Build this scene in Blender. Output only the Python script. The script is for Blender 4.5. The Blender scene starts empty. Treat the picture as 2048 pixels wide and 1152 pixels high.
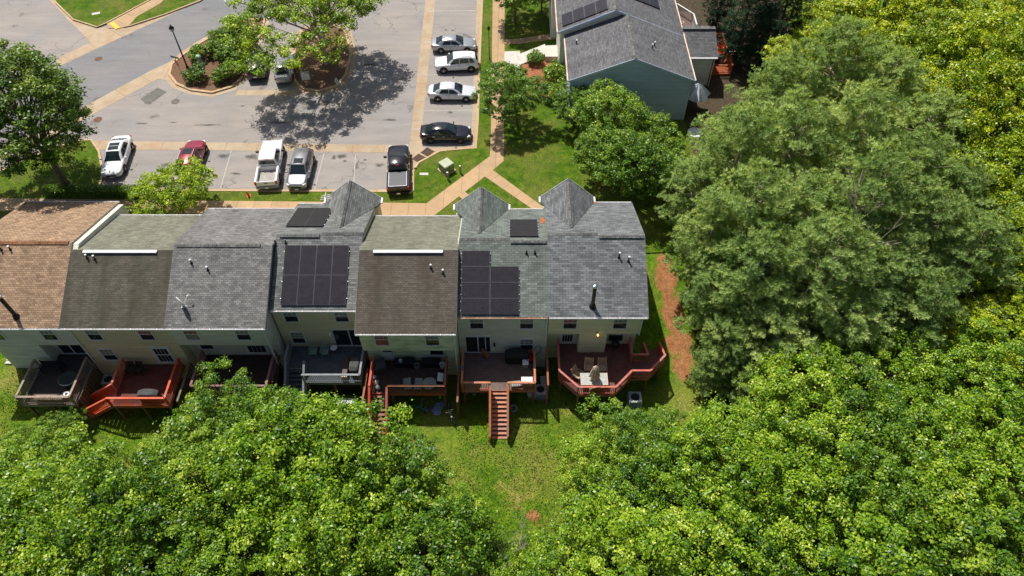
import bpy, math, random
import numpy as np
from mathutils import Vector, Matrix, noise as mnoise

rnd = random.Random(7)
scene = bpy.context.scene
COL = scene.collection
D2R = math.radians

# ------------------------------------------------------------------ survey
# The plan was surveyed from the photograph: G() turns a measured point on a
# level of height z into plan coordinates, W() a point on a wall at depth Y.
CAMH, PITCH, FPX = 45.0, D2R(51.3), 1450.0
sP, cP = math.sin(PITCH), math.cos(PITCH)


def ray(u, v):
    a = 576.0 - v
    return (u - 1024.0, a * sP + FPX * cP, a * cP - FPX * sP)


def G(u, v, z=0.0):
    d = ray(u, v)
    t = (z - CAMH) / d[2]
    return (d[0] * t, d[1] * t)


def G3(u, v, z=0.0):
    return G(u, v, z) + (z,)


def W(u, v, Y):
    d = ray(u, v)
    t = Y / d[1]
    return (d[0] * t, CAMH + d[2] * t)


def smooth(a, b, x):
    t = min(1.0, max(0.0, (x - a) / (b - a)))
    return t * t * (3 - 2 * t)


def terrain_h(x, y):
    h = -2.1 * (1 - smooth(29.2, 39.5, y)) - 0.7 * (1 - smooth(6, 24, y))
    k = 1 - smooth(36, 39.5, y)
    if x > 26:
        k = max(k, smooth(26, 34, x))
    h += k * 0.10 * mnoise.noise(Vector((x * .35, y * .35, 3.1)))
    if x > 30 or x < -60:
        h += 0
    return h


# ------------------------------------------------------------------ objects
ORG = {}


def S(r, g, b, k=1.0):
    def f(c):
        c /= 255.0
        return (c / 12.92 if c <= .04045 else ((c + .055) / 1.055) ** 2.4) * k
    return (f(r), f(g), f(b), 1.0)


def thing(name, label, cat, loc=(0, 0, 0), group=None):
    o = bpy.data.objects.new(name, None)
    o.empty_display_size = .3
    COL.objects.link(o)
    o.location = loc
    o['label'] = label
    o['category'] = cat
    if group:
        o['group'] = group
    ORG[o.name] = Vector(loc)
    return o


def root_of(o):
    while o.parent:
        o = o.parent
    return o


class MB:
    def __init__(self):
        self.v = []
        self.f = []

    def add(self, vs, fs):
        n = len(self.v)
        self.v += [tuple(p) for p in vs]
        self.f += [[i + n for i in f] for f in fs]
        return self

    def poly(self, pts):
        return self.add(pts, [list(range(len(pts)))])

    def box(self, x0, y0, z0, x1, y1, z1):
        x0, x1 = min(x0, x1), max(x0, x1)
        y0, y1 = min(y0, y1), max(y0, y1)
        z0, z1 = min(z0, z1), max(z0, z1)
        return self.add([(x0, y0, z0), (x1, y0, z0), (x1, y1, z0), (x0, y1, z0), (x0, y0, z1), (x1, y0, z1), (x1, y1, z1), (x0, y1, z1)],
                        [[0, 3, 2, 1], [4, 5, 6, 7], [0, 1, 5, 4], [1, 2, 6, 5], [2, 3, 7, 6], [3, 0, 4, 7]])

    def obb(self, c, s, rz=0, m=None):
        M = m if m else Matrix.Rotation(rz, 3, 'Z')
        vs = []
        for dz in (-.5, .5):
            for dx, dy in ((-.5, -.5), (.5, -.5), (.5, .5), (-.5, .5)):
                vs.append(Vector(c) + M @ Vector((dx * s[0], dy * s[1], dz * s[2])))
        return self.add(vs, [[0, 3, 2, 1], [4, 5, 6, 7], [0, 1, 5, 4], [1, 2, 6, 5], [2, 3, 7, 6], [3, 0, 4, 7]])

    def bar(self, p, q, w, h=None):
        h = h or w
        p, q = Vector(p), Vector(q)
        d = (q - p)
        if d.length < 1e-6:
            return self
        d.normalize()
        side = Vector((0, 0, 1)).cross(d)
        if side.length < 1e-3:
            side = Vector((1, 0, 0))
        side.normalize()
        up = d.cross(side)
        vs = []
        for c in (p, q):
            for a, b in ((-1, -1), (1, -1), (1, 1), (-1, 1)):
                vs.append(c + side * a * w / 2 + up * b * h / 2)
        return self.add(vs, [[0, 1, 2, 3], [7, 6, 5, 4], [4, 5, 1, 0], [5, 6, 2, 1], [6, 7, 3, 2], [7, 4, 0, 3]])

    def tube(self, p, q, r0, r1=None, n=8, cap=True):
        r1 = r0 if r1 is None else r1
        p, q = Vector(p), Vector(q)
        d = (q - p).normalized()
        a = d.cross(Vector((0, 0, 1)))
        if a.length < 1e-3:
            a = Vector((1, 0, 0))
        a.normalize()
        b = d.cross(a)
        vs = []
        for c, r in ((p, r0), (q, r1)):
            for i in range(n):
                t = 2 * math.pi * i / n
                vs.append(c + a * math.cos(t) * r + b * math.sin(t) * r)
        fs = [[i, i + n, (i + 1) % n + n, (i + 1) % n] for i in range(n)]
        if cap:
            fs += [list(range(n)), list(range(2 * n - 1, n - 1, -1))]
        return self.add(vs, fs)

    def path(self, pts, r, n=8):
        for a, b in zip(pts[:-1], pts[1:]):
            self.tube(a, b, r, r, n)
        return self

    def lathe(self, prof, c=(0, 0, 0), n=20, cap=True):
        vs = []
        for r, z in prof:
            for i in range(n):
                t = 2 * math.pi * i / n
                vs.append((c[0] + r * math.cos(t), c[1] + r * math.sin(t), c[2] + z))
        fs = []
        for k in range(len(prof) - 1):
            for i in range(n):
                fs.append([k * n + i, k * n + (i + 1) % n, (k + 1) * n + (i + 1) % n, (k + 1) * n + i])
        if cap:
            fs.append(list(range(n - 1, -1, -1)))
            m = (len(prof) - 1) * n
            fs.append([m + i for i in range(n)])
        return self.add(vs, fs)

    def prism(self, poly, z0, z1):
        A = sum(poly[i][0] * poly[(i + 1) % len(poly)][1] - poly[(i + 1) % len(poly)][0] * poly[i][1] for i in range(len(poly)))
        p = list(poly) if A > 0 else list(poly)[::-1]
        n = len(p)
        vs = [(a[0], a[1], z0) for a in p] + [(a[0], a[1], z1) for a in p]
        fs = [list(range(n - 1, -1, -1)), list(range(n, 2 * n))]
        fs += [[i, (i + 1) % n, (i + 1) % n + n, i + n] for i in range(n)]
        return self.add(vs, fs)

    def sheet(self, poly, z):
        A = sum(poly[i][0] * poly[(i + 1) % len(poly)][1] - poly[(i + 1) % len(poly)][0] * poly[i][1] for i in range(len(poly)))
        p = list(poly) if A > 0 else list(poly)[::-1]
        return self.poly([(a[0], a[1], z) for a in p])

    def ribbon(self, line, o0, o1, z0, z1, closed=False):
        """a strip between two offsets of a plan polyline, from z0 to z1"""
        n = len(line)
        L = []
        for i in range(n):
            if closed:
                a, b = line[i - 1], line[(i + 1) % n]
            else:
                a, b = line[max(0, i - 1)], line[min(n - 1, i + 1)]
            d = Vector((b[0] - a[0], b[1] - a[1]))
            d.normalize()
            L.append((Vector(line[i][:2]), Vector((-d.y, d.x))))
        m = n if closed else n - 1
        for i in range(m):
            (p, np_), (q, nq) = L[i], L[(i + 1) % n]
            c = [p + np_ * o0, q + nq * o0, q + nq * o1, p + np_ * o1]
            if z1 - z0 < 1e-4:
                self.sheet([tuple(k) for k in c], z1)
            else:
                self.prism([tuple(k) for k in c], z0, z1)
        return self

    def loft(self, secs, caps=True, closed=True):
        n = len(secs[0])
        b = len(self.v)
        for s in secs:
            self.v += [tuple(p) for p in s]
        for k in range(len(secs) - 1):
            for i in range(n if closed else n - 1):
                j = (i + 1) % n
                self.f.append([b + k * n + i, b + k * n + j, b + (k + 1) * n + j, b + (k + 1) * n + i])
        if caps:
            self.f.append([b + i for i in range(n)][::-1])
            self.f.append([b + (len(secs) - 1) * n + i for i in range(n)])
        return self

    def build(self, name, mat, parent=None, smooth=False, bev=0.0, uvrot=0.0, label=None):
        me = bpy.data.meshes.new(name)
        org = Vector((0, 0, 0))
        if parent is not None:
            org = ORG.get(root_of(parent).name, org)
        me.from_pydata([(p[0] - org.x, p[1] - org.y, p[2] - org.z) for p in self.v], [], self.f)
        uv = me.uv_layers.new(name='UVMap')
        cr, sr = math.cos(uvrot), math.sin(uvrot)
        Z = Vector((0, 0, 1))
        data = uv.data
        for pl in me.polygons:
            nrm = pl.normal
            if abs(nrm.z) > .995:
                ux, vx = Vector((cr, sr, 0)), Vector((-sr, cr, 0))
            else:
                ux = Z.cross(nrm)
                ux.normalize()
                vx = nrm.cross(ux)
            for li in pl.loop_indices:
                co = Vector(self.v[me.loops[li].vertex_index])
                data[li].uv = (co.dot(ux), co.dot(vx))
        if smooth:
            me.polygons.foreach_set('use_smooth', [True] * len(me.polygons))
        me.materials.append(mat)
        o = bpy.data.objects.new(name, me)
        COL.objects.link(o)
        if parent is not None:
            o.parent = parent
        if bev:
            m = o.modifiers.new('bevel', 'BEVEL')
            m.width = bev
            m.segments = 2
            m.limit_method = 'ANGLE'
        if label:
            o['label'] = label
        return o


def tag(o, label=None, cat=None, group=None, kind=None):
    for k, v in (('label', label), ('category', cat), ('group', group), ('kind', kind)):
        if v:
            o[k] = v
    return o


def copy_tree(o, parent=None):
    c = o.copy()
    COL.objects.link(c)
    if parent is not None:
        c.parent = parent
    for ch in list(o.children):
        copy_tree(ch, c)
    return c


# ------------------------------------------------------------------ materials
def nt(name):
    m = bpy.data.materials.new(name)
    m.use_nodes = True
    t = m.node_tree
    return m, t, t.nodes, t.links, t.nodes['Principled BSDF']


def setp(b, **k):
    for a, v in k.items():
        b.inputs[a.replace('_', ' ')].default_value = v


def uvnode(N):
    return N.new('ShaderNodeUVMap').outputs['UV'] if False else N.new('ShaderNodeTexCoord').outputs['UV']


def mathn(N, L, op, a, b=None, c=None):
    n = N.new('ShaderNodeMath')
    n.operation = op
    for i, x in enumerate((a, b, c)):
        if x is None:
            continue
        if isinstance(x, (int, float)):
            n.inputs[i].default_value = x
        else:
            L.new(x, n.inputs[i])
    return n.outputs[0]


def noisen(N, L, vec, scale, detail=4, rough=.55, dist=0.0):
    n = N.new('ShaderNodeTexNoise')
    n.inputs['Scale'].default_value = scale
    n.inputs['Detail'].default_value = detail
    n.inputs['Roughness'].default_value = rough
    n.inputs['Distortion'].default_value = dist
    if vec is not None:
        L.new(vec, n.inputs['Vector'])
    return n.outputs['Fac']


def rampn(N, L, fac, stops):
    r = N.new('ShaderNodeValToRGB')
    el = r.color_ramp.elements
    while len(el) > 1:
        el.remove(el[0])
    for i, (p, c) in enumerate(stops):
        e = el[0] if i == 0 else el.new(p)
        e.position = p
        e.color = c if len(c) == 4 else tuple(c) + (1,)
    L.new(fac, r.inputs[0])
    return r.outputs[0]


def mixn(N, L, fac, a, b, mode='MIX'):
    n = N.new('ShaderNodeMix')
    n.data_type = 'RGBA'
    n.blend_type = mode
    for sock, x in ((n.inputs[0], fac), (n.inputs[6], a), (n.inputs[7], b)):
        if isinstance(x, (int, float)):
            sock.default_value = x
        elif isinstance(x, tuple):
            sock.default_value = x
        else:
            L.new(x, sock)
    return n.outputs[2]


def scalevec(N, L, vec, s):
    m = N.new('ShaderNodeMapping')
    m.inputs['Scale'].default_value = s
    L.new(vec, m.inputs['Vector'])
    return m.outputs[0]


def bumpn(N, L, b, h, strength=.3, dist=.02):
    n = N.new('ShaderNodeBump')
    n.inputs['Strength'].default_value = strength
    n.inputs['Distance'].default_value = dist
    L.new(h, n.inputs['Height'])
    L.new(n.outputs[0], b.inputs['Normal'])


def grey(f):
    return (f, f, f, 1)


def pm(name, col, rough=.6, var=.18, scale=6.0, metallic=0.0, coat=0.0, spec=.4, bump=0.0, dirt=None):
    """a plain painted or solid material with some real unevenness"""
    m, t, N, L, b = nt(name)
    oc = N.new('ShaderNodeTexCoord').outputs['Object']
    f = noisen(N, L, oc, scale, 5)
    lo = tuple(c * (1 - var) for c in col[:3]) + (1,)
    hi = tuple(min(1, c * (1 + var)) for c in col[:3]) + (1,)
    c = rampn(N, L, f, [(.3, lo), (.7, hi)])
    if dirt:
        f2 = noisen(N, L, oc, scale * .35, 6, .7)
        c = mixn(N, L, mathn(N, L, 'MULTIPLY', rampn(N, L, f2, [(.5, grey(0)), (.7, grey(1))]), .7), c, dirt)
    L.new(c, b.inputs['Base Color'])
    setp(b, Roughness=rough, Metallic=metallic)
    b.inputs['Coat Weight'].default_value = coat
    b.inputs['Coat Roughness'].default_value = .06
    b.inputs['Specular IOR Level'].default_value = spec
    if bump:
        bumpn(N, L, b, noisen(N, L, oc, scale * 6, 3), bump, .01)
    return m


def shingle(name, c1, c2, mortar, row=.15, wid=.30, stain=None, moss=0.0, squash=1.0):
    m, t, N, L, b = nt(name)
    uv = uvnode(N)
    br = N.new('ShaderNodeTexBrick')
    br.offset = .5
    br.inputs['Color1'].default_value = c1
    br.inputs['Color2'].default_value = c2
    br.inputs['Mortar'].default_value = mortar
    br.inputs['Scale'].default_value = 1
    br.inputs['Mortar Size'].default_value = .011
    br.inputs['Mortar Smooth'].default_value = .4
    br.inputs['Bias'].default_value = 0
    br.inputs['Brick Width'].default_value = wid
    br.inputs['Row Height'].default_value = row
    # jitter so that the tabs are not a perfect grid
    jit = N.new('ShaderNodeTexNoise')
    jit.inputs['Scale'].default_value = 1.3
    L.new(uv, jit.inputs['Vector'])
    sub = N.new('ShaderNodeVectorMath')
    sub.operation = 'MULTIPLY_ADD'
    sub.inputs[1].default_value = (.07, .035, 0)
    L.new(jit.outputs['Color'], sub.inputs[0])
    L.new(uv, sub.inputs[2])
    L.new(sub.outputs[0], br.inputs['Vector'])
    col = br.outputs['Color']
    # random tab lengths: a second, coarser brick lightens or darkens
    br2 = N.new('ShaderNodeTexBrick')
    br2.offset = .37
    for k, v in (('Color1', grey(.78)), ('Color2', grey(1.25)), ('Mortar', grey(1.0))):
        br2.inputs[k].default_value = v
    br2.inputs['Scale'].default_value = 1
    br2.inputs['Mortar Size'].default_value = 0
    br2.inputs['Brick Width'].default_value = wid * 1.7
    br2.inputs['Row Height'].default_value = row
    L.new(uv, br2.inputs['Vector'])
    col = mixn(N, L, .75, col, br2.outputs['Color'], 'MULTIPLY')
    fine = noisen(N, L, uv, 38, 3, .7)
    col = mixn(N, L, 1.0, col, rampn(N, L, fine, [(.25, grey(.72)), (.75, grey(1.22))]), 'MULTIPLY')
    big = noisen(N, L, scalevec(N, L, uv, (.9, .18, 1)), 1.0, 4, .6)
    if stain:
        col = mixn(N, L, rampn(N, L, big, [(.42, grey(0)), (.68, grey(.75))]), col, stain)
    else:
        col = mixn(N, L, 1.0, col, rampn(N, L, big, [(.3, grey(.8)), (.7, grey(1.14))]), 'MULTIPLY')
    if moss:
        mo = noisen(N, L, scalevec(N, L, uv, (1.3, .35, 1)), 1.1, 5, .65)
        col = mixn(N, L, rampn(N, L, mo, [(.5, grey(0)), (.72, grey(moss))]), col, (.07, .10, .055, 1))
    L.new(col, b.inputs['Base Color'])
    setp(b, Roughness=.88)
    b.inputs['Specular IOR Level'].default_value = .25
    # each course laps over the one below
    sep = N.new('ShaderNodeSeparateXYZ')
    L.new(sub.outputs[0], sep.inputs[0])
    saw = mathn(N, L, 'FRACT', mathn(N, L, 'DIVIDE', sep.outputs['Y'], row))
    h = mathn(N, L, 'ADD', mathn(N, L, 'MULTIPLY', saw, -.7), mathn(N, L, 'MULTIPLY', fine, .5))
    bumpn(N, L, b, h, .5, .012)
    return m


def siding(name, col, board=.125, mildew=None, amount=.5):
    m, t, N, L, b = nt(name)
    uv = uvnode(N)
    sep = N.new('ShaderNodeSeparateXYZ')
    L.new(uv, sep.inputs[0])
    saw = mathn(N, L, 'FRACT', mathn(N, L, 'DIVIDE', sep.outputs['Y'], board))
    n1 = noisen(N, L, scalevec(N, L, uv, (.5, 3, 1)), 1.0, 5, .6)
    lo = tuple(c * .86 for c in col[:3]) + (1,)
    hi = tuple(min(1, c * 1.08) for c in col[:3]) + (1,)
    c = rampn(N, L, n1, [(.3, lo), (.7, hi)])
    row = N.new('ShaderNodeTexWhiteNoise')
    row.noise_dimensions = '1D'
    L.new(mathn(N, L, 'FLOOR', mathn(N, L, 'DIVIDE', sep.outputs['Y'], board)), row.inputs['W'])
    c = mixn(N, L, 1.0, c, rampn(N, L, row.outputs[0], [(0, grey(.93)), (1, grey(1.05))]), 'MULTIPLY')
    if mildew:
        n2 = noisen(N, L, scalevec(N, L, uv, (.7, 2.5, 1)), 1.2, 6, .7)
        c = mixn(N, L, rampn(N, L, n2, [(.45, grey(0)), (.7, grey(amount))]), c, mildew)
    lap_shade = rampn(N, L, saw, [(0, grey(.55)), (.09, grey(.6)), (.13, grey(1))])  # shade under each lap, painted into the siding as dark lines
    c = mixn(N, L, 1.0, c, lap_shade, 'MULTIPLY')
    L.new(c, b.inputs['Base Color'])
    setp(b, Roughness=.6)
    bumpn(N, L, b, mathn(N, L, 'MULTIPLY', saw, -1), .5, .012)
    return m


def asphalt(name, col, warm):
    m, t, N, L, b = nt(name)
    oc = N.new('ShaderNodeTexCoord').outputs['Object']
    fine = noisen(N, L, oc, 16, 4, .75)
    big = noisen(N, L, oc, .22, 5, .6)
    streak = noisen(N, L, scalevec(N, L, oc, (.16, 1.2, 1)), 1.0, 5, .65)
    c = mixn(N, L, rampn(N, L, big, [(.35, grey(0)), (.65, grey(1))]), col, warm)
    c = mixn(N, L, 1.0, c, rampn(N, L, streak, [(.3, grey(.86)), (.72, grey(1.08))]), 'MULTIPLY')
    c = mixn(N, L, 1.0, c, rampn(N, L, fine, [(.3, grey(.66)), (.7, grey(1.3))]), 'MULTIPLY')
    # fine cracks
    vo = N.new('ShaderNodeTexVoronoi')
    vo.feature = 'DISTANCE_TO_EDGE'
    vo.inputs['Scale'].default_value = .28
    wob = N.new('ShaderNodeVectorMath')
    wob.operation = 'MULTIPLY_ADD'
    wn = N.new('ShaderNodeTexNoise')
    wn.inputs['Scale'].default_value = .9
    L.new(oc, wn.inputs['Vector'])
    wob.inputs[1].default_value = (2.2, 2.2, 0)
    L.new(wn.outputs['Color'], wob.inputs[0])
    L.new(oc, wob.inputs[2])
    L.new(wob.outputs[0], vo.inputs['Vector'])
    gate = rampn(N, L, noisen(N, L, oc, .13, 3), [(.5, grey(0)), (.6, grey(.6))])
    crack = rampn(N, L, vo.outputs['Distance'], [(0, grey(1)), (.008, grey(.7)), (.016, grey(0))])
    c = mixn(N, L, mathn(N, L, 'MULTIPLY', crack, gate), c, (.06, .055, .05, 1))
    # oil spots
    sp = N.new('ShaderNodeTexVoronoi')
    sp.inputs['Scale'].default_value = .33
    L.new(wob.outputs[0], sp.inputs['Vector'])
    spot = rampn(N, L, mathn(N, L, 'ADD', sp.outputs['Distance'], mathn(N, L, 'MULTIPLY', noisen(N, L, oc, 3, 5, .7), .3)), [(.18, grey(.6)), (.32, grey(0))])
    c = mixn(N, L, spot, c, (.075, .065, .06, 1))
    L.new(c, b.inputs['Base Color'])
    setp(b, Roughness=.9)
    b.inputs['Specular IOR Level'].default_value = .25
    bumpn(N, L, b, fine, .35, .01)
    return m


def concrete(name, col, joint=1.5, width=99.0, stain=S(184, 146, 104)):
    m, t, N, L, b = nt(name)
    uv = uvnode(N)
    n1 = noisen(N, L, uv, 1.1, 6, .65)
    n2 = noisen(N, L, uv, 22, 3, .7)
    lo = tuple(c * .84 for c in col[:3]) + (1,)
    hi = tuple(min(1, c * 1.1) for c in col[:3]) + (1,)
    c = rampn(N, L, n1, [(.3, lo), (.7, hi)])
    c = mixn(N, L, rampn(N, L, noisen(N, L, uv, .5, 5, .7), [(.46, grey(0)), (.72, grey(.55))]), c, stain)
    c = mixn(N, L, 1.0, c, rampn(N, L, n2, [(.3, grey(.86)), (.7, grey(1.1))]), 'MULTIPLY')
    br = N.new('ShaderNodeTexBrick')
    br.offset = 0
    br.inputs['Scale'].default_value = 1
    br.inputs['Brick Width'].default_value = joint
    br.inputs['Row Height'].default_value = width
    br.inputs['Mortar Size'].default_value = .018
    br.inputs['Mortar Smooth'].default_value = .2
    for k, v in (('Color1', grey(.94)), ('Color2', grey(1.05)), ('Mortar', grey(.42))):
        br.inputs[k].default_value = v
    L.new(uv, br.inputs['Vector'])
    c = mixn(N, L, 1.0, c, br.outputs['Color'], 'MULTIPLY')
    L.new(c, b.inputs['Base Color'])
    setp(b, Roughness=.85)
    bumpn(N, L, b, n2, .2, .006)
    return m


def grass_mat(name, attr=False, gk=1.0):
    m, t, N, L, b = nt(name)
    oc = N.new('ShaderNodeTexCoord').outputs['Object']
    fine = noisen(N, L, oc, 9, 6, .8)
    mid = noisen(N, L, oc, 1.6, 6, .7, .6)
    big = noisen(N, L, oc, .3, 5, .6)
    green = rampn(N, L, mid, [(.3, (.035, .11, .005, 1)), (.5, (.106, .215, .008, 1)), (.7, (.225, .31, .018, 1))])
    dry = rampn(N, L, fine, [(.3, (.20, .18, .030, 1)), (.7, (.42, .35, .11, 1))])
    c = mixn(N, L, rampn(N, L, big, [(.42, grey(0)), (.7, grey(.6))]), green, dry)
    if attr:
        at = N.new('ShaderNodeAttribute')
        at.attribute_name = 'soil'
        sep = N.new('ShaderNodeSeparateColor')
        L.new(at.outputs['Color'], sep.inputs[0])
        clay = rampn(N, L, noisen(N, L, oc, 2.4, 6, .7), [(.3, (.30, .12, .045, 1)), (.7, (.52, .25, .11, 1))])
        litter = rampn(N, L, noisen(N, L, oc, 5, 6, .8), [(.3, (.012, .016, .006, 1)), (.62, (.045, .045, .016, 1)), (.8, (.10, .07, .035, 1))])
        wob = mathn(N, L, 'MULTIPLY', mathn(N, L, 'SUBTRACT', noisen(N, L, oc, 1.3, 6, .75), .5), 1.3)
        k = rampn(N, L, mathn(N, L, 'ADD', sep.outputs[0], wob), [(.42, grey(0)), (.62, grey(1))])
        c = mixn(N, L, mathn(N, L, 'MULTIPLY', k, rampn(N, L, sep.outputs[0], [(.02, grey(0)), (.12, grey(1))])), c, clay)
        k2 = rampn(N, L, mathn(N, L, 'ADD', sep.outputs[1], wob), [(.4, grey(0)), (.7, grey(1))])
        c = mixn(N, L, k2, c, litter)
        k3 = rampn(N, L, mathn(N, L, 'ADD', sep.outputs[2], wob), [(.4, grey(0)), (.75, grey(.85))])
        c = mixn(N, L, mathn(N, L, 'MULTIPLY', k3, rampn(N, L, sep.outputs[2], [(.02, grey(0)), (.12, grey(1))])), c, dry)
    c = mixn(N, L, 1.0, c, rampn(N, L, fine, [(.34, grey(.42 * gk)), (.66, grey(1.45 * gk))]), 'MULTIPLY')
    L.new(c, b.inputs['Base Color'])
    setp(b, Roughness=.9)
    b.inputs['Specular IOR Level'].default_value = .15
    bumpn(N, L, b, noisen(N, L, oc, 14, 5, .8), .9, .06)
    return m


def leafmat(name, stops, transl=.20, rough=.40, spec=.42):
    m, t, N, L, b = nt(name)
    at = N.new('ShaderNodeAttribute')
    at.attribute_name = 'tone'
    oi = N.new('ShaderNodeObjectInfo')
    f = mathn(N, L, 'ADD', at.outputs['Fac'], mathn(N, L, 'MULTIPLY', mathn(N, L, 'SUBTRACT', oi.outputs['Random'], .5), .22))
    c = rampn(N, L, f, stops)
    L.new(c, b.inputs['Base Color'])
    setp(b, Roughness=rough)
    b.inputs['Specular IOR Level'].default_value = spec
    tr = N.new('ShaderNodeBsdfTranslucent')
    c2 = mixn(N, L, 1.0, c, (1.5, 1.35, .45, 1), 'MULTIPLY')
    L.new(c2, tr.inputs['Color'])
    mx = N.new('ShaderNodeMixShader')
    mx.inputs[0].default_value = transl
    L.new(b.outputs[0], mx.inputs[1])
    L.new(tr.outputs[0], mx.inputs[2])
    L.new(mx.outputs[0], N['Material Output'].inputs['Surface'])
    return m


def solar_mat():
    m, t, N, L, b = nt('solar_cells')
    uv = uvnode(N)
    br = N.new('ShaderNodeTexBrick')
    br.offset = 0
    br.inputs['Scale'].default_value = 1
    br.inputs['Brick Width'].default_value = .165
    br.inputs['Row Height'].default_value = .085
    br.inputs['Mortar Size'].default_value = .005
    for k, v in (('Color1', (.013, .012, .017, 1)), ('Color2', (.021, .019, .024, 1)), ('Mortar', (.05, .045, .052, 1))):
        br.inputs[k].default_value = v
    L.new(uv, br.inputs['Vector'])
    c = mixn(N, L, rampn(N, L, noisen(N, L, uv, 2.2, 5, .7), [(.4, grey(0)), (.8, grey(.35))]), br.outputs['Color'], (.06, .055, .055, 1))
    L.new(c, b.inputs['Base Color'])
    setp(b, Roughness=.3)
    b.inputs['Specular IOR Level'].default_value = .35
    return m


def weave(name, ca, cb, scale):
    m, t, N, L, b = nt(name)
    oc = N.new('ShaderNodeTexCoord').outputs['Object']
    f = noisen(N, L, oc, scale, 4, .7, 1.5)
    c = rampn(N, L, f, [(.42, ca), (.5, cb), (.58, ca)])
    L.new(c, b.inputs['Base Color'])
    setp(b, Roughness=.7)
    return m


def wood(name, col, gap=.0):
    """weathered or stained boards: grain along the UV u axis"""
    m, t, N, L, b = nt(name)
    oc = N.new('ShaderNodeTexCoord').outputs['Object']
    g = noisen(N, L, oc, 2.2, 6, .7)
    g2 = noisen(N, L, scalevec(N, L, oc, (1, 1, 1)), 17, 4, .75)
    lo = tuple(c * .62 for c in col[:3]) + (1,)
    hi = tuple(min(1, c * 1.22) for c in col[:3]) + (1,)
    c = rampn(N, L, g, [(.28, lo), (.72, hi)])
    c = mixn(N, L, 1.0, c, rampn(N, L, g2, [(.3, grey(.72)), (.7, grey(1.2))]), 'MULTIPLY')
    wear = rampn(N, L, noisen(N, L, oc, .9, 6, .7), [(.46, grey(0)), (.68, grey(.55))])
    gy = (sum(col[:3]) / 3 * .95,) * 3 + (1,)
    c = mixn(N, L, wear, c, gy)
    L.new(c, b.inputs['Base Color'])
    setp(b, Roughness=.72)
    b.inputs['Specular IOR Level'].default_value = .3
    bumpn(N, L, b, g2, .25, .006)
    return m


M = {}
M['asphalt'] = asphalt('pale_worn_asphalt', S(152, 148, 146, .9), S(166, 157, 149, .9))
M['road'] = asphalt('road_asphalt', S(136, 137, 139, .85), S(146, 143, 142, .85))
M['patch'] = pm('patched_asphalt', S(118, 116, 110, .8), .9, .3, 3)
M['stain'] = pm('oil_stain', S(96, 88, 80, .8), .8, .35, 3)
M['conc'] = concrete('warm_concrete', S(200, 168, 128, .8), 1.5)
M['pan'] = concrete('gutter_pan_concrete', S(190, 170, 142, .85), 3.0, 99, S(165, 120, 75))
M['kerb'] = concrete('kerb_concrete', S(204, 178, 142, .88), 3.0, 99, S(190, 130, 80))
M['whiteconc'] = pm('new_white_concrete', S(214, 208, 198, .82), .8, .12, 2)
M['paintline'] = pm('worn_white_paint', S(192, 186, 176, .85), .8, .3, 7)
M['yellowpad'] = pm('yellow_tactile', S(240, 196, 80, .9), .8, .15, 6)
M['grass'] = grass_mat('lawn_grass', False, .66)
M['ground'] = grass_mat('ground_grass_clay', True, .9)
M['mulch'] = pm('brown_mulch', S(128, 96, 72, .75), .95, .45, 9, bump=.6)
M['mulch2'] = pm('leaf_litter', S(92, 78, 58, .6), .95, .5, 5, bump=.6, dirt=S(62, 74, 40, .6))
M['redmulch'] = pm('red_mulch', S(176, 112, 78, .75), .95, .4, 7, bump=.6)
M['white'] = pm('white_aluminium', S(238, 236, 236), .45, .06, 2)
M['trim'] = pm('white_trim', S(214, 216, 214), .5, .08, 2)
M['dtrim'] = pm('dark_flashing', S(70, 74, 80), .5, .1, 2)
M['black'] = pm('black_metal', (.012, .012, .016, 1), .35, .2, 3)
M['rubber'] = pm('black_rubber', (.015, .015, .015, 1), .8, .2, 3)
M['chrome'] = pm('bright_metal', (.75, .75, .76, 1), .2, .08, 3, metallic=1.0)
M['steel'] = pm('grey_steel', (.32, .33, .34, 1), .4, .12, 3, metallic=.7)
M['rust'] = pm('rusty_iron', S(118, 84, 62, .8), .85, .35, 6)
M['glass'] = pm('window_glass', (.018, .024, .028, 1), .06, .2, 1, spec=.7)
M['carglass'] = pm('car_glass', (.012, .022, .026, 1), .05, .2, 1, spec=.7)
M['blind'] = pm('window_blind', S(150, 152, 140, .7), .5, .15, 2)
M['pink'] = pm('pink_reflection', S(178, 104, 88, .7), .7, .3, 3)  # reddish window reflection painted in as the pane's colour
M['solar'] = solar_mat()
M['panelframe'] = pm('panel_frame', S(120, 118, 126, .8), .4, .1, 2, metallic=.5)
M['redlamp'] = pm('red_lamp', (.45, .01, .012, 1), .2, .15, 6, coat=.6)
M['headlamp'] = pm('clear_lamp', (.62, .64, .66, 1), .12, .15, 6, coat=.8)
M['plate'] = pm('number_plate', S(225, 225, 220), .4, .1, 12)
# ------------------------------------------------------------------ ground


def pix(*pts, z=0.0):
    return [G(u, v, z) for u, v in pts]


SOIL = [  # x, y, rx, ry, clay, litter, dry
]


def spot(u, v, r, ry, clay=0, lit=0, dry=0, z=-2.0):
    x, y = G(u, v, z)
    SOIL.append((x, y, r, ry, clay, lit, dry))


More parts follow.
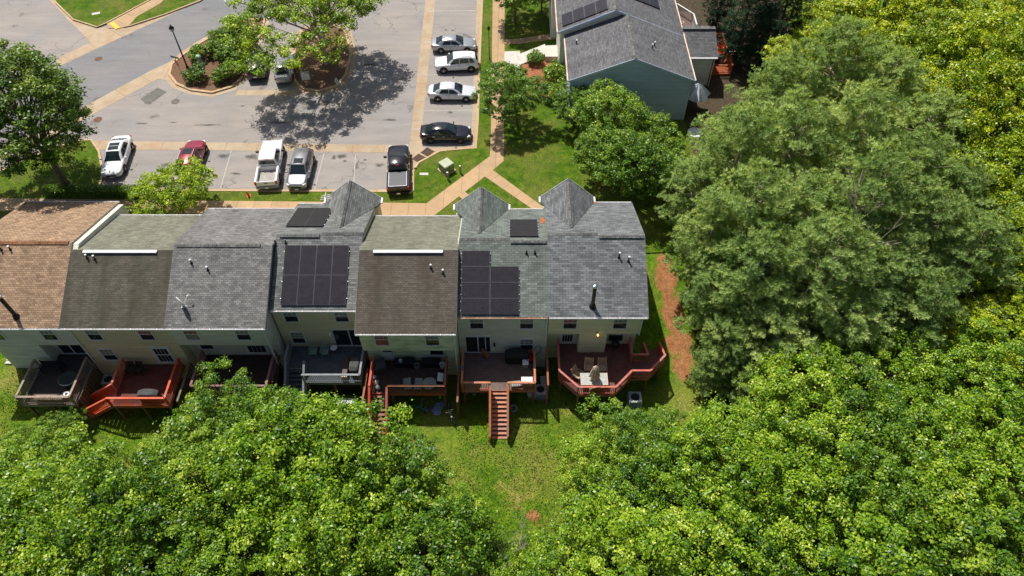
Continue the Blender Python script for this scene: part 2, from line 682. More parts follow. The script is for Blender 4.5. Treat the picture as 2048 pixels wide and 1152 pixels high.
for a in ((1326, 585, .9, 1.7, 1.0), (1341, 640, .9, 1.6, 1.05), (1356, 690, 1.2, 1.3, .95), (1362, 735, .9, 1.2, .8), (1322, 550, .8, .9, .8),
          (1068, 1030, .5, .8, .85), (1046, 1010, .5, .5, .5), (700, 812, .9, .5, .85), (1147, 815, .5, .4, .7), (1006, 893, .5, .35, .5),
          (928, 862, .35, .5, .45), (1380, 720, 1.4, 1.6, .5)):
    spot(*a)
for a in ((1020, 968, 1.6, 1.2), (1075, 960, 1.2, 1.2), (1030, 1000, 1.6, 1.0), (955, 900, .9, 1.2), (1110, 905, 1.0, .8), (60, 730, 1.6, 2.4), (20, 760, 2, 1.6),
          (1000, 935, .9, .5), (930, 850, .7, .7)):
    spot(a[0], a[1], a[2], a[3], 0, 0, .62)


def ground():
    xs = np.concatenate([np.arange(-300, -62, 14.0), np.arange(-60, 60, .6), np.arange(60, 300, 14.0)])
    ys = np.concatenate([np.arange(-60, 4, 8.0), np.arange(4, 84, .6), np.arange(84, 420, 16.0)])
    nx, ny = len(xs), len(ys)
    co = np.zeros((ny, nx, 3))
    col = np.zeros((ny, nx, 4))
    col[..., 3] = 1
    for j, y in enumerate(ys):
        for i, x in enumerate(xs):
            co[j, i] = (x, y, terrain_h(x, y) if (-62 < x < 62 and y < 85) else (-2.8 if y < 30 else 0))
    X, Y = co[..., 0], co[..., 1]
    for (sx, sy, rx, ry, c, l, d) in SOIL:
        k = np.clip(1.25 - np.sqrt(((X - sx) / rx) ** 2 + ((Y - sy) / ry) ** 2) * .8, 0, 1)
        col[..., 0] = np.maximum(col[..., 0], k * c)
        col[..., 1] = np.maximum(col[..., 1], k * l)
        col[..., 2] = np.maximum(col[..., 2], k * d)
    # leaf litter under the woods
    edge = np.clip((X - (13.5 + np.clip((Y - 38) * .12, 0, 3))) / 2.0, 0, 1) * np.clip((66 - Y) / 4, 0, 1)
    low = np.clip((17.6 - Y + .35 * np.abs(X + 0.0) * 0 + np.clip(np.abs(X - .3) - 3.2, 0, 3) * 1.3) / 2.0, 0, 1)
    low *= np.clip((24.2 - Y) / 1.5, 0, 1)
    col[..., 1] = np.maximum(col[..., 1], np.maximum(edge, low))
    me = bpy.data.meshes.new('ground')
    idx = np.arange(nx * ny).reshape(ny, nx)
    q = np.stack([idx[:-1, :-1], idx[:-1, 1:], idx[1:, 1:], idx[1:, :-1]], -1).reshape(-1, 4)
    me.vertices.add(nx * ny)
    me.vertices.foreach_set('co', co.reshape(-1))
    me.loops.add(len(q) * 4)
    me.loops.foreach_set('vertex_index', q.reshape(-1))
    me.polygons.add(len(q))
    me.polygons.foreach_set('loop_start', np.arange(0, len(q) * 4, 4))
    me.update(calc_edges=True)
    me.polygons.foreach_set('use_smooth', [True] * len(q))
    ca = me.color_attributes.new('soil', 'FLOAT_COLOR', 'POINT')
    ca.data.foreach_set('color', col.reshape(-1))
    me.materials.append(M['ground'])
    o = bpy.data.objects.new('ground', me)
    COL.objects.link(o)
    o['kind'] = 'structure'


ground()


def flat(name, poly, z, mat, rot=0.0):
    m = MB().sheet(poly, z)
    o = m.build(name, mat, uvrot=rot)
    o['kind'] = 'structure'
    return o


def slab(name, poly, z1, mat, rot=0.0, z0=-.03):
    m = MB().prism(poly, z0, z1)
    o = m.build(name, mat, uvrot=rot)
    o['kind'] = 'structure'
    return o


LAWN, WALK = .11, .13
# kerb line of the car park, clockwise from the far left
KL = pix((205, 346), (199, 372), (206, 384), (300, 384), (440, 384), (770, 386), (822, 389), (828, 382), (828, 345), (838, 328), (880, 305), (920, 301), (953, 299), (957, 250), (961, 120), (966, 0), (975, -160))
KW = pix((-160, 420), (60, 318), (150, 285), (182, 282), (197, 305), (205, 346))
asph = pix((-900, 700), (206, 400), (828, 400), (828, 345), (900, 320), (970, 320), (990, -160)) + [(-2, 118), (-120, 118), (-130, 60)]
flat('car_park', asph, .004, M['asphalt'])
# the through road, darker and newer
rl = pix((-260, 410), (-40, 310), (162, 217), (300, 142), (370, 110), (480, 58), (640, -20), (760, -80))
ru = pix((640, -110), (420, -8), (405, 0), (195, 97), (116, 135), (-60, 215), (-300, 330))
flat('street', rl + ru, .009, M['road'])
# concrete strips at the edge of the road
ang = math.atan2(G(300, 142)[1] - G(162, 217)[1], G(300, 142)[0] - G(162, 217)[0])
flat('valley_gutter', pix((40, 283), (162, 217), (300, 142), (316, 158), (176, 234), (60, 297)), .014, M['pan'], ang)
flat('gutter_apron', pix((300, 142), (370, 110), (400, 88), (396, 100), (350, 128), (344, 150), (352, 166), (330, 160), (316, 158)), .0141, M['pan'], ang)
flat('crossing_apron', pix((112, 118), (183, 84), (195, 97), (117, 133)), .014, M['pan'], ang)
flat('corner_gutter', pix((88, -12), (110, -12), (146, 40), (192, 56), (262, 53), (400, 3), (440, -14), (428, -8), (405, 0), (195, 97), (150, 53), (138, 42)), .0142, M['pan'], ang)
# gutters of the car park
flat('parking_gutter', pix((188, 281), (430, 285), (640, 288), (822, 291), (822, 305.5), (775, 305), (600, 303), (420, 300.5), (196, 299)), .0135, M['pan'])
flat('bay_gutter', pix((851, 0), (824, 250), (819, 291), (822, 306), (845, 306), (848, 297), (845, 250), (871, 0), (880, -150), (866, -150)), .0136, M['pan'], math.pi / 2)
flat('kerb_gutter', pix((190, 377), (770, 378.5), (824, 380), (824, 387), (770, 385), (190, 384)), .0137, M['pan'])
flat('bay_kerb_gutter', pix((954, 0), (944, 235), (942, 292), (846, 297), (822, 306), (817, 330), (822, 389), (829, 384), (829, 345), (839, 328), (881, 305), (955, 299), (958, 250), (967, 0), (976, -150), (962, -150)), .0138, M['pan'], math.pi / 2)

# lawns, kerbs, paths
lawn = KW + KL[1:] + [(4, 118), (40, 118), (40, 41.0), (9.0, 39.6), (-60, 39.6)] + [(-75, 50)]
slab('front_lawn', lawn, LAWN, M['grass'])
MB().ribbon(KL, -.02, .17, -.02, .15).build('kerb', M['kerb'])['kind'] = 'structure'
MB().ribbon(KW, -.02, .17, -.02, .15).build('kerb', M['kerb'])['kind'] = 'structure'
slab('sidewalk', pix((-260, 394), (0, 396), (300, 400), (435, 401.5), (700, 404), (853, 406.5), (980, 312), (981.5, 270), (985.5, 0), (988, -150), (1013, -150), (1009.5, 0), (1008, 290), (1007, 322), (985, 341), (958, 362), (868, 431), (700, 430), (-260, 418), z=WALK), WALK, M['conc'])
a2 = math.atan2(G(1085, 412)[1] - G(985, 341)[1], G(1085, 412)[0] - G(985, 341)[0])
slab('garden_path', pix((985.5, 340), (1100, 424), (1078, 427), (969, 352.5), z=WALK), WALK + .003, M['conc'], a2)
slab('garden_path', pix((928, 382), (962, 408), (946, 416), (916, 391), z=WALK), WALK + .0035, M['conc'], a2)
slab('garden_path', pix((1009, 79), (1040, 77), (1112, 66), (1112, 78), (1040, 87), (1009, 88), z=WALK), WALK + .003, M['conc'])
slab('mulch_bed', pix((1043, 126), (1118, 113), (1122, 190), (1092, 200), (1050, 150), z=LAWN), LAWN + .04, M['redmulch'])

slab('shaded_yard', [(17.0, 46), (31, 46), (31, 96), (16.5, 96), (16.8, 60)], LAWN + .02, M['mulch2'])
# the far corner lawn with its own kerb
CK = pix((80, -45), (112, 8), (146, 41), (194, 56.5), (212, 53))
slab('corner_lawn', CK[:4] + pix((214, 49), (303, 1), (330, -40)), LAWN, M['grass'])
slab('corner_lawn', pix((262, 51), (276, 34), (322, 8), (372, -40), (470, -40), (398, 3), (330, 29)), LAWN, M['grass'])
slab('sidewalk', pix((214, 48.5), (303, 1), (330, -40), (370, -40), (321, 8), (275, 34), (261, 50), (243, 57), (218, 57)), LAWN - .02, M['conc'], ang)
MB().ribbon(CK[:4] + pix((214, 48.5), (303, 1), (330, -40)), -.0, .16, -.02, .16).build('kerb', M['kerb'])['kind'] = 'structure'
MB().ribbon(pix((248, 56), (262, 53.5), (330, 31), (400, 4), (472, -38)), -.0, .16, -.02, .15).build('kerb', M['kerb'])['kind'] = 'structure'
slab('tactile_pad', pix((218, 46.5), (226, 43), (240, 55), (231, 58), z=.1), LAWN - .013, M['yellowpad'], ang)

# planted islands
I1 = pix((342, 150), (346, 131), (368, 112), (400, 90), (440, 66), (490, 42), (528, 40), (520, 70), (496, 100), (490, 132), (482, 156), (462, 174), (425, 185), (385, 180), (356, 168))
I2 = pix((588, 140), (592, 164), (610, 178), (640, 182), (674, 172), (690, 150), (700, 110), (690, 66), (645, 40), (606, 66), (592, 100))
for I in (I1, I2):
    I = I if sum(I[i][0] * I[(i + 1) % len(I)][1] - I[(i + 1) % len(I)][0] * I[i][1] for i in range(len(I))) > 0 else I[::-1]
    slab('planting_bed', I, .10, M['mulch'])
    MB().ribbon(I, -.24, 0.02, -.02, .16, True).build('kerb', M['kerb'])['kind'] = 'structure'
    MB().ribbon(I, -.75, -.24, .0146, .0146, True).build('island_gutter', M['pan'])['kind'] = 'structure'
flat('bay_apron', pix((476, 180), (592, 180), (600, 191), (470, 191)), .0125, M['pan'])

# markings and repairs on the asphalt
ln = MB()
for (a, b) in (((463, 301), (441, 376)), ((571, 303), (556, 377)), ((648, 307), (629, 379)), ((711, 309), (707, 379)), ((374, 300), (343, 377))):
    p, q = G(*a), G(*b)
    d = Vector((q[0] - p[0], q[1] - p[1])).normalized() * .04
    ln.sheet([(p[0] - d.y, p[1] + d.x), (q[0] - d.y, q[1] + d.x), (q[0] + d.y, q[1] - d.x), (p[0] + d.y, p[1] - d.x)], .0085)
for v, a, b in ((22, 853, 953), (150, 838, 946), (221, 848, 944), (84, 846, 950), (258, 822, 846)):
    ln.sheet(pix((a, v), (b, v - 1), (b, v + .2), (a, v + 1.2)), .0175)
ln.build('parking_lines', M['paintline'])['kind'] = 'structure'
flat('asphalt_patch', pix((281, 198), (315, 175), (334, 184), (308, 203), (300, 209), (291, 208)), .0088, M['patch'], ang)
V_, F_, T_ = [], [], []
for (u, v, a, b) in ((447, 312, 1.1, .65), (503, 314, 1.1, .6), (668, 315, .35, .6), (683, 312, .8, .55), (484, 212, .45, .2), (892, 60, .3, .3), (906, 61, .25, .3), (730, 320, .3, .25), (472, 347, .9, .35), (690, 322, .35, .3),
                     (560, 245, 1.6, .3), (760, 330, .6, .5), (330, 330, .6, .4), (900, 225, .5, .3), (900, 170, .5, .3), (420, 250, 2.2, .25), (780, 240, 1.2, .3), (283, 247, 1.0, .2), (347, 245, .8, .15), (740, 130, 1.4, .5)):
    x, y = G(u, v)
    n0 = len(V_)
    V_.append((x, y, .0186))
    T_.append(1.0)
    for i in range(16):
        t = i * math.pi / 8
        k = 1 + .25 * rnd.uniform(-1, 1)
        V_.append((x + a * k * math.cos(t), y + b * k * math.sin(t), .0186))
        T_.append(0.0)
        F_.append([n0, n0 + 1 + i, n0 + 1 + (i + 1) % 16])
sm = bpy.data.meshes.new('oil_stains')
sm.from_pydata(V_, [], F_)
at_ = sm.attributes.new('fade', 'FLOAT', 'POINT')
at_.data.foreach_set('value', T_)
mm, t_, N, L, b_ = nt('oil_stain')
af = N.new('ShaderNodeAttribute')
af.attribute_name = 'fade'
nz = noisen(N, L, N.new('ShaderNodeTexCoord').outputs['Object'], 2.6, 6, .72)
fa = rampn(N, L, mathn(N, L, 'ADD', af.outputs['Fac'], mathn(N, L, 'MULTIPLY', mathn(N, L, 'SUBTRACT', nz, .5), 1.5)), [(.3, grey(0)), (.95, grey(.75))])
fa = mathn(N, L, 'MULTIPLY', fa, rampn(N, L, af.outputs['Fac'], [(0, grey(0)), (.25, grey(1))]))
setp(b_, Roughness=.7)
b_.inputs['Base Color'].default_value = (.05, .045, .04, 1)
L.new(fa, b_.inputs['Alpha'])
sm.materials.append(mm)
so_ = bpy.data.objects.new('oil_stains', sm)
COL.objects.link(so_)
so_['kind'] = 'structure'

# loose grass tufts that roughen the lawns
def tufts():
    n = 26000
    r = np.random.default_rng(5)
    P = []
    tries = 0
    areas = [(-4, 8.5, 13.8, 27), (-40, -24, 20, 27), (-38, -31, 26, 31)]
    per = [15000, 6500, 2500]
    for (x0, x1, y0, y1), k in zip(areas, per):
        xy = np.stack([r.uniform(x0, x1, k), r.uniform(y0, y1, k)], 1)
        P.append(xy)
    P = np.concatenate(P)
    V = np.zeros((len(P) * 3, 3))
    for i, (x, y) in enumerate(P):
        z = terrain_h(x, y) - .01
        a = r.uniform(0, 6.28)
        w, h = r.uniform(.03, .07), r.uniform(.04, .11)
        dx, dy = math.cos(a) * w, math.sin(a) * w
        lx, ly = r.uniform(-.06, .06, 2)
        V[3 * i] = (x - dx, y - dy, z)
        V[3 * i + 1] = (x + dx, y + dy, z)
        V[3 * i + 2] = (x + lx, y + ly, z + h)
    return V


LM = {}
LM['tuft'] = leafmat('grass_tufts', [(0, (.035, .07, .008, 1)), (.5, (.10, .14, .016, 1)), (1, (.22, .21, .05, 1))], .3, .6, .2)


def np_mesh(name, V, k, mat, tone):
    n = len(V) // k
    me = bpy.data.meshes.new(name)
    me.vertices.add(len(V))
    me.vertices.foreach_set('co', V.reshape(-1))
    me.loops.add(n * k)
    me.loops.foreach_set('vertex_index', np.arange(n * k))
    me.polygons.add(n)
    me.polygons.foreach_set('loop_start', np.arange(0, n * k, k))
    me.update(calc_edges=True)
    at = me.attributes.new('tone', 'FLOAT', 'FACE')
    at.data.foreach_set('value', tone.astype(np.float32))
    me.materials.append(mat)
    return me


tv = tufts()
tm = np_mesh('grass', tv, 3, LM['tuft'], np.random.default_rng(3).uniform(0, 1, len(tv) // 3))
to = bpy.data.objects.new('grass', tm)
COL.objects.link(to)
tag(to, 'short patchy grass growing on the back lawn behind the row', 'grass', kind='stuff')
# ------------------------------------------------------------------ houses
EAVE = 4.6
SH = {
    'tan': shingle('tan_shingles', S(198, 166, 136, .74), S(166, 138, 112, .7), S(96, 72, 54, .8), .155, .26),
    'oldbrown': shingle('old_brown_shingles', S(112, 106, 94, .78), S(98, 93, 82, .76), S(66, 62, 54, .8), .15, .26, S(62, 59, 46), .35),
    'oldbrown2': shingle('old_warm_shingles', S(116, 108, 99, .72), S(104, 97, 88, .7), S(68, 62, 55, .8), .15, .26, S(70, 60, 50), .12),
    'lichen': shingle('lichen_grey_shingles', S(144, 145, 127, .76), S(130, 132, 115, .74), S(104, 105, 92, .8), .15, .26),
    'grey': shingle('grey_shingles', S(150, 149, 146, .78), S(122, 121, 119, .76), S(66, 66, 66, .8), .15, .28),
    'grey2': shingle('mid_grey_shingles', S(146, 148, 145, .78), S(116, 119, 118, .76), S(70, 72, 72, .8), .165, .42),
    'green': shingle('green_grey_shingles', S(138, 146, 138, .74), S(112, 120, 115, .72), S(64, 74, 70, .8), .165, .40),
    'blueg': shingle('cool_grey_shingles', S(142, 145, 146, .78), S(108, 112, 114, .76), S(64, 66, 68, .8), .165, .42),
    'dim': shingle('dim_grey_shingles', S(128, 128, 130, .78), S(108, 108, 111, .76), S(72, 72, 76, .8), .15, .28),
    'cap': shingle('ridge_cap_shingles', S(138, 138, 134, .76), S(108, 109, 108, .76), S(56, 56, 56, .8), .5, .30),
    'tancap': shingle('tan_cap_shingles', S(176, 128, 92, .76), S(150, 106, 76, .76), S(80, 56, 40, .8), .5, .30),
}
SI = {
    'A': siding('pale_blue_siding', S(222, 220, 204, .98), mildew=S(170, 170, 136), amount=.4),
    'B': siding('beige_siding', S(224, 212, 172, .98), mildew=S(166, 164, 120), amount=.35),
    'C': siding('grey_siding', S(220, 216, 204, .98)),
    'D': siding('tan_siding', S(226, 210, 178, .98)),
    'E': siding('mildewed_pale_siding', S(236, 238, 204, .98), mildew=S(120, 142, 86), amount=.75),
    'F': siding('pale_grey_siding', S(218, 220, 200, .98), mildew=S(176, 182, 150), amount=.3),
    'G': siding('cream_siding', S(234, 228, 184, .98)),
    'H': siding('teal_siding', S(196, 212, 238, .98), .15),
    'W': siding('white_siding', S(228, 228, 214, .98)),
}


class House:
    """a unit of the terrace: eaves at z 4.6 front and back, ridge along x"""

    def __init__(s, name, label, x0, x1, ye, yr, zr, yf, roof, side, cap, cat='house'):
        s.x0, s.x1, s.ye, s.yr, s.zr, s.yf = x0, x1, ye, yr, zr, yf
        s.roofm, s.sidem, s.capm = roof, side, cap
        s.t = thing(name, label, cat, ((x0 + x1) / 2, (ye + yf) / 2, 0))
        s.pb = (zr - EAVE) / (yr - ye)
        s.pf = (zr - EAVE) / (yf - yr)

    def zb(s, y):
        return EAVE + s.pb * (y - s.ye)

    def zf(s, y):
        return s.zr - s.pf * (y - s.yr)

    def back(s, u, v):
        """where the sight line u, v meets the back slope"""
        d = ray(u, v)
        t = (CAMH - EAVE + s.pb * s.ye) / (s.pb * d[1] - d[2])
        return Vector((d[0] * t, d[1] * t, CAMH + d[2] * t))

    def front(s, u, v):
        d = ray(u, v)
        t = (s.zr + s.pf * s.yr - CAMH) / (d[2] + s.pf * d[1])
        return Vector((d[0] * t, d[1] * t, CAMH + d[2] * t))

    def shell(s, wy, low=None, floor2=2.36, chase=None, xl=None, xr=None):
        """walls: wy back wall, low: recessed lower back wall, chase: bump-out"""
        xl = s.x0 + .12 if xl is None else xl
        xr = s.x1 - .12 if xr is None else xr
        fw = s.yf - .2
        zc = lambda y: min(s.zb(y), s.zf(y)) - .13
        m = MB()
        prof = [(wy, floor2 if low else -2.7), (wy, zc(wy)), (s.yr, zc(s.yr)), (fw, zc(fw)), (fw, floor2 if low else -.4)]
        if not low:
            prof.append((fw, -2.7))
            prof.pop(-2)
        n = len(prof)
        vs = [(xl, y, z) for y, z in prof] + [(xr, y, z) for y, z in prof]
        m.add(vs, [list(range(n)), list(range(2 * n - 1, n - 1, -1))] + [[i, i + n, (i + 1) % n + n, (i + 1) % n] for i in range(n)])
        m.build('wall', s.sidem, s.t)
        if low:
            MB().box(xl, low, -2.7, xr, fw, floor2 - .002).build('lower_wall', s.sidem, s.t)
        if chase:
            MB().box(chase[0], wy + .02, -.1, chase[1], low - .002, floor2 - .003).build('chimney_chase', s.sidem, s.t)
        s.wy = wy
        s.low = low or wy

    def roof(s, th=.14, frontm=None):
        m = MB()
        x0, x1 = s.x0, s.x1
        y0, y1 = s.ye, s.yf
        m.add([(x0, y0, EAVE), (x1, y0, EAVE), (x1, s.yr, s.zr), (x0, s.yr, s.zr), (x1, y1, EAVE), (x0, y1, EAVE),
               (x0, y0, EAVE - th), (x1, y0, EAVE - th), (x1, s.yr, s.zr - th), (x0, s.yr, s.zr - th), (x1, y1, EAVE - th), (x0, y1, EAVE - th)],
              [[0, 1, 2, 3], [3, 2, 4, 5], [7, 6, 9, 8], [8, 9, 11, 10], [6, 7, 1, 0], [10, 11, 5, 4],
               [0, 3, 9, 6], [3, 5, 11, 9], [1, 7, 8, 2], [2, 8, 10, 4]])
        s.r = m.build('roof', s.roofm, s.t)
        if frontm:                       # the two slopes have weathered to different colours
            s.r.data.materials.append(frontm)
            s.r.data.polygons[1].material_index = 1
        # rake boards
        for x in (x0, x1):
            o = -.016 if x == x0 else .016
            b = MB()
            b.bar((x + o, y0, EAVE - .12), (x + o, s.yr, s.zr - .12), .022, .17)
            b.bar((x + o, s.yr, s.zr - .12), (x + o, y1, EAVE - .12), .022, .17)
            b.build('rake_board', M['rake'], s.t)

    def ridge(s, xa, xb, white=False, dy=0.0):
        if white:
            m = MB()
            yy = s.yr - .16 + dy
            z = s.zb(yy) + .10
            m.bar((xa, yy, z - .02), (xb, yy, z - .02), .23, .10)
            m.build('ridge_vent', M['white'], s.r)
            return
        w = .17
        yr = s.yr + dy
        zt = s.zr + .06
        m = MB()
        ang = s.pb * w
        n = max(3, int((xb - xa) / .28))
        for i in range(n):
            a, b = xa + (xb - xa) * i / n, xa + (xb - xa) * (i + 1) / n - .012
            lift = .012 * (i % 2)
            m.add([(a, yr - w, zt - ang + lift - .0), (b, yr - w, zt - ang + lift), (b, yr, zt + lift + .01), (a, yr, zt + lift + .01), (b, yr + w, zt - ang + lift), (a, yr + w, zt - ang + lift),
                   (a, yr - w, zt - ang - .1), (b, yr - w, zt - ang - .1), (b, yr + w, zt - ang - .1), (a, yr + w, zt - ang - .1)],
                  [[0, 1, 2, 3], [3, 2, 4, 5], [6, 7, 1, 0], [8, 9, 5, 4], [0, 3, 5, 9, 6], [1, 7, 8, 4, 2]])
        m.build('ridge_cap', s.capm, s.r)

    def gutters(s, rusty=False, front=True, xa=None, xb=None):
        xa = s.x0 + .02 if xa is None else xa
        xb = s.x1 - .02 if xb is None else xb
        for y, d in ((s.ye, -1), (s.yf, 1)):
            if d == 1 and not front:
                continue
            m = MB()
            m.box(xa, y + d * .015, EAVE - .15, xb, y + d * .10, EAVE - .135)
            m.box(xa, y + d * .10, EAVE - .15, xb, y + d * .118, EAVE - .02)
            m.box(xa, y + d * .003, EAVE - .15, xb, y + d * .015, EAVE - .03)
            k = xa + .4
            while k < xb:
                m.box(k, y + d * .016, EAVE - .05, k + .04, y + d * .099, EAVE - .03)
                k += .9
            m.build('gutter', M['gutter_rust'] if (rusty and d < 0) else M['white'], s.t)

    def downpipe(s, x, y=None, z0=-2.0, z1=4.4):
        y = s.wy - .06 if y is None else y
        m = MB()
        m.box(x - .045, y - .035, z0, x + .045, y + .035, z1 - .25)
        m.bar((x, y, z1 - .25), (x, s.ye - .06, z1 + .05), .08, .07)
        m.build('downpipe', M['trim'], s.t)

    def window(s, x, zb, w=.9, h=1.35, y=None, top='blind', bot='glass', grid=True, sill=True):
        y = s.wy if y is None else y
        x0, x1, zt = x - w / 2, x + w / 2, zb + h
        m = MB()
        f = .075
        for a in ((x0 - f, zb - f, x1 + f, zb), (x0 - f, zt, x1 + f, zt + f), (x0 - f, zb, x0, zt), (x1, zb, x1 + f, zt)):
            m.box(a[0], y - .055, a[1], a[2], y + .03, a[3])
        m.box(x0, y - .045, zb + h / 2 - .025, x1, y + .02, zb + h / 2 + .025)
        if grid:
            for k in (1, 2):
                m.box(x0 + w * k / 3 - .010, y - .036, zb + h / 2 + .025, x0 + w * k / 3 + .010, y - .02, zt)
            m.box(x0, y - .035, zb + h * .75 - .010, x1, y - .021, zb + h * .75 + .010)
        fr = m.build('window', M['trim'], s.t)
        MB().box(x0 + .002, y - .018, zb + h / 2 + .03, x1 - .002, y + .012, zt - .002).build('pane', M[top], fr)
        MB().box(x0 + .002, y - .018, zb + .002, x1 - .002, y + .012, zb + h / 2 - .03).build('pane', M[bot], fr)
        return fr

    def slider(s, x0, x1, z0=.03, z1=2.05, y=None, open_right=False):
        y = s.low if y is None else y
        m = MB()
        f = .07
        xm = (x0 + x1) / 2
        for a in ((x0 - f, z0 - .03, x1 + f, z0 + .05), (x0 - f, z1, x1 + f, z1 + f), (x0 - f, z0 + .05, x0, z1), (x1, z0 + .05, x1 + f, z1), (xm - .04, z0 + .05, xm + .04, z1)):
            m.box(a[0], y - .07, a[1], a[2], y + .03, a[3])
        if open_right:
            m.box(x1 - (x1 - xm) * .38 - .03, y - .06, z0 + .05, x1 - (x1 - xm) * .38 + .03, y - .01, z1)
        fr = m.build('sliding_door', M['trim'], s.t)
        for a, b in ((x0, xm - .04), (xm + .04, x1)):
            MB().box(a + .002, y - .03, z0 + .052, b - .002, y + .01, z1 - .002).build('pane', M['glass'], fr)
        return fr

    def door(s, x0, x1, z0=.03, z1=2.05, y=None, lights='full', white=True):
        y = s.low if y is None else y
        m = MB()
        f = .08
        for a in ((x0 - f, z0 - .02, x0, z1 + f), (x1, z0 - .02, x1 + f, z1 + f), (x0, z1, x1, z1 + f)):
            m.box(a[0], y - .05, a[1], a[2], y + .03, a[3])
        st = .13
        za = z0 + (.22 if lights == 'full' else 1.0)
        m.box(x0, y - .035, z0, x1, y + .02, za)
        m.box(x0, y - .035, z1 - st, x1, y + .02, z1)
        m.box(x0, y - .035, za, x0 + st, y + .02, z1 - st)
        m.box(x1 - st, y - .035, za, x1, y + .02, z1 - st)
        if lights == 'full':
            m.box(x0 + st, y - .030, (za + z1) / 2 - .05, x1 - st, y + .01, (za + z1) / 2 + .05)
            for k in (1, 2, 3):
                xx = x0 + st + (x1 - x0 - 2 * st) * k / 4
                m.box(xx - .012, y - .029, za, xx + .012, y - .012, z1 - st)
        fr = m.build('door', M['trim'], s.t)
        MB().box(x0 + st + .002, y - .022, za + .002, x1 - st - .002, y + .008, z1 - st - .002).build('pane', M['glass'], fr)
        MB().lathe([(.0, 0), (.03, .0), (.03, .05), (0, .05)], (x1 - .07, y - .06, z0 + 1.0), 8).build('handle', M['steel'], fr)
        return fr

    def pipes(s, pts, h=.34, cap=True):
        for (u, v) in pts:
            p = s.back(u, v)
            m = MB()
            m.tube(p - Vector((0, 0, .1)), p + Vector((0, 0, h)), .055, .055, 10)
            m.tube(p - Vector((0, 0, .02)), p + Vector((0, 0, .07)), .12, .075, 10)
            v_ = m.build('vent_pipe', M['black'], s.r)
            if cap:
                MB().tube(p + Vector((0, 0, h - .06)), p + Vector((0, 0, h + .03)), .066, .066, 10).build('pipe_cap', M['white'], v_)

    def flue(s, u, v, h=2.1):
        p = s.back(u, v)
        m = MB()
        m.tube(p - Vector((0, 0, .2)), p + Vector((0, 0, h)), .135, .135, 16)
        m.tube(p - Vector((0, 0, .1)), p + Vector((0, 0, .28)), .27, .17, 16)
        f = m.build('flue', M['black'], s.t)
        c = MB()
        c.tube(p + Vector((0, 0, h)), p + Vector((0, 0, h + .06)), .10, .10, 14)
        c.lathe([(.19, 0), (.19, .07), (.12, .13), (.02, .16)], tuple(p + Vector((0, 0, h + .05))), 16)
        c.build('flue_cap', M['chrome'], f)

    def panels(s, corner, cols, rows, pw, ph, side='back', gap=.025, skip=(), lift=.13):
        """corner: (u, v) of the lower left corner; pw across, ph up the slope"""
        p = s.back(*corner) if side == 'back' else s.front(*corner)
        pit = s.pb if side == 'back' else -s.pf
        L = math.sqrt(1 + pit * pit)
        up = Vector((0, 1 / L, pit / L))
        nr = Vector((0, -pit / L, 1 / L))
        ex = Vector((1, 0, 0))
        for r in range(rows):
            for c in range(cols):
                if (c, r) in skip:
                    continue
                q = p + ex * (c * (pw + gap)) + up * (r * (ph + gap)) + nr * lift
                cn = q + ex * pw / 2 + up * ph / 2
                mtx = Matrix((ex, up, nr)).transposed()
                fr = MB().obb(cn - nr * .02, (pw, ph, .04), m=mtx).build('solar_panel', M['panelframe'], s.t)
                b = .022
                MB().obb(cn + nr * .003, (pw - 2 * b, ph - 2 * b, .012), m=mtx).build('cells', M['solar'], fr)
        # mounting rails below
        m = MB()
        for r in range(rows):
            for k in (.22, .78):
                a = p + up * ((r + k) * (ph + gap)) + nr * (lift - .075)
                cols_r = [c for c in range(cols) if (c, r) not in skip]
                m.bar(a + ex * (min(cols_r) * (pw + gap) - .06), a + ex * ((max(cols_r) + 1) * (pw + gap) + .04), .05, .05)
                for c in cols_r:
                    m.obb(a + ex * ((c + .5) * (pw + gap)) - nr * .045, (.07, .07, .09), m=Matrix((ex, up, nr)).transposed())
        m.build('panel_rail', M['steel'], s.t)

    def cross_gable(s, xa, xb, zt, yfront, ov=.0):
        """steep gable over the front bay"""
        xm = (xa + xb) / 2
        ze = EAVE + .02
        hw = (xb - xa) / 2
        yend = s.yr + (s.zr - zt) / s.pf         # where the gable ridge meets the slope
        yv = s.yf                                # where its eaves meet the slope
        th = .12
        # the bay
        MB().add([(xa + .15, s.yf - .6, -.4), (xb - .15, s.yf - .6, -.4), (xb - .15, yfront - .2, -.4), (xa + .15, yfront - .2, -.4),
                  (xa + .15, s.yf - .6, ze - .02), (xb - .15, s.yf - .6, ze - .02), (xb - .15, yfront - .2, ze - .02), (xa + .15, yfront - .2, ze - .02), (xm, s.yf - .6, zt - .2), (xm, yfront - .2, zt - .2)],
                 [[3, 2, 6, 9, 7], [0, 3, 7, 4], [2, 1, 5, 6], [1, 0, 4, 8, 5], [4, 7, 9, 8], [6, 5, 8, 9]]).build('front_bay', s.sidem, s.t)
        m = MB()
        e = .03
        for sx in (-1, 1):
            xe = xm + sx * hw
            A = (xe, yfront, ze)
            B = (xm, yfront, zt)
            C = (xm, yend - .0, zt + e)
            D = (xe, yv - .05, ze + e)
            top = [A, B, C, D]
            m.add(top + [(p[0], p[1], p[2] - th) for p in top], [[0, 1, 2, 3] if sx < 0 else [3, 2, 1, 0], [7, 6, 5, 4] if sx < 0 else [4, 5, 6, 7], [0, 4, 5, 1], [3, 0, 4, 7], [1, 5, 6, 2], [2, 6, 7, 3]])
        g = m.build('gable_roof', s.roofm, s.t)
        # its ridge cap
        c = MB()
        n = int((yfront - yend) / .26)
        w = .16
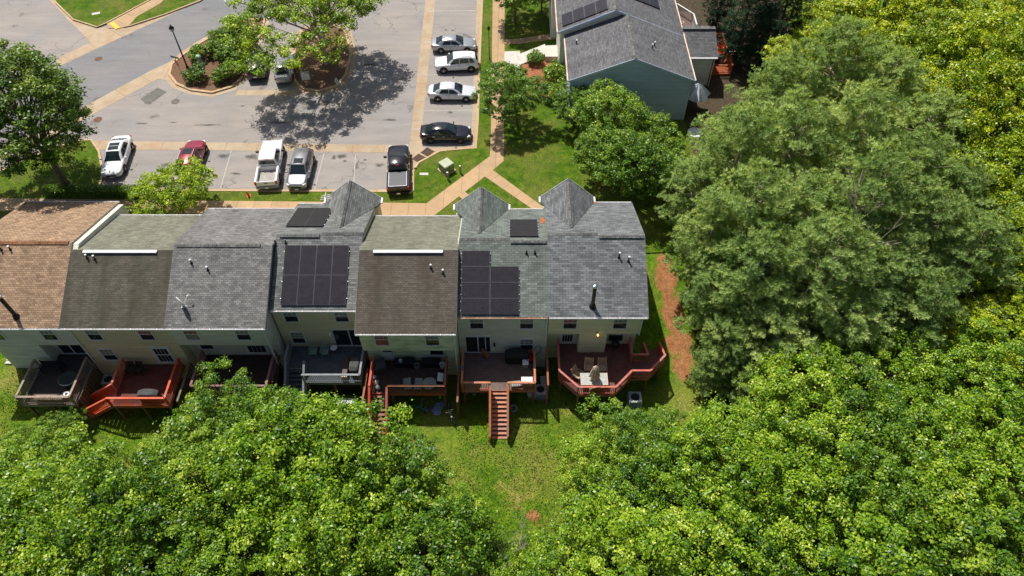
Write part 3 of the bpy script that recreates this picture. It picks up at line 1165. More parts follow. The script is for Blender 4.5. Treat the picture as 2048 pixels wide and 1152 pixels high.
        for i in range(n):
            a, b = yend + .1 + (yfront - yend - .1) * i / n, yend + .1 + (yfront - yend - .1) * (i + 1) / n - .012
            z = zt + .05 + .010 * (i % 2)
            k = w * (zt - ze) / hw * .8
            c.add([(xm - w, a, z - k), (xm, a, z), (xm + w, a, z - k), (xm - w, b, z - k), (xm, b, z), (xm + w, b, z - k),
                   (xm - w, a, z - k - .06), (xm + w, a, z - k - .06), (xm - w, b, z - k - .06), (xm + w, b, z - k - .06)],
                  [[1, 0, 3, 4], [2, 1, 4, 5], [0, 6, 8, 3], [7, 2, 5, 9], [6, 0, 1, 2, 7], [3, 8, 9, 5, 4]])
        c.build('ridge_cap', s.capm, g)
        # gutter returns
        q = MB()
        for sx in (-1, 1):
            xe = xm + sx * hw
            q.box(xe + sx * .01, yfront - .55, ze - .12, xe + sx * .13, yfront + .02, ze + .02)
        q.build('gutter_end', M['white'], g)
        r = MB()
        for sx in (-1, 1):
            r.bar((xm + sx * hw, yfront + .02, ze - .06), (xm, yfront + .02, zt - .06), .03, .16)
        r.build('rake_board', M['trim'], g)


M['rake'] = pm('weathered_rake_board', S(128, 128, 124), .7, .2, 3)
M['gutter_rust'] = pm('rust_streaked_gutter', S(222, 196, 176), .6, .12, 2, dirt=S(196, 112, 66))

hA = House('townhouse', 'end townhouse with tan shingle roof and tall black flue', -38.4, -31.02, 28.86, 34.46, 7.12, 41.06, SH['tan'], SI['A'], SH['tancap'])
hB = House('townhouse', 'townhouse with dark brown roof and white ridge vent beside the tan roofed one', -31.02, -23.82, 28.86, 33.95, 6.89, 39.6, SH['oldbrown'], SI['B'], SH['cap'])
hC = House('townhouse', 'grey shingled townhouse with a satellite dish on its back slope', -23.82, -16.9, 28.86, 34.29, 7.04, 40.3, SH['grey'], SI['C'], SH['cap'])
hD = House('townhouse', 'grey roofed townhouse with eight rear solar panels and steep front gable', -16.86, -10.72, 30.4, 35.49, 6.89, 40.85, SH['grey2'], SI['D'], SH['cap'])
hE = House('townhouse', 'central townhouse with plain brown roof, white ridge vent and pale green siding', -10.70, -3.80, 28.4, 33.82, 7.04, 39.5, SH['oldbrown2'], SI['E'], SH['cap'])
hF = House('townhouse', 'green grey roofed townhouse with stepped black solar panels and sliding back door', -3.76, 2.50, 29.8, 34.9, 6.9, 40.25, SH['green'], SI['F'], SH['cap'])
hG = House('townhouse', 'right end townhouse with cream siding, front gable and black flue', 2.54, 9.45, 29.8, 35.24, 7.05, 41.0, SH['blueg'], SI['G'], SH['cap'])

hA.shell(28.98, low=29.85, chase=(-36.4, -33.6), xl=-37.9, xr=-30.6)
hB.shell(28.98, xl=-30.59, xr=-23.62)
hC.shell(28.98, low=29.8, xl=-23.61, xr=-17.05)
hD.shell(30.55, xl=-16.9, xr=-10.72)
hE.shell(28.52, low=29.3, floor2=2.34, xl=-10.5, xr=-3.9)
hF.shell(29.95, xl=-3.85, xr=2.52)
hG.shell(29.95, low=30.75, floor2=2.36, chase=(4.85, 6.85), xl=2.56, xr=9.15)
for h in (hA, hB, hC, hD, hE, hF, hG):
    h.roof(frontm=SH['lichen'] if h in (hB, hE) else None)
for h in (hA, hB, hC, hE, hG):
    h.gutters()
hD.gutters()
hF.gutters(rusty=True)

hA.ridge(-38.3, -31.25)
hB.ridge(hB.back(168, 500).x, hB.back(315, 500).x, white=True)
hC.ridge(-23.6, -17.7)
hD.ridge(-16.6, -13.75, dy=-.12)
hD.ridge(-13.65, -10.75, dy=.08)
hE.ridge(hE.back(747, 501).x, hE.back(886, 501).x, white=True)
hF.ridge(-3.7, -.2, dy=.1)
hF.ridge(-.1, 2.45, dy=-.12)
hG.ridge(2.6, 6.1, dy=.12)
hG.ridge(6.2, 9.4, dy=-.1)

gx = lambda u, v, z: G(u, v, z)[0]
hD.cross_gable(gx(652, 400, 4.6), gx(762, 401, 4.6), 6.5, 41.5)
hF.cross_gable(gx(910, 415, 4.6), gx(1017, 412, 4.6), 6.5, 40.75)
hG.cross_gable(gx(1081, 398, 4.6), gx(1187, 397, 4.6), 6.6, 41.6)

hA.pipes([(3, 500), (21, 499)])
hB.pipes([(175, 516), (190, 518)])
hC.pipes([(383, 526), (416, 540)])
hD.pipes([(551, 486), (572, 486)], cap=False)
hE.pipes([(862, 536), (886, 546)])
hF.pipes([(1053, 507), (1070, 507)], cap=False)
hG.pipes([(1238, 515), (1257, 523)], h=.5)
hA.flue(33, 633)
hG.flue(1185, 612)

# panels
hD.panels((561.5, 611), 4, 2, 1.12, 2.18)
hD.panels((571, 455), 2, 2, 1.35, 1.75, 'front')
hF.panels((921.5, 629), 2, 4, 2.0, 1.13, skip=((1, 3),))
hF.panels((1019.5, 475), 1, 3, 2.05, 1.0, 'front')


def wins(h, lst, **k):
    for (u, vb, kw) in lst:
        x, z = W(u, vb, h.wy)
        kk = dict(k)
        kk.update(kw)
        h.window(x, 3.06, **kk)


wins(hA, [(0, 678, {}), (105, 678, {})])
wins(hB, [(194, 677, {}), (297, 676, dict(top='pink'))])
wins(hC, [(388, 677, dict(top='pink', bot='blind')), (490, 677, {})])
wins(hD, [(586, 644, {}), (686, 643, {})])
wins(hE, [(766, 689, dict(top='pink', bot='pink')), (866, 689, {})])
wins(hF, [(954, 658, {}), (1053, 658, {})])
wins(hG, [(1139, 658, dict(top='pink')), (1238, 658, {})])


def wlow(h, u, vb, y=None, **k):
    x, z = W(u, vb, y or h.low)
    h.window(x, max(.35, z), y=y or h.low, **k)
    return x


wlow(hB, 226, 719)
wlow(hD, 601, 687)
wlow(hF, 1053, 701)
x, z = W(46, 706, 29.85)
hA.window(x, .7, .6, 1.2, y=29.85)
x, z = W(420, 703, 29.8)
hC.window(x, .7, .9, 1.3, y=29.8)
x, z = W(875, 714, 29.3)
hE.window(x, .65, .95, 1.25, y=29.3)
x, z = W(1226, 700, 30.75)
hG.window(x, .35, 1.05, 1.6, y=30.75)
x, _ = W(157, 712, 29.85)
hA.slider(x - .85, x + .85)
x, _ = W(338, 726, 28.98)
hB.door(x - .62, x + .62)
x, _ = W(520, 710, 29.8)
hC.door(x - .75, x + .75)
a, _ = W(676, 695, 30.55)
hD.slider(a, a + 2.3)
x, _ = W(779, 722, 29.3)
hE.door(x - .45, x + .45, lights='half')
a, b = W(934, 706, 29.95)[0], W(981, 706, 29.95)[0]
hF.slider(a, b, open_right=True)
x, _ = W(1133, 692, 30.75)
hG.door(x - .5, x + .5)
hB.downpipe(-30.5)
hC.downpipe(-17.15)
hE.downpipe(-3.98)
hF.downpipe(2.44)
hG.downpipe(9.1, z0=2.3)

# satellite dish on the grey roof
p = hC.back(368, 614)
m = MB()
m.tube(p, p + Vector((0, 0, .45)), .03, .03, 8)
m.box(p.x - .14, p.y - .1, p.z - .03, p.x + .14, p.y + .1, p.z + .05)
dish_arm = m.build('satellite_dish', M['steel'], hC.t)
m = MB()
dn = Vector((.62, .62, .2)).normalized()
ea = dn.cross(Vector((0, 0, 1))).normalized()
eb = dn.cross(ea)
c0 = p + Vector((0, 0, .62))
secs = []
for r, k in ((.02, -.1), (.2, -.085), (.36, -.04), (.43, 0), (.43, .015), (.2, -.06), (.02, -.08)):
    secs.append([c0 + dn * k + ea * r * math.cos(t) + eb * r * 1.08 * math.sin(t) for t in [i * math.pi / 10 for i in range(20)]])
m.loft(secs)
m.build('reflector', M['white'], dish_arm, smooth=True)
m = MB()
m.tube(c0 - eb * -.38, c0 + dn * .55, .02, .02, 6)
m.tube(c0 + dn * .52, c0 + dn * .68, .05, .04, 8)
m.build('feed_arm', M['white'], dish_arm)

# aerial beside the left front gable
ax, ay = G(654, 404, 4.8)
m = MB()
m.tube((ax, ay, 4.4), (ax, ay, 5.6), .02, .02, 6)
for z, l in ((5.15, .45), (5.35, .38), (5.52, .3)):
    m.bar((ax - l, ay - .1, z), (ax + l, ay + .1, z), .025, .025)
m.bar((ax, ay - .3, 5.5), (ax, ay + .35, 5.5), .03, .03)
m.build('roof_aerial', M['white'], hD.t)

# lit wall lamp on the cream house
x, z = W(1194, 668, 29.95)
MB().box(x - .07, 29.81, 2.42, x + .07, 29.949, 2.62).build('wall_lamp', M['steel'], hG.t)
M['bulb'] = pm('lit_bulb', (1, .6, .2, 1))
b = M['bulb'].node_tree.nodes['Principled BSDF']
b.inputs['Emission Color'].default_value = (1, .52, .16, 1)
b.inputs['Emission Strength'].default_value = 5
MB().lathe([(0.02, 0), (.06, .03), (.06, .08), (.02, .11)], (x + .04, 29.76, 2.38), 10).build('bulb', M['bulb'], hG.t, smooth=True)
for h, u, v, mm in ((hF, 989, 688, 'black'), (hD, 661, 668, 'white')):
    x, z = W(u, v, h.wy)
    MB().box(x - .07, h.wy - .16, z - .14, x + .07, h.wy - .001, z + .14).build('wall_lamp', M[mm], h.t)

# small rust and needle stains on the right roofs are the roof's own dirt
M['needles'] = pm('pine_needle_litter', S(168, 104, 66, .85), .9, .35, 9)
for h, side, (u, v), a, b in ((hF, 'front', (1085, 441), .18, .65), (hG, 'front', (1190, 405), .18, .2), (hF, 'front', (1018, 417), .18, .18)):
    p = h.front(u, v)
    m = MB()
    pts = []
    for i in range(14):
        t = i * math.pi / 7
        k = 1 + .3 * rnd.uniform(-1, 1)
        yy = p.y + b * k * math.sin(t)
        pts.append((p.x + a * k * math.cos(t), yy, h.zf(yy) + .012))
    m.poly(pts)
    m.build('needle_drift', M['needles'], h.t)

# ------------------------------------------------------------------ the far row, ridge along y
def far_house():
    t = thing('townhouse', 'teal sided end townhouse of the far row, seen gable on', 'house', (11, 60, 0))
    y0, y1 = 56.7, 64.2
    xl, xr, xm, ze, zr = 5.2, 16.9, 11.1, 4.8, 7.15
    m = MB()
    w0, w1 = xl + .25, xr - .25
    m.add([(w0, y0 + .3, -.2), (w1, y0 + .3, -.2), (w1, y0 + .3, ze - .05), (xm, y0 + .3, zr - .18), (w0, y0 + .3, ze - .05),
           (w0, y1, -.2), (w1, y1, -.2), (w1, y1, ze - .05), (xm, y1, zr - .18), (w0, y1, ze - .05)],
          [[0, 1, 2, 3, 4], [9, 8, 7, 6, 5], [0, 4, 9, 5], [1, 6, 7, 2]])
    m.build('wall', SI['H'], t)

    def gable_roof(par, xl, xm, xr, zl, zr, zrt, y0, y1, mat, th=.14):
        m = MB()
        P = [(xl, y0, zl), (xm, y0, zr), (xr, y0, zrt), (xl, y1, zl), (xm, y1, zr), (xr, y1, zrt)]
        m.add(P + [(a, b, c - th) for a, b, c in P], [[0, 1, 4, 3], [1, 2, 5, 4], [6, 9, 10, 7], [7, 10, 11, 8], [0, 6, 7, 1], [1, 7, 8, 2], [3, 4, 10, 9], [4, 5, 11, 10], [0, 3, 9, 6], [2, 8, 11, 5]])
        r = m.build('roof', mat, par)
        b = MB()
        b.bar((xl, y0 - .02, zl - .1), (xm, y0 - .02, zr - .1), .04, .2)
        b.bar((xm, y0 - .02, zr - .1), (xr, y0 - .02, zrt - .1), .04, .2)
        b.build('rake_board', SI['H'], par)
        c = MB()
        n = int((y1 - y0) / .28)
        for i in range(n):
            a, d = y0 + (y1 - y0) * i / n, y0 + (y1 - y0) * (i + 1) / n - .012
            k = .01 * (i % 2) + .05
            s_ = .2
            zz = lambda q: zr + k - abs(q) * .4
            c.add([(xm - s_, a, zz(s_)), (xm, a, zr + k), (xm + s_, a, zz(s_)), (xm - s_, d, zz(s_)), (xm, d, zr + k), (xm + s_, d, zz(s_)), (xm - s_, a, zz(s_) - .05), (xm + s_, a, zz(s_) - .05)],
                  [[1, 0, 3, 4], [2, 1, 4, 5], [0, 1, 2, 7, 6]])
        c.build('ridge_cap', SH['cap'], r)
        for x, d, z in ((xl, -1, zl), (xr, 1, zrt)):
            MB().box(x + d * .01, y0 + .05, z - .14, x + d * .12, y1, z - .01).build('gutter', M['gutter_rust'], par)
        return r

    r = gable_roof(t, xl, xm, xr, ze, zr, ze, y0, y1, SH['dim'])
    for (u, v) in ((1154, 73), (1303, 104), (1308, 97)):
        a, b = G(u, v, 6.0)
        z = zr - abs(a - xm) * .4
        q = MB().tube((a, b, z - .1), (a, b, z + .4), .06, .06, 8).build('vent_pipe', M['black'], r)
        MB().tube((a, b, z + .36), (a, b, z + .45), .07, .07, 8).build('pipe_cap', M['white'], q)
    # corner boards
    for x in (w0, w1):
        MB().box(x - .06, y0 + .24, -.2, x + .06, y0 + .298, ze - .1).build('corner_board', M['trim'], t)
    # back room with its own little roof
    rm = MB()
    rm.box(w1 + .002, 62.5, -.2, 19.9, 67.5, 3.5)
    rm.build('back_room_wall', SI['W'], t)
    rr = MB()
    P = [(16.7, 62.15, 3.6), (20.2, 62.15, 3.6), (20.2, 65, 5.0), (16.7, 65, 5.0), (20.2, 67.8, 3.6), (16.7, 67.8, 3.6)]
    rr.add(P + [(a, b, c - .13) for a, b, c in P], [[0, 1, 2, 3], [3, 2, 4, 5], [6, 9, 8, 7], [9, 11, 10, 8], [0, 6, 7, 1], [1, 7, 8, 2], [2, 8, 10, 4], [5, 4, 10, 11]])
    q = rr.build('back_room_roof', SH['dim'], t)
    MB().bar((16.9, 65, 5.06), (20.15, 65, 5.06), .4, .07).build('ridge_cap', SH['cap'], q)
    MB().box(16.95, 62.02, 3.48, 20.2, 62.14, 3.6).build('gutter', M['white'], q)
    MB().box(19.95, 62.3, -.1, 20.05, 62.4, 3.4).build('downpipe', M['gutter_rust'], t)
    vp = MB().tube((18.9, 66.2, 4.2), (18.95, 66.2, 5.3), .05, .05, 8).build('vent_pipe', M['steel'], q)

    t2 = thing('townhouse', 'far row townhouse with solar panels on both roof slopes', 'house', (10, 68, 0))
    xl2, xm2, zl2, zr2 = 4.5, 9.95, 5.25, 7.62
    m = MB()
    m.add([(xl2 + .3, y1 + .02, -.2), (xr - .3, y1 + .02, -.2), (xr - .3, y1 + .02, ze - .02), (xm2, y1 + .02, zr2 - .18), (xl2 + .3, y1 + .02, zl2 - .05),
           (xl2 + .3, 71, -.2), (xr - .3, 71, -.2), (xr - .3, 71, ze - .02), (xm2, 71, zr2 - .18), (xl2 + .3, 71, zl2 - .05)],
          [[0, 1, 2, 3, 4], [9, 8, 7, 6, 5], [0, 4, 9, 5], [1, 6, 7, 2]])
    m.build('wall', SI['W'], t2)
    r2 = gable_roof(t2, xl2, xm2, xr + .02, zl2, zr2, ze + .01, y1 - .25, 71, SH['dim'])
    pl = (zr2 - zl2) / (xm2 - xl2)
    pr = (zr2 - ze) / (xr - xm2)

    def panel_row(t, x_at, slope, ylist, wx, wy, up):
        L = math.sqrt(1 + slope * slope)
        ex = Vector((1 / L, 0, slope / L))
        nr = Vector((-slope / L, 0, 1 / L))
        mtx = Matrix((Vector((0, 1, 0)).cross(nr) * 1.0, Vector((0, 1, 0)), nr)).transposed()
        for y in ylist:
            c = Vector((x_at, y, up(x_at))) + nr * .13
            fr = MB().obb(c - nr * .02, (wx, wy, .04), m=mtx).build('solar_panel', M['panelframe'], t)
            MB().obb(c + nr * .003, (wx - .05, wy - .05, .012), m=mtx).build('cells', M['solar'], fr)

    for k in range(4):
        panel_row(t2, 5.5 + k * 1.08, pl, (65.5,), 1.15, 2.0, lambda x: zl2 + pl * (x - xl2))
    for k in range(3):
        panel_row(t2, 12.1 + k * 1.08, -pr, (68.2, 70.0), 1.14, 1.74, lambda x: zr2 - pr * (x - xm2))
    t3 = thing('townhouse', 'grey roofed house at the top edge beyond the solar panels', 'house', (9, 76, 0))
    m = MB()
    m.box(4.2, 71.02, -.2, 16.0, 84, 5.3)
    m.build('wall', SI['W'], t3)
    gable_roof(t3, 3.9, 9.5, 16.4, 5.7, 8.0, 5.0, 70.9, 84, SH['blueg'])


far_house()
# ------------------------------------------------------------------ decks
WD = {
    'Afloor': wood('dark_weathered_boards', S(84, 76, 72, .6)),
    'Arail': wood('weathered_tan_rail', S(176, 152, 132, .85)),
    'Bred': wood('orange_red_stain', S(222, 96, 58, .98)),
    'Bfloor': wood('red_stained_boards', S(128, 58, 46, .7)),
    'Cmauve': wood('mauve_stain', S(160, 112, 110, .85)),
    'Cfloor': wood('dark_brown_boards', S(78, 56, 50, .6)),
    'Dgrey': wood('blue_grey_rail', S(146, 152, 158, .9)),
    'Dfloor': wood('blue_grey_boards', S(92, 102, 114, .75)),
    'Ddark': wood('dark_stained_wood', S(70, 62, 56, .6)),
    'Ered': wood('brick_red_rail', S(204, 92, 70, .95)),
    'Efloor': wood('red_brown_boards', S(98, 74, 66, .65)),
    'Etread': wood('brown_treads', S(170, 116, 88, .85)),
    'Fbrown': wood('warm_brown_rail', S(206, 128, 88, .95)),
    'Ffloor': wood('grey_brown_boards', S(132, 108, 96, .75)),
    'Gpink': wood('pinkish_red_rail', S(208, 112, 94, .95)),
    'Gfloor': wood('maroon_boards', S(138, 84, 78, .75)),
    'Hwood': wood('orange_brown_deck', S(196, 100, 56, .85)),
    'raw': wood('raw_timber', S(150, 112, 70, .85)),
    'fence': wood('weathered_fence_boards', S(142, 122, 100, .8)),
    'fence2': wood('brown_fence_boards', S(166, 106, 72, .85)),
}
DZ = -.05


def railing(par, pts, mat, z=DZ, h=1.0, sp=.125, posts=True, closed=False):
    """balusters, two rails and a flat cap along a plan polyline (z may vary)"""
    m = MB()
    P = [Vector((p[0], p[1], p[2] if len(p) > 2 else z)) for p in pts]
    for a, b in zip(P[:-1], P[1:]):
        L = (b - a).length
        m.bar(a + Vector((0, 0, h)), b + Vector((0, 0, h)), .15, .04)
        m.bar(a + Vector((0, 0, h - .08)), b + Vector((0, 0, h - .08)), .045, .09)
        m.bar(a + Vector((0, 0, .12)), b + Vector((0, 0, .12)), .045, .08)
        n = max(2, int(L / sp))
        for i in range(1, n):
            q = a.lerp(b, i / n)
            m.box(q.x - .019, q.y - .019, q.z + .08, q.x + .019, q.y + .019, q.z + h - .04)
    m.build('railing', mat, par)
    if posts:
        for p in P:
            MB().box(p.x - .048, p.y - .048, p.z - .25, p.x + .048, p.y + .048, p.z + h - .021).build('railing_post', mat, par)


def boards(poly_rects, z, along='x', bw=.14, gap=.008):
    m = MB()
    for (x0, y0, x1, y1) in poly_rects:
        if along == 'x':
            y = y0
            while y < y1 - .02:
                m.box(x0, y, z - .035, x1, min(y + bw - gap, y1), z + rnd.uniform(-.002, .002))
                y += bw
        else:
            x = x0
            while x < x1 - .02:
                m.box(x, y0, z - .035, min(x + bw - gap, x1), y1, z + rnd.uniform(-.002, .002))
                x += bw
    return m


def deck(label, rects, fm, rm, posts, z=DZ, along='x', rim=True, name='wooden_deck'):
    r0 = rects[0]
    t = thing(name, label, 'deck', ((r0[0] + r0[2]) / 2, (r0[1] + r0[3]) / 2, -2.2))
    boards(rects, z, along).build('floor', WD[fm], t)
    if rim:
        m = MB()
        for (x0, y0, x1, y1) in rects:
            m.box(x0 + .003, y0 - .045, z - .28, x1 - .003, y0 - .003, z - .012)
            m.box(x0 - .045, y0, z - .28, x0 - .003, y1, z - .012)
            m.box(x1 + .003, y0, z - .28, x1 + .045, y1, z - .012)
            k = x0 + .4
            while k < x1:
                m.box(k, y0 + .002, z - .25, k + .04, y1, z - .040)
                k += .6
        m.build('rim_board', WD[rm], t)
    for (x, y) in posts:
        MB().box(x - .07, y - .07, terrain_h(x, y) - .1, x + .07, y + .07, z - .285).build('post', WD['raw'], t)
    return t


def stairs(par, x0, x1, y0, z0, n, dirv, tread, rail, run=.26, rise=.18, rails=(1, 1), open_=True):
    """n steps going down from the edge (y0, z0); dirv is 'y-', 'y+' or 'x-' (then x0,x1 is the y range and y0 the x edge)"""
    def P(a, d, z):
        if dirv == 'y-':
            return (a, y0 - d, z)
        if dirv == 'y+':
            return (a, y0 + d, z)
        return (y0 - d, a, z)
    st = MB()
    s = par
    for i in range(n):
        z = z0 - rise * (i + 1)
        a, b = P(x0 + .045, run * i, z - .04), P(x1 - .045, run * (i + 1) + .02, z)
        MB().box(*a, *b).build('tread', tread, s)
    for xx in (x0, x1):
        st.bar(P(xx, 0, z0 - .16), P(xx, run * n, z0 - rise * n - .16), .05, .26)
    st.build('stringer', rail, par)
    for k, xx in enumerate((x0, x1)):
        if rails[k]:
            a = P(xx, .02, z0 - .02)
            b = P(xx, run * n, z0 - rise * n + .02)
            railing(par, [a, b], rail, h=.95, posts=True)


# A: weathered deck, dark floor
tA = deck('weathered grey brown deck with a black round table behind the tan roofed house', [(-34.5, 25.6, -30.8, 29.8)], 'Afloor', 'Arail', [(-34.4, 25.7), (-30.95, 25.7), (-32.7, 25.7)])
railing(tA, [(-34.5, 28.7), (-34.5, 25.6), (-30.8, 25.6), (-30.8, 28.9)], WD['Arail'])
# B: orange red deck, stairs to the left
tB = deck('orange red stained deck with steps at its left corner', [(-28.2, 25.5, -24.15, 28.9)], 'Bfloor', 'Bred', [(-28.1, 25.6), (-24.25, 25.6), (-26.2, 25.6)])
railing(tB, [(-28.2, 28.8), (-28.2, 26.75)], WD['Bred'])
railing(tB, [(-28.2, 25.5), (-24.15, 25.5), (-24.15, 28.8)], WD['Bred'])
stairs(tB, 25.5, 26.7, -28.2, DZ, 9, 'x-', WD['Bred'], WD['Bred'], run=.25)
# C
tC = deck('mauve brown deck mostly hidden by the tall leafy tree', [(-22.6, 26.5, -17.3, 29.75)], 'Cfloor', 'Cmauve', [(-22.5, 26.6), (-17.4, 26.6)])
railing(tC, [(-22.6, 29.5), (-22.6, 26.5), (-17.3, 26.5), (-17.3, 29.5)], WD['Cmauve'])
# D: blue grey, lattice below, stairs down at the left
tD = deck('blue grey deck with dark lattice skirt and two plastic chairs', [(-14.95, 27.4, -10.85, 30.5), (-16.4, 28.6, -15.0, 30.5)], 'Dfloor', 'Dgrey', [(-14.8, 27.5), (-10.95, 27.5), (-12.9, 27.5)])
railing(tD, [(-14.95, 27.4), (-10.85, 27.4), (-10.85, 30.2)], WD['Dgrey'])
railing(tD, [(-16.4, 30.3), (-16.4, 28.6)], WD['Dgrey'])
stairs(tD, -16.35, -15.02, 28.6, DZ, 11, 'y-', WD['Dfloor'], WD['Dgrey'])
lat = MB()
z0, z1 = -2.15, -.36
for k in np.arange(-14.9 - 1.8, -10.9, .13):
    for s_ in (1, -1):
        a, b = (k, k + (z1 - z0))
        pts = [(a, z0), (b, z1)] if s_ > 0 else [(a, z1), (b, z0)]
        (xa, za), (xb, zb) = pts
        lo, hi = -14.9, -10.9
        if xb <= lo or xa >= hi:
            continue
        f = (zb - za) / (xb - xa)
        if xa < lo:
            za += f * (lo - xa)
            xa = lo
        if xb > hi:
            zb -= f * (xb - hi)
            xb = hi
        lat.bar((xa, 27.52 + .006 * s_, za), (xb, 27.52 + .006 * s_, zb), .008, .035)
lat.build('lattice', WD['Ddark'], tD)
# E: red brown, stairs at the left front
tE = deck('cluttered red brown deck with brick red rails and stairs at its left', [(-10.05, 26.5, -4.75, 29.25)], 'Efloor', 'Ered', [(-10, 26.6), (-8.6, 26.6), (-4.85, 26.6)])
railing(tE, [(-8.75, 26.5), (-4.75, 26.5), (-4.75, 29.0)], WD['fence2'])
railing(tE, [(-10.05, 28.9), (-10.05, 26.5)], WD['Ered'])
stairs(tE, -10.05, -8.82, 26.5, DZ, 12, 'y-', WD['Etread'], WD['Ered'])
# F: warm brown with long straight stairs
tF = deck('warm brown deck with a long straight flight of stairs to the lawn', [(-3.55, 26.75, 1.62, 29.9)], 'Ffloor', 'Fbrown', [(-3.45, 26.85), (1.52, 26.85), (-1.7, 26.85), (-.2, 26.85)])
railing(tF, [(-3.55, 29.5), (-3.55, 26.75), (-1.55, 26.75)], WD['Fbrown'])
railing(tF, [(-.3, 26.75), (1.62, 26.75), (1.62, 29.6)], WD['Fbrown'])
stairs(tF, -1.55, -.3, 26.75, DZ, 12, 'y-', WD['Fbrown'], WD['Fbrown'], run=.255)
# G: polygonal deck
tG = thing('wooden_deck', 'pinkish red deck with angled corners, patio table and side stairs', 'deck', (6, 28.5, -2.2))
poly = [(3.38, 30.7), (3.38, 27.75), (4.67, 26.4), (7.3, 26.4), (8.57, 27.75), (9.87, 27.75), (11.14, 29.1), (8.72, 29.1), (8.72, 30.7)]
m = MB()
y = 26.4
while y < 30.69:
    yy = y + .132
    def span(c):
        xs = []
        for i in range(len(poly)):
            (ax_, ay_), (bx_, by_) = poly[i], poly[(i + 1) % len(poly)]
            if (ay_ - c) * (by_ - c) < 0:
                xs.append(ax_ + (bx_ - ax_) * (c - ay_) / (by_ - ay_))
        return min(xs), max(xs)
    a0, b0 = span(y + .004)
    a1, b1 = span(min(yy, 30.69))
    z = DZ + rnd.uniform(-.002, .002)
    m.prism([(a0, y), (b0, y), (b1, yy), (a1, yy)], z - .035, z)
    y += .14
m.build('floor', WD['Gfloor'], tG)
m = MB()
for a, b in zip(poly[:8], poly[1:]):
    if a[1] < 30.6:
        m.bar((a[0], a[1], DZ - .17), (b[0], b[1], DZ - .17), .05, .25)
m.build('rim_board', WD['Gpink'], tG)
for (x, y) in ((3.55, 27.85), (4.75, 26.55), (7.2, 26.55), (8.5, 27.9), (9.8, 27.9), (10.95, 29.05)):
    MB().box(x - .07, y - .07, terrain_h(x, y) - .1, x + .07, y + .07, DZ - .3).build('post', WD['raw'], tG)
railing(tG, [(3.38, 30.5), (3.38, 27.75), (4.67, 26.4), (7.3, 26.4), (8.57, 27.75), (9.87, 27.75), (11.14, 29.1)], WD['Gpink'])
railing(tG, [(8.72, 30.6), (8.72, 29.12), (9.85, 29.12)], WD['Gpink'])
stairs(tG, 9.9, 11.1, 29.14, DZ, 7, 'y+', WD['Gfloor'], WD['Gpink'], rise=.16)

# ------------------------------------------------------------------ fences between the yards


def fence(label, x, y0, y1, zt, mat, slats=True):
    t = thing('fence', label, 'fence', (x, (y0 + y1) / 2, -2.1), 'dividing fences between the back yards')
    m = MB()
    y = y0
    while y < y1:
        g = terrain_h(x, y) - .05
        s_ = .024 if (int(y / .15) % 2) else -.024
        m.box(x + s_ - .011, y, g, x + s_ + .011, y + (.10 if slats else .142), zt - .05)
        y += .15
    m.build('boards', WD[mat], t)
    k = MB()
    for z in (zt - .3, zt - 1.2, zt - 2.0):
        k.box(x - .012, y0 + .002, z, x + .012, y1, z + .09)
    k.box(x - .07, y0 - .03, zt - .048, x + .07, y1, zt)
    k.build('rail', WD[mat], t)
    yy = y0
    while yy < y1:
        g = terrain_h(x, yy) - .1
        MB().box(x - .05, yy - .11, g, x + .05, yy - .012, zt + .02).build('post', WD[mat], t)
        yy += 2.2
    return t


fence('weathered slatted fence right of the grey brown deck', -30.55, 25.9, 29.0, .25, 'fence')
fence('slatted fence between the orange red deck and the mauve deck', -23.55, 25.75, 28.9, .25, 'fence')
fence('dark slatted fence left of the blue grey deck', -16.95, 26.4, 28.9, .2, 'Ddark')
fence('solid brown board fence between blue grey deck and brick red stairs', -10.55, 25.6, 28.5, .1, 'fence2', False)
fence('brown fence ending beside the green bicycle', -3.85, 25.7, 28.5, .2, 'fence2', False)
fence('brown fence left of the angled pinkish red deck', 2.55, 26.75, 29.9, .75, 'fence2', False)

# ------------------------------------------------------------------ things on and around the decks
M['plasticgreen'] = pm('green_grey_plastic', S(124, 146, 138, .9), .45, .1, 3)
M['plasticwhite'] = pm('white_plastic', S(226, 228, 230, .9), .4, .08, 3)
M['plasticgrey'] = pm('grey_plastic', S(150, 152, 150, .85), .5, .12, 3)
M['navy'] = pm('navy_plastic', S(22, 28, 50, .7), .45, .2, 3)
M['blue'] = pm('blue_plastic', S(48, 74, 130, .7), .4, .15, 3)
M['cover'] = pm('charcoal_cover', S(84, 84, 84, .75), .85, .25, 5, bump=.5)
M['blackcover'] = pm('black_cover', S(30, 30, 34, .8), .6, .3, 5, bump=.5)
M['brownvinyl'] = pm('dark_brown_vinyl', S(84, 66, 58, .75), .6, .15, 3)
M['cloth'] = pm('beige_canvas', S(214, 196, 170, .9), .85, .1, 6)
M['tanmesh'] = pm('tan_mesh', S(176, 150, 120, .85), .8, .15, 8)
M['glassgrey'] = pm('frosted_glass_top', S(190, 192, 186, .8), .25, .2, 8, spec=.6)
M['redpaint'] = pm('red_enamel', S(178, 30, 30, .85), .4, .15, 4)
M['yellow'] = pm('yellow_plastic', S(204, 220, 80, .85), .5, .08, 4)
M['greenpaint'] = pm('green_bike_paint', S(60, 130, 92, .8), .35, .12, 4)
M['purple'] = pm('purple_paint', S(150, 86, 176, .85), .4, .1, 4)
M['teal'] = pm('teal_paint', S(84, 184, 196, .85), .4, .1, 4)
M['tarp'] = weave('blue_white_printed_cloth', S(58, 92, 160, .85), S(206, 216, 232, .85), 4.5)
M['wick'] = pm('dark_wicker', (.02, .018, .016, 1), .7, .3, 9, bump=.6)
M['khaki'] = pm('khaki_cloth', S(150, 146, 126, .8), .8, .2, 5)
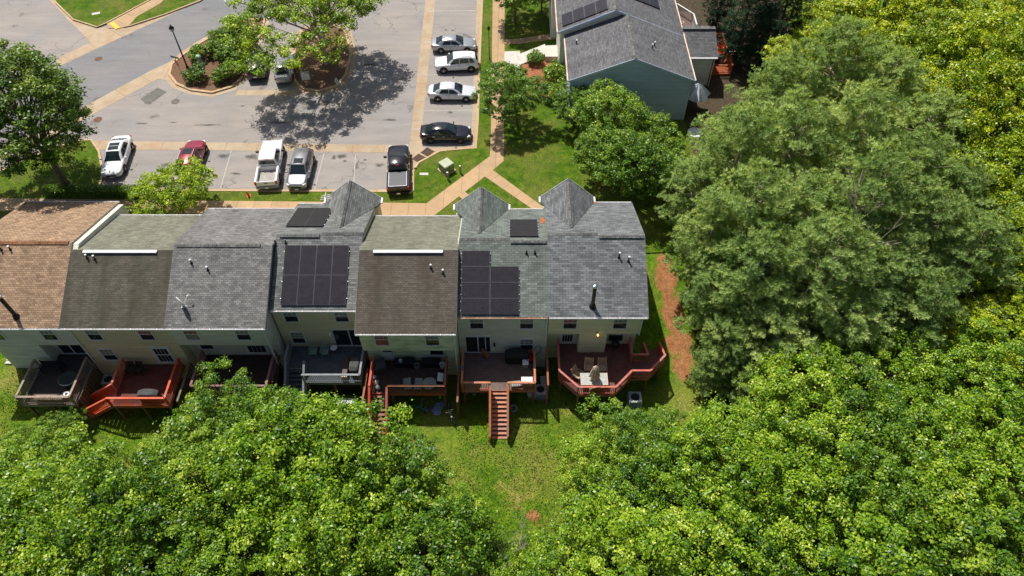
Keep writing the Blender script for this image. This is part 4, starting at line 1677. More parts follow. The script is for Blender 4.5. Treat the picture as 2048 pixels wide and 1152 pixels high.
M['greycanvas'] = pm('pale_grey_canvas', S(206, 212, 222, .9), .8, .1, 4)
M['terra'] = pm('clay_orange', S(206, 100, 48, .85), .7, .25, 5)


def arm_chair(label, x, y, rz, mat, z=DZ, legm=None, cat='chair', group=None):
    t = thing('chair', label, cat, (0, 0, 0), group)
    MB().obb((0, 0, .42), (.50, .48, .045)).build('seat', mat, t, bev=.015)
    b = MB()
    n = 5
    for i in range(n):
        a = -.2 + .4 * i / (n - 1)
        b.bar((a, .23, .44), (a * 1.12, .36, .92), .075, .03)
    b.bar((-.26, .355, .90), (.26, .355, .90), .05, .07)
    b.build('backrest', mat, t)
    for sx in (-1, 1):
        for sy in (-1, 1):
            MB().bar((sx * .22, sy * .20, .40), (sx * .27, sy * .25, 0), .05, .05).build('leg', legm or mat, t)
        MB().bar((sx * .27, -.24, .64), (sx * .27, .3, .66), .06, .03).bar((sx * .27, -.22, .41), (sx * .27, -.22, .64), .04, .04).build('armrest', legm or mat, t)
    t.location = (x, y, z)
    t.rotation_euler = (0, 0, rz)
    return t


def round_table(label, x, y, r, h, topm, legm, z=DZ):
    t = thing('round_table', label, 'table', (0, 0, 0))
    MB().lathe([(r * .96, h - .03), (r, h - .02), (r, h), (r * .97, h + .004)], n=36).build('tabletop', topm, t)
    MB().lathe([(r - .005, h - .045), (r + .012, h - .035), (r + .012, h - .01), (r + .001, h - .005)], n=36, cap=False).build('edge_ring', M['steel'], t)
    for i in range(4):
        a = math.pi / 4 + i * math.pi / 2
        MB().bar((.5 * r * math.cos(a), .5 * r * math.sin(a), h - .05), (.8 * r * math.cos(a), .8 * r * math.sin(a), 0), .04, .04).build('leg', legm, t)
    t.location = (x, y, z)
    return t


def covered_grill(label, x, y, rz, mat, z=DZ, w=1.25, d=.6, h=1.1):
    t = thing('covered_grill', label, 'grill', (0, 0, 0))
    secs = []
    for zz, kw, kd in ((.08, 1, 1), (.5, .98, .98), (.82, 1.0, 1.0), (.86, .97, .96), (.98, .62, .86), (1.0, .5, .5)):
        a, b = w / 2 * kw, d / 2 * kd
        ring = []
        for i in range(20):
            tt = 2 * math.pi * i / 20
            c, s_ = math.cos(tt), math.sin(tt)
            p = 5
            f = (abs(c) ** p + abs(s_) ** p) ** (-1 / p)
            wob = 1 + .02 * math.sin(5 * tt) * (1 - zz)
            ring.append((a * c * f * wob, b * s_ * f * wob, zz * h))
        secs.append(ring)
    MB().loft(secs).build('cover', mat, t, smooth=False)
    for sx in (-1, 1):
        MB().tube((sx * w * .35 - .03, 0, .07), (sx * w * .35 + .03, 0, .07), .08, .08, 12).build('wheel', M['rubber'], t)
    t.location = (x, y, z)
    t.rotation_euler = (0, 0, rz)
    return t


def bucket(label, x, y, z, mat, r=.16, h=.34, name='bucket', cat='bucket'):
    t = thing(name, label, cat, (x, y, z))
    MB().lathe([(r * .78, 0), (r, h), (r * 1.05, h), (r * 1.05, h - .03), (r * .95, h - .03), (r * .74, .03), (0.01, .03)], (x, y, z), 18, cap=True).build('bucket_wall', mat, t)
    MB().path([(x - r * 1.02, y, z + h - .02), (x - r * .7, y - r * .7, z + h - .09), (x, y - r * 1.05, z + h - .13), (x + r * .7, y - r * .7, z + h - .09), (x + r * 1.02, y, z + h - .02)], .008, 5).build('handle', M['steel'], t)
    return t


def storage_bin(label, x, y, z, s, mat, lidm, rz=0.0, name='storage_bin', cat='bin'):
    t = thing(name, label, cat, (0, 0, 0))
    a, b, h = s[0] / 2, s[1] / 2, s[2]
    MB().loft([[(-a * k, -b * k, zz), (a * k, -b * k, zz), (a * k, b * k, zz), (-a * k, b * k, zz)] for zz, k in ((0, .86), (h * .9, .97))]).build('tub', mat, t, bev=.02)
    MB().loft([[(-a * k, -b * k, zz), (a * k, -b * k, zz), (a * k, b * k, zz), (-a * k, b * k, zz)] for zz, k in ((h * .902, 1), (h * .96, 1), (h, .9))]).build('lid', lidm, t, bev=.015)
    t.location = (x, y, z)
    t.rotation_euler = (0, 0, rz)
    return t


def at(u, v, z=DZ):
    return G(u, v, z)


# deck A
x, y = at(143, 752, .65)
round_table('black glass round table on the weathered grey brown deck', -31.7, 27.3, .62, .7, M['carglass'], M['black'])
x, y = at(128, 784, .55)
t = thing('snow_saucer', 'shiny grey round saucer leaning on the front rail of the leftmost deck', 'saucer', (x, y, 0))
MB().lathe([(.34, .0), (.32, .06), (.2, .12), (.05, .14), (.05, .16), (.21, .14), (.34, .075), (.36, .0)], (x, y, .12), 26).build('saucer', M['steel'], t, smooth=True)
MB().tube((x, y, -.05), (x, y, .14), .05, .05, 8).build('foot', M['black'], t)
t = thing('deck_bench', 'low weathered bench boards along the front of the leftmost deck', 'bench', (-32.9, 25.95, DZ))
MB().box(-33.6, 25.72, .33, -31.6, 26.1, .37).build('seat', WD['Arail'], t)
for xx in (-33.4, -32.5, -31.75):
    MB().box(xx - .04, 25.75, DZ, xx + .04, 26.05, .328).build('leg', WD['Arail'], t)
t = thing('garden_bench', 'black slatted bench against the pale wall of the leftmost deck', 'bench', (-34.0, 28.5, DZ))
m = MB()
for k in range(4):
    m.box(-34.15, 28.15 + k * .11, .38, -32.55, 28.23 + k * .11, .41)
m.build('seat', M['black'], t)
m = MB()
for k in range(3):
    m.box(-34.15, 28.60, .52 + k * .13, -32.55, 28.63, .61 + k * .13)
m.build('backrest', M['black'], t)
for xx in (-34.1, -32.62):
    MB().box(xx - .03, 28.15, DZ, xx + .03, 28.2, .62).box(xx - .03, 28.6, DZ, xx + .03, 28.66, .92).box(xx - .03, 28.15, .58, xx + .03, 28.62, .62).build('end_frame', M['black'], t)
# deck B
covered_grill('low grill under a grey cover at the front rail of the orange red deck', gx(300, 785, .5), 26.0, .0, M['cover'], w=1.45, h=1.0)
for k, (u, lab) in enumerate(((265, 'left one of two dark wicker chairs on the orange red deck'), (281, 'right one of two dark wicker chairs on the orange red deck'))):
    x, y = at(u, 729, .4)
    arm_chair(lab, x, 28.2, .12 * (1 - 2 * k), M['wick'], group='wicker chairs on the orange red deck')
# AC units
M['acpaint'] = pm('pale_grey_cabinet', S(206, 208, 206, .85), .5, .1, 3)
M['acdark'] = pm('dark_coil', S(46, 52, 58, .7), .6, .2, 5)


def ac_unit(label, x, y, s=.78, h=.72, z=None):
    z = terrain_h(x, y) - .02 if z is None else z
    t = thing('air_conditioner', label, 'air conditioner', (x, y, z), 'condenser units in the back yards')
    a = s / 2
    MB().box(x - a - .1, y - a - .1, z - .05, x + a + .1, y + a + .1, z + .05).build('pad', M['plasticgrey'], t)
    MB().box(x - a + .03, y - a + .03, z + .051, x + a - .03, y + a - .03, z + h - .05).build('coil', M['acdark'], t)
    m = MB()
    for sx in (-1, 1):
        for sy in (-1, 1):
            m.box(x + sx * a - .04, y + sy * a - .04, z + .051, x + sx * a + .04, y + sy * a + .04, z + h - .05)
    for k in range(6):
        zz = z + .12 + k * .09
        m.box(x - a, y - a - .006, zz, x + a, y - a + .022, zz + .03)
        m.box(x - a - .006, y - a, zz, x - a + .022, y + a, zz + .03)
        m.box(x + a - .022, y - a, zz, x + a + .006, y + a, zz + .03)
    m.build('cabinet', M['acpaint'], t)
    n = 28
    vs, fs = [], []
    for i in range(n):
        tt = 2 * math.pi * i / n
        c, sn = math.cos(tt), math.sin(tt)
        f = min(1 / max(abs(c), 1e-6), 1 / max(abs(sn), 1e-6))
        f = min(f, 1.28)
        for r, zz in (((a + .03) * f, h - .05), ((a + .03) * f, h), (a * .78, h + .02), (a * .74, h - .03)):
            vs.append((x + c * r, y + sn * r, z + zz))
    for i in range(n):
        j = (i + 1) % n
        for k in range(3):
            fs.append([i * 4 + k, j * 4 + k, j * 4 + k + 1, i * 4 + k + 1])
    MB().add(vs, fs).build('top', M['acpaint'], t)
    MB().lathe([(a * .76, h - .09), (a * .76, h - .085)], (x, y, z), 24).build('fan_well', M['black'], t)
    g = MB()
    for r in (.15, .3, .45, .6, .74):
        g.lathe([(a * r, h - .005), (a * r + .008, h), (a * r, h + .005)], (x, y, z), 24, cap=False)
    g.lathe([(.0, h - .08), (.09, h - .08), (.09, h - .01), (.0, h)], (x, y, z), 12)
    g.build('fan_grille', M['acdark'], t)


x, y = at(215, 757, -1.3)
ac_unit('pale condenser unit in the shaded gap left of the orange red deck', x, y)
x, y = at(1271, 792, -1.3)
ac_unit('pale condenser unit on the grass under the angled pinkish red deck', x, y, .86)
x, y = at(1075, 752, -1.3)
ac_unit('condenser unit half hidden right of the warm brown deck', 2.1, 27.6)
# deck D
for k, (u, lab) in enumerate(((628, 'left green grey plastic chair under the tan wall'), (651, 'right green grey plastic chair under the tan wall'))):
    x, y = at(u, 700, .3)
    arm_chair(lab, x, 29.75, math.pi * 0 + .03, M['plasticgreen'], group='plastic chairs on the blue grey deck')
x, y = at(667, 694, .5)
t = thing('side_table', 'small round white stool between plastic chair and sliding door', 'stool', (x, y, DZ))
MB().lathe([(.26, .46), (.27, .48), (.22, .50), (.10, .50), (.06, .47)], (x, y, DZ), 22).build('top', M['plasticwhite'], t, smooth=True)
for i in range(4):
    a = i * math.pi / 2 + .4
    MB().tube((x + .12 * math.cos(a), y + .12 * math.sin(a), .42), (x + .24 * math.cos(a), y + .24 * math.sin(a), DZ), .015, .015, 6).build('leg', M['black'], t)
covered_grill('grill under a charcoal cover in the right corner of the blue grey deck', -11.35, 28.35, math.pi / 2, M['cover'], w=1.15, d=.75, h=1.05)
t = thing('storage_bench', 'long dark brown bench with pale end beside the charcoal covered grill', 'bench', (-12.05, 28.4, DZ))
MB().box(-12.25, 27.72, .36, -11.9, 29.3, .42).build('seat', M['brownvinyl'], t)
MB().box(-12.23, 27.75, DZ, -11.92, 29.27, .358).build('box', M['brownvinyl'], t)
MB().box(-12.28, 27.55, DZ, -11.87, 27.71, .40).build('end_block', M['cloth'], t)
for k, (u, lab) in enumerate(((686, 'left white lidded bin on the grass below the lattice skirt'), (706, 'right white lidded bin on the grass below the lattice skirt'))):
    x, y = at(u, 788, -1.5)
    storage_bin(lab, x, 26.6, terrain_h(x, 26.6), (.72, .5, .75), M['navy'], M['plasticwhite'], name='lidded_bin')

# deck E
x, y = at(760, 731, .4)
storage_bin('dark grey covered tub at the left rail of the cluttered deck', x, y, DZ, (.85, .9, .75), M['cover'], M['cover'], .3)
storage_bin('left navy lidded tub by the white back door', at(800, 722, .3)[0], 28.85, DZ, (.8, .55, .6), M['navy'], M['navy'], .05)
storage_bin('right navy lidded tub leaning beside the first one by the wall', at(820, 722, .3)[0], 28.8, DZ, (.75, .6, .75), M['navy'], M['navy'], -.1)
x, y = at(801, 722, .65)
bucket('small white bucket on top of the left navy tub', x, 28.75, DZ + .61, M['plasticwhite'], .13, .2)
x, y = at(834, 724, .3)
bucket('grey white bucket between navy tub and black box', x, 28.6, DZ, M['plasticgrey'], .2, .45)
x, y = at(880, 731, .5)
bucket('white bucket hooked at the right rail of the cluttered deck', -5.05, y, DZ + .35, M['plasticwhite'], .19, .42)
t = thing('plastic_crate', 'crate under the white bucket at the right rail', 'crate', (-5.05, 28.2, DZ))
MB().box(-5.25, y - .2, DZ, -4.85, y + .2, DZ + .345).build('crate_box', M['brownvinyl'], t)
storage_bin('black toolbox with chrome latches against the pale green wall', at(862, 720, .4)[0], 28.85, DZ, (1.35, .55, .62), M['blackcover'], M['blackcover'], name='toolbox', cat='toolbox')
t = thing('plastic_board', 'pale blue plastic lid propped on the right rail of the cluttered deck', 'lid', (-5.1, 27.3, DZ))
MB().obb((-5.12, 27.45, .55), (.42, .68, .05), m=Matrix.Rotation(.35, 3, 'Y') @ Matrix.Rotation(.1, 3, 'X')).build('panel', M['plasticwhite'], t, bev=.02)
MB().box(-5.3, 27.2, DZ, -4.95, 27.7, .42).build('stand', M['navy'], t)
round_table('low round grey table at the front rail of the cluttered deck', at(859, 763, .4)[0], 27.0, .5, .5, M['plasticgrey'], M['black'])
for k, (u, rz, lab) in enumerate(((815, .2, 'left folded grey lawn chair lying by the front rail'), (836, -.05, 'right folded grey lawn chair lying by the front rail'))):
    x, y = at(u, 766, .3)
    t = thing('lawn_chair', lab, 'chair', (0, 0, 0), 'folded lawn chairs')
    MB().obb((0, -.12, .28), (.55, .5, .04)).build('seat', M['plasticgrey'], t)
    MB().obb((.02, .3, .36), (.55, .42, .035), m=Matrix.Rotation(.5, 3, 'X')).build('backrest', M['plasticgrey'], t)
    for sx in (-.25, .25):
        MB().tube((sx, -.33, 0), (sx, .25, .45), .015, .015, 6).build('leg', M['steel'], t)
        MB().tube((sx, .3, 0), (sx, -.3, .45), .015, .015, 6).build('leg', M['steel'], t)
    t.location = (x, 26.98, DZ)
    t.rotation_euler = (0, 0, rz)
for (u, v, r, mm, lab) in ((752, 764, .22, 'cloth', 'beige crumpled bag at the top of the brick red stairs'), (756, 774, .2, 'plasticgrey', 'pale toy cart at the top of the brick red stairs'), (748, 753, .14, 'plasticwhite', 'small white pot inside the brick red left rail')):
    x, y = at(u, v, .2)
    t = thing('bag' if 'bag' in lab else ('toy_cart' if 'cart' in lab else 'flower_pot'), lab, lab.split(' at ')[0].split()[-1] if ' at ' in lab else 'pot', (x, max(y, 26.75), DZ))
    yy = max(y, 26.75)
    MB().lathe([(r * .6, 0), (r, r * .5), (r * .85, r * 1.4), (r * .4, r * 1.9)], (x, yy, DZ), 9).build('body', M[mm], t)
    MB().path([(x - r * .4, yy, DZ + r * 1.9), (x, yy, DZ + r * 2.4), (x + r * .4, yy, DZ + r * 1.9)], .015, 5).build('handle', M['black'], t)
# deck F
covered_grill('large grill under a sagging black cover against the pale grey wall', .35, 29.3, .05, M['blackcover'], w=1.75, d=.8, h=1.1)
x, y = at(1035, 712, .4)
storage_bin('pale grey bin between black grill cover and red chair', .98, 28.75, DZ, (.45, .5, .6), M['plasticgrey'], M['plasticwhite'])
arm_chair('red folding chair by the right rail of the warm brown deck', 1.28, 29.15, .4, M['redpaint'], legm=M['black'])
x, y = at(1055, 752, .7)
t = thing('play_sink', 'white plastic play kitchen with blue edge on the warm brown deck corner', 'toy', (0, 0, 0))
MB().box(-.42, -.26, 0, .42, .26, .62).build('body', M['plasticgrey'], t, bev=.03)
MB().box(-.44, -.28, .621, .44, .28, .68).build('counter', M['plasticwhite'], t, bev=.02)
MB().lathe([(.13, .69), (.15, .70), (.13, .685), (.02, .683)], (-.24, 0, 0), 16).build('sink', M['steel'], t)
MB().box(.36, -.27, .685, .41, .27, .8).build('edge', M['blue'], t)
t.location = (1.1, 27.15, DZ)
storage_bin('low pale plastic box left of the play kitchen', .28, 27.05, DZ, (.75, .45, .38), M['plasticgrey'], M['plasticgrey'], .1)
t = thing('garden_hose', 'black hose looped over the post by the lower window', 'hose', (1.62, 29.6, .9))
MB().path([(1.62, 29.55, .95), (1.75, 29.6, 1.25), (1.98, 29.62, 1.32), (2.15, 29.6, 1.1), (2.1, 29.58, .7), (1.8, 29.5, .45), (1.66, 29.4, .2)], .025, 6).build('hose', M['rubber'], t)
t = thing('dog', 'brown dog standing at the open glass door', 'dog', (0, 0, 0))
dm = pm('brown_dog_fur', S(168, 96, 54, .8), .9, .3, 9)


def blob_chain(pts, n=9):
    m = MB()
    secs = []
    for i, (c, r) in enumerate(pts):
        a = Vector(pts[max(0, i - 1)][0])
        b = Vector(pts[min(len(pts) - 1, i + 1)][0])
        d = (b - a).normalized()
        s_ = d.cross(Vector((0, 1, 0)))
        if s_.length < .1:
            s_ = d.cross(Vector((1, 0, 0)))
        s_.normalize()
        w = d.cross(s_)
        secs.append([Vector(c) + s_ * r * math.cos(2 * math.pi * k / n) + w * r * math.sin(2 * math.pi * k / n) for k in range(n)])
    return m.loft(secs)


def dog_body():
    me = bpy.data.meshes.new('dog_skin')
    v = [(0, 0, .48), (.2, 0, .5), (-.22, 0, .49), (.30, 0, .64), (.38, 0, .74), (.50, 0, .71), (-.36, 0, .62), (-.45, 0, .70),
         (.2, .09, .42), (.21, .10, .22), (.2, .10, .02), (.2, -.09, .42), (.21, -.10, .22), (.2, -.10, .02),
         (-.22, .10, .40), (-.17, .11, .30), (-.28, .11, .18), (-.25, .11, .02), (-.22, -.10, .40), (-.17, -.11, .30), (-.28, -.11, .18), (-.25, -.11, .02), (.36, .06, .83), (.36, -.06, .83)]
    e = [(0, 1), (0, 2), (1, 3), (3, 4), (4, 5), (2, 6), (6, 7), (1, 8), (8, 9), (9, 10), (1, 11), (11, 12), (12, 13), (2, 14), (14, 15), (15, 16), (16, 17), (2, 18), (18, 19), (19, 20), (20, 21), (4, 22), (4, 23)]
    r = [.12, .145, .12, .085, .09, .045, .035, .02, .06, .035, .032, .06, .035, .032, .07, .055, .03, .032, .07, .055, .03, .032, .025, .025]
    me.from_pydata(v, e, [])
    o = bpy.data.objects.new('body', me)
    COL.objects.link(o)
    sk = o.modifiers.new('skin', 'SKIN')
    for i, k in enumerate(r):
        me.skin_vertices[0].data[i].radius = (k, k)
    me.skin_vertices[0].data[0].use_root = True
    ss = o.modifiers.new('sub', 'SUBSURF')
    ss.levels = 1
    ss.render_levels = 2
    me.materials.append(dm)
    return o


db = dog_body()
db.parent = t
t.location = (gx(972, 700, .3), 29.5, DZ)
t.rotation_euler = (0, 0, 2.4)
# below the decks and on the grass
for k, (u, v, sx, sy, sz, rz, lab) in enumerate(((1068, 786, .9, .5, .45, .25, 'white cushion box lying on the grass below the warm brown deck'), (1090, 765, .5, .8, .5, .1, 'pale box standing by the fence right of the warm brown deck'))):
    x, y = at(u, v, -1.9)
    storage_bin(lab, x - .1, y, terrain_h(x, y) - .02, (sx, sy, sz), M['plasticwhite'], M['plasticwhite'], rz)
for (u, v, lab) in ((933, 785, 'white stone under the left end of the warm brown deck'), (948, 787, 'grey white stone under the warm brown deck left of the stairs')):
    x, y = at(u, v, -2.05)
    t = thing('stone', lab, 'stone', (x, y, -2.1))
    MB().lathe([(.16, -.05), (.2, .1), (.14, .2), (.04, .24)], (x, y, -2.12), 8).build('rock', M['plasticgrey'], t)
x, y = at(1019, 789, -2.0)
t = thing('loose_tyre', 'grey tyre lying on the grass below the warm brown deck', 'tyre', (1.02, 26.55, -2.1))
MB().lathe([(.18, 0), (.3, .0), (.33, .06), (.3, .12), (.18, .12), (.18, 0)], (.1, 26.4, -2.14), 20, cap=False).build('tread', M['plasticgrey'], t, smooth=True)
x, y = at(880, 793, -1.95)
t = thing('ball', 'yellow green ball on the grass under the deck edge', 'ball', (x, y, -2.1))
MB().lathe([(.13 * math.sin(a), -.13 * math.cos(a)) for a in [k * math.pi / 8 + .02 for k in range(8)] + [math.pi - .02]], (x, y, terrain_h(x, y) + .12), 16).build('shell', M['yellow'], t, smooth=True)
# printed cloth thrown on the lawn
x, y = at(875, 818, -2.05)
t = thing('blanket', 'blue and white patterned cloth crumpled on the grass', 'blanket', (x, y, -2.1))
m = MB()
ol = [at(u, v, -2.05) for u, v in ((862, 818), (875, 803), (893, 800), (895, 806), (884, 818), (881, 830), (870, 832), (864, 825))]
cx_, cy_ = sum(p[0] for p in ol) / 8, sum(p[1] for p in ol) / 8
NB = 8
rings = []
for k in range(NB):
    f = 1 - k / NB
    ring = []
    for i in range(32):
        a = i / 32 * 8
        p, q = ol[int(a) % 8], ol[(int(a) + 1) % 8]
        w = a - int(a)
        px_, py_ = p[0] + (q[0] - p[0]) * w, p[1] + (q[1] - p[1]) * w
        px_, py_ = cx_ + (px_ - cx_) * f, cy_ + (py_ - cy_) * f
        zz = terrain_h(px_, py_) + .04 + .13 * abs(mnoise.noise(Vector((px_ * 3, py_ * 3, 1)))) * (1 if k else .2)
        ring.append((px_, py_, zz))
    rings.append(ring)
m.loft(rings)
m.build('cloth', M['tarp'], t, smooth=True)


def bicycle(label, x, y, rz, frame, lean=0.12, s=1.0, z=None, lying=False):
    t = thing('bicycle', label, 'bicycle', (0, 0, 0))
    r = .33
    for nm, wx in (('front', .52), ('rear', -.50)):
        m = MB()
        pts = [(wx + r * math.cos(a), 0, r + r * math.sin(a)) for a in [i * math.pi / 14 for i in range(29)]]
        m.path(pts, .022, 6)
        w = m.build('wheel', M['rubber'], t)
        sp = MB()
        for i in range(8):
            a = i * math.pi / 8
            sp.bar((wx - .31 * math.cos(a), 0, r - .31 * math.sin(a)), (wx + .31 * math.cos(a), 0, r + .31 * math.sin(a)), .006, .006)
        sp.tube((wx, -.04, r), (wx, .04, r), .03, .03, 8)
        sp.build('spokes', M['chrome'], w)
    m = MB()
    bb, seat, head, headl = (-.05, 0, .28), (-.2, 0, .78), (.36, 0, .80), (.40, 0, .66)
    for a, b in ((bb, seat), (seat, head), (bb, headl), (bb, (-.50, 0, r)), (seat, (-.50, 0, r)), (head, headl), (headl, (.52, .05, r)), (headl, (.52, -.05, r))):
        m.tube(a, b, .022, .022, 6)
    m.build('frame', frame, t)
    MB().tube((-.2, 0, .78), (-.22, 0, .9), .015, .015, 6).obb((-.22, 0, .92), (.26, .14, .05)).build('saddle', M['black'], t, bev=.02)
    h = MB()
    h.tube((.36, 0, .80), (.33, 0, .98), .018, .018, 6)
    h.path([(.22, .28, 1.0), (.33, .18, 1.0), (.34, 0, .98), (.33, -.18, 1.0), (.22, -.28, 1.0)], .016, 6)
    h.build('handlebar', M['chrome'], t)
    c = MB()
    c.tube((-.05, -.05, .28), (-.05, .05, .28), .09, .09, 12)
    c.bar((-.05, .07, .28), (.08, .07, .16), .02, .02)
    c.bar((-.05, -.07, .28), (-.18, -.07, .4), .02, .02)
    c.build('crank', M['steel'], t)
    t.scale = (s, s, s)
    z = terrain_h(x, y) if z is None else z
    t.location = (x, y, z + (.06 if lying else 0))
    t.rotation_euler = (lean, 0, rz)
    return t


x, y = at(905, 830, -2.0)
bicycle('green bicycle propped upright at the edge of the shade', x - .1, y + .1, -1.35, M['greenpaint'], .18, 1.02)
x, y = at(915, 826, -2.0)
bicycle('second dark wheeled bicycle leaning against the fence end', -4.25, 25.55, 1.9, M['steel'], -.2, .9)
x, y = at(851, 812, -2.05)
bicycle('small purple bicycle lying on the shaded grass', x, y, .25, M['purple'], 1.5, .62, lying=True)
x, y = at(838, 819, -2.05)
t = thing('toy_goal', 'pale teal tubular toy frame lying on the shaded grass', 'toy', (x, y, -2.1))
p0, p1, p2 = at(825, 811, -2.0) + (-1.95,), at(854, 821, -2.0) + (-1.95,), at(846, 804, -2.0) + (-1.5,)
MB().path([(p0[0] - .05, p0[1] - .2, -1.98), p0, p1, (p1[0] + .05, p1[1] - .2, -1.98)], .028, 7).build('tube_frame', M['teal'], t)
MB().path([((p0[0] + p1[0]) / 2 + .1, (p0[1] + p1[1]) / 2, -1.95), p2, (p2[0] + .2, p2[1] + .05, -1.5)], .022, 7).build('handle', M['teal'], t)
# deck G furniture
tx, ty = at(1190, 752, .65)
t = thing('patio_table', 'rectangular glass patio table with tan umbrella pole on the angled deck', 'table', (0, 0, 0))
MB().box(-.93, -.48, .68, .93, .48, .70).build('tabletop', M['glassgrey'], t)
fr = MB()
for a, b in (((-.95, -.5), (.95, -.5)), ((.95, -.5), (.95, .5)), ((.95, .5), (-.95, .5)), ((-.95, .5), (-.95, -.5))):
    fr.bar((a[0], a[1], .69), (b[0], b[1], .69), .04, .05)
fr.build('table_frame', M['cloth'], t)
for sx in (-.8, .8):
    for sy in (-.38, .38):
        MB().bar((sx, sy, .66), (sx * 1.05, sy * 1.1, 0), .04, .04).build('leg', M['black'], t)
t.location = (5.85, 27.25, DZ)
px_, py_ = 5.85, 27.25
t = thing('patio_umbrella', 'closed beige patio umbrella standing through the glass table', 'umbrella', (px_, py_, DZ))
MB().tube((px_, py_, DZ), (px_, py_, 2.35), .022, .022, 8).build('pole', M['steel'], t)
secs = []
for z, r in ((.95, .33), (1.15, .30), (1.5, .25), (1.8, .19), (2.0, .20), (2.1, .13), (2.3, .04)):
    secs.append([(px_ + r * (1 + .28 * math.cos(8 * a)) * math.cos(a), py_ + r * (1 + .28 * math.cos(8 * a)) * math.sin(a), z) for a in [i * math.pi / 16 for i in range(32)]])
MB().loft(secs).build('canopy', M['cloth'], t, smooth=True)
MB().lathe([(.24, 0), (.24, .05), (.06, .1)], (px_, py_, DZ), 16).build('base', M['black'], t)


def sling_chair(label, x, y, rz):
    t = thing('sling_chair', label, 'chair', (0, 0, 0), 'tan sling chairs round the glass table')
    MB().obb((0, 0, .42), (.56, .55, .02)).build('seat', M['tanmesh'], t)
    MB().obb((0, .36, .74), (.56, .02, .68), m=Matrix.Rotation(-.28, 3, 'X')).build('backrest', M['tanmesh'], t)
    for sx in (-.3, .3):
        MB().path([(sx, -.3, 0), (sx, -.28, .62), (sx, .3, .64), (sx, .32, .0)], .018, 6).build('side_frame', M['cloth'], t)
        MB().tube((sx, .24, .40), (sx, .48, 1.08), .018, .018, 6).build('back_post', M['cloth'], t)
    t.location = (x, y, DZ)
    t.rotation_euler = (0, 0, rz)


sling_chair('tan sling chair behind the glass table, right of the umbrella', 6.55, 28.35, .05)
sling_chair('tan sling chair facing the left end of the glass table', 4.75, 27.75, .95)
sling_chair('tan sling chair pushed in at the front of the glass table', 5.75, 26.75, 3.35)
sling_chair('tan sling chair hidden behind the closed umbrella', 5.55, 28.35, -.1)
t = thing('kettle_grill', 'black grill standing under the recessed window of the cream house', 'grill', (7.75, 30.1, DZ))
MB().lathe([(.04, .5), (.28, .62), (.31, .8), (.31, .82), (.28, .95), (.14, 1.06), (.03, 1.08)], (7.6, 30.2, DZ), 18).build('bowl', M['black'], t, smooth=True)
for i in range(3):
    a = i * 2.094 + .5
    MB().tube((7.6 + .2 * math.cos(a), 30.2 + .2 * math.sin(a), .55), (7.6 + .32 * math.cos(a), 30.2 + .32 * math.sin(a), DZ), .015, .015, 6).build('leg', M['steel'], t)
MB().box(7.25, 29.95, .78, 7.95, 30.05, .82).build('shelf', M['black'], t)
# flower pot by the left rail of deck F, planter on the post
x, y = at(925, 741, 1.0)
bucket('pale pot fixed on the left rail of the warm brown deck', -3.55, 27.9, 1.0, M['plasticgrey'], .12, .18, name='flower_pot', cat='pot')
# small hot tub cover / grill at the blue grey house wall left, pale slabs left of house A
for (u, v, lab) in ((22, 723, 'pale splash block on the dry grass left of the tan roofed house'),):
    x, y = at(u, v, -1.9)
    t = thing('splash_block', lab, 'block', (x, y, -2))
    g = terrain_h(x, y)
    MB().box(x - .4, y - .2, g - .03, x + .4, y - .1, g + .12).box(x - .4, y + .1, g - .03, x + .4, y + .2, g + .12).box(x - .4, y - .098, g - .03, x + .4, y + .098, g + .06).build('block', M['whiteconc'], t)
storage_bin('dark bin standing behind the left rail of the leftmost deck', -35.3, 28.4, -2.1, (.7, .6, 1.3), M['navy'], M['blackcover'])

# ------------------------------------------------------------------ around the far house
t = thing('concrete_ramp', 'white concrete entrance ramp with landing beside the far house', 'ramp', (3, 62, 0))
q = pix((1008, 104), (1041, 103), (1041, 122), (1008, 123), z=.2)
w0 = MB().prism(pix((1009, 103), (1040, 102), (1040, 145), (1014, 145), (1014, 123), (1009, 123), z=.16), -.02, .17)
w0.build('walk', M['whiteconc'], t)
a, b, c, d = pix((1040, 102), (1090, 92), (1090, 112), (1040, 124), z=.5)
MB().add([(a[0], a[1], .17), (b[0], b[1], .75), (c[0], c[1], .75), (d[0], d[1], .17), (a[0], a[1], -.1), (b[0], b[1], -.1), (c[0], c[1], -.1), (d[0], d[1], -.1)],
         [[3, 2, 1, 0], [0, 1, 5, 4], [2, 3, 7, 6], [1, 2, 6, 5], [3, 0, 4, 7]]).build('slope', M['whiteconc'], t)
MB().prism(pix((1090.3, 91), (1116, 90), (1116, 113), (1090.3, 113), z=.75), -.1, .75).build('landing', M['whiteconc'], t)
for k, (u0, u1) in enumerate(((1040, 1058), (1058.3, 1094), (1094.3, 1112))):
    pass
t = thing('deck_umbrella', 'pale grey patio umbrella half closed in the corner of the teal house', 'umbrella', (0, 0, 0))
ux, uy = 17.9, 58.6
MB().tube((ux, uy, -.1), (ux, uy, 3.1), .03, .03, 8).build('pole', M['steel'], t)
secs = []
for r, z in ((1.35, 2.0), (.9, 2.45), (.45, 2.85), (.08, 3.1)):
    secs.append([(ux + r * (1 - .28 * (i % 2)) * math.cos(i * math.pi / 8), uy + r * (1 - .28 * (i % 2)) * math.sin(i * math.pi / 8), z - .25 * (i % 2) * r) for i in range(16)])
cn = MB().loft(secs, caps=False).build('canopy', M['greycanvas'], t)
t = thing('hot_tub_lid', 'round white tub cover on the dark ground right of the teal wall', 'tub', (17.3, 53.0, 0))
x, y = at(1382, 197, .4)
MB().lathe([(.6, -.05), (.66, .35), (.72, .38), (.72, .42), (.6, .42), (.55, .30), (.02, .28)], (17.4, 54.6, .1), 26).build('tub_wall', M['plasticwhite'], t)
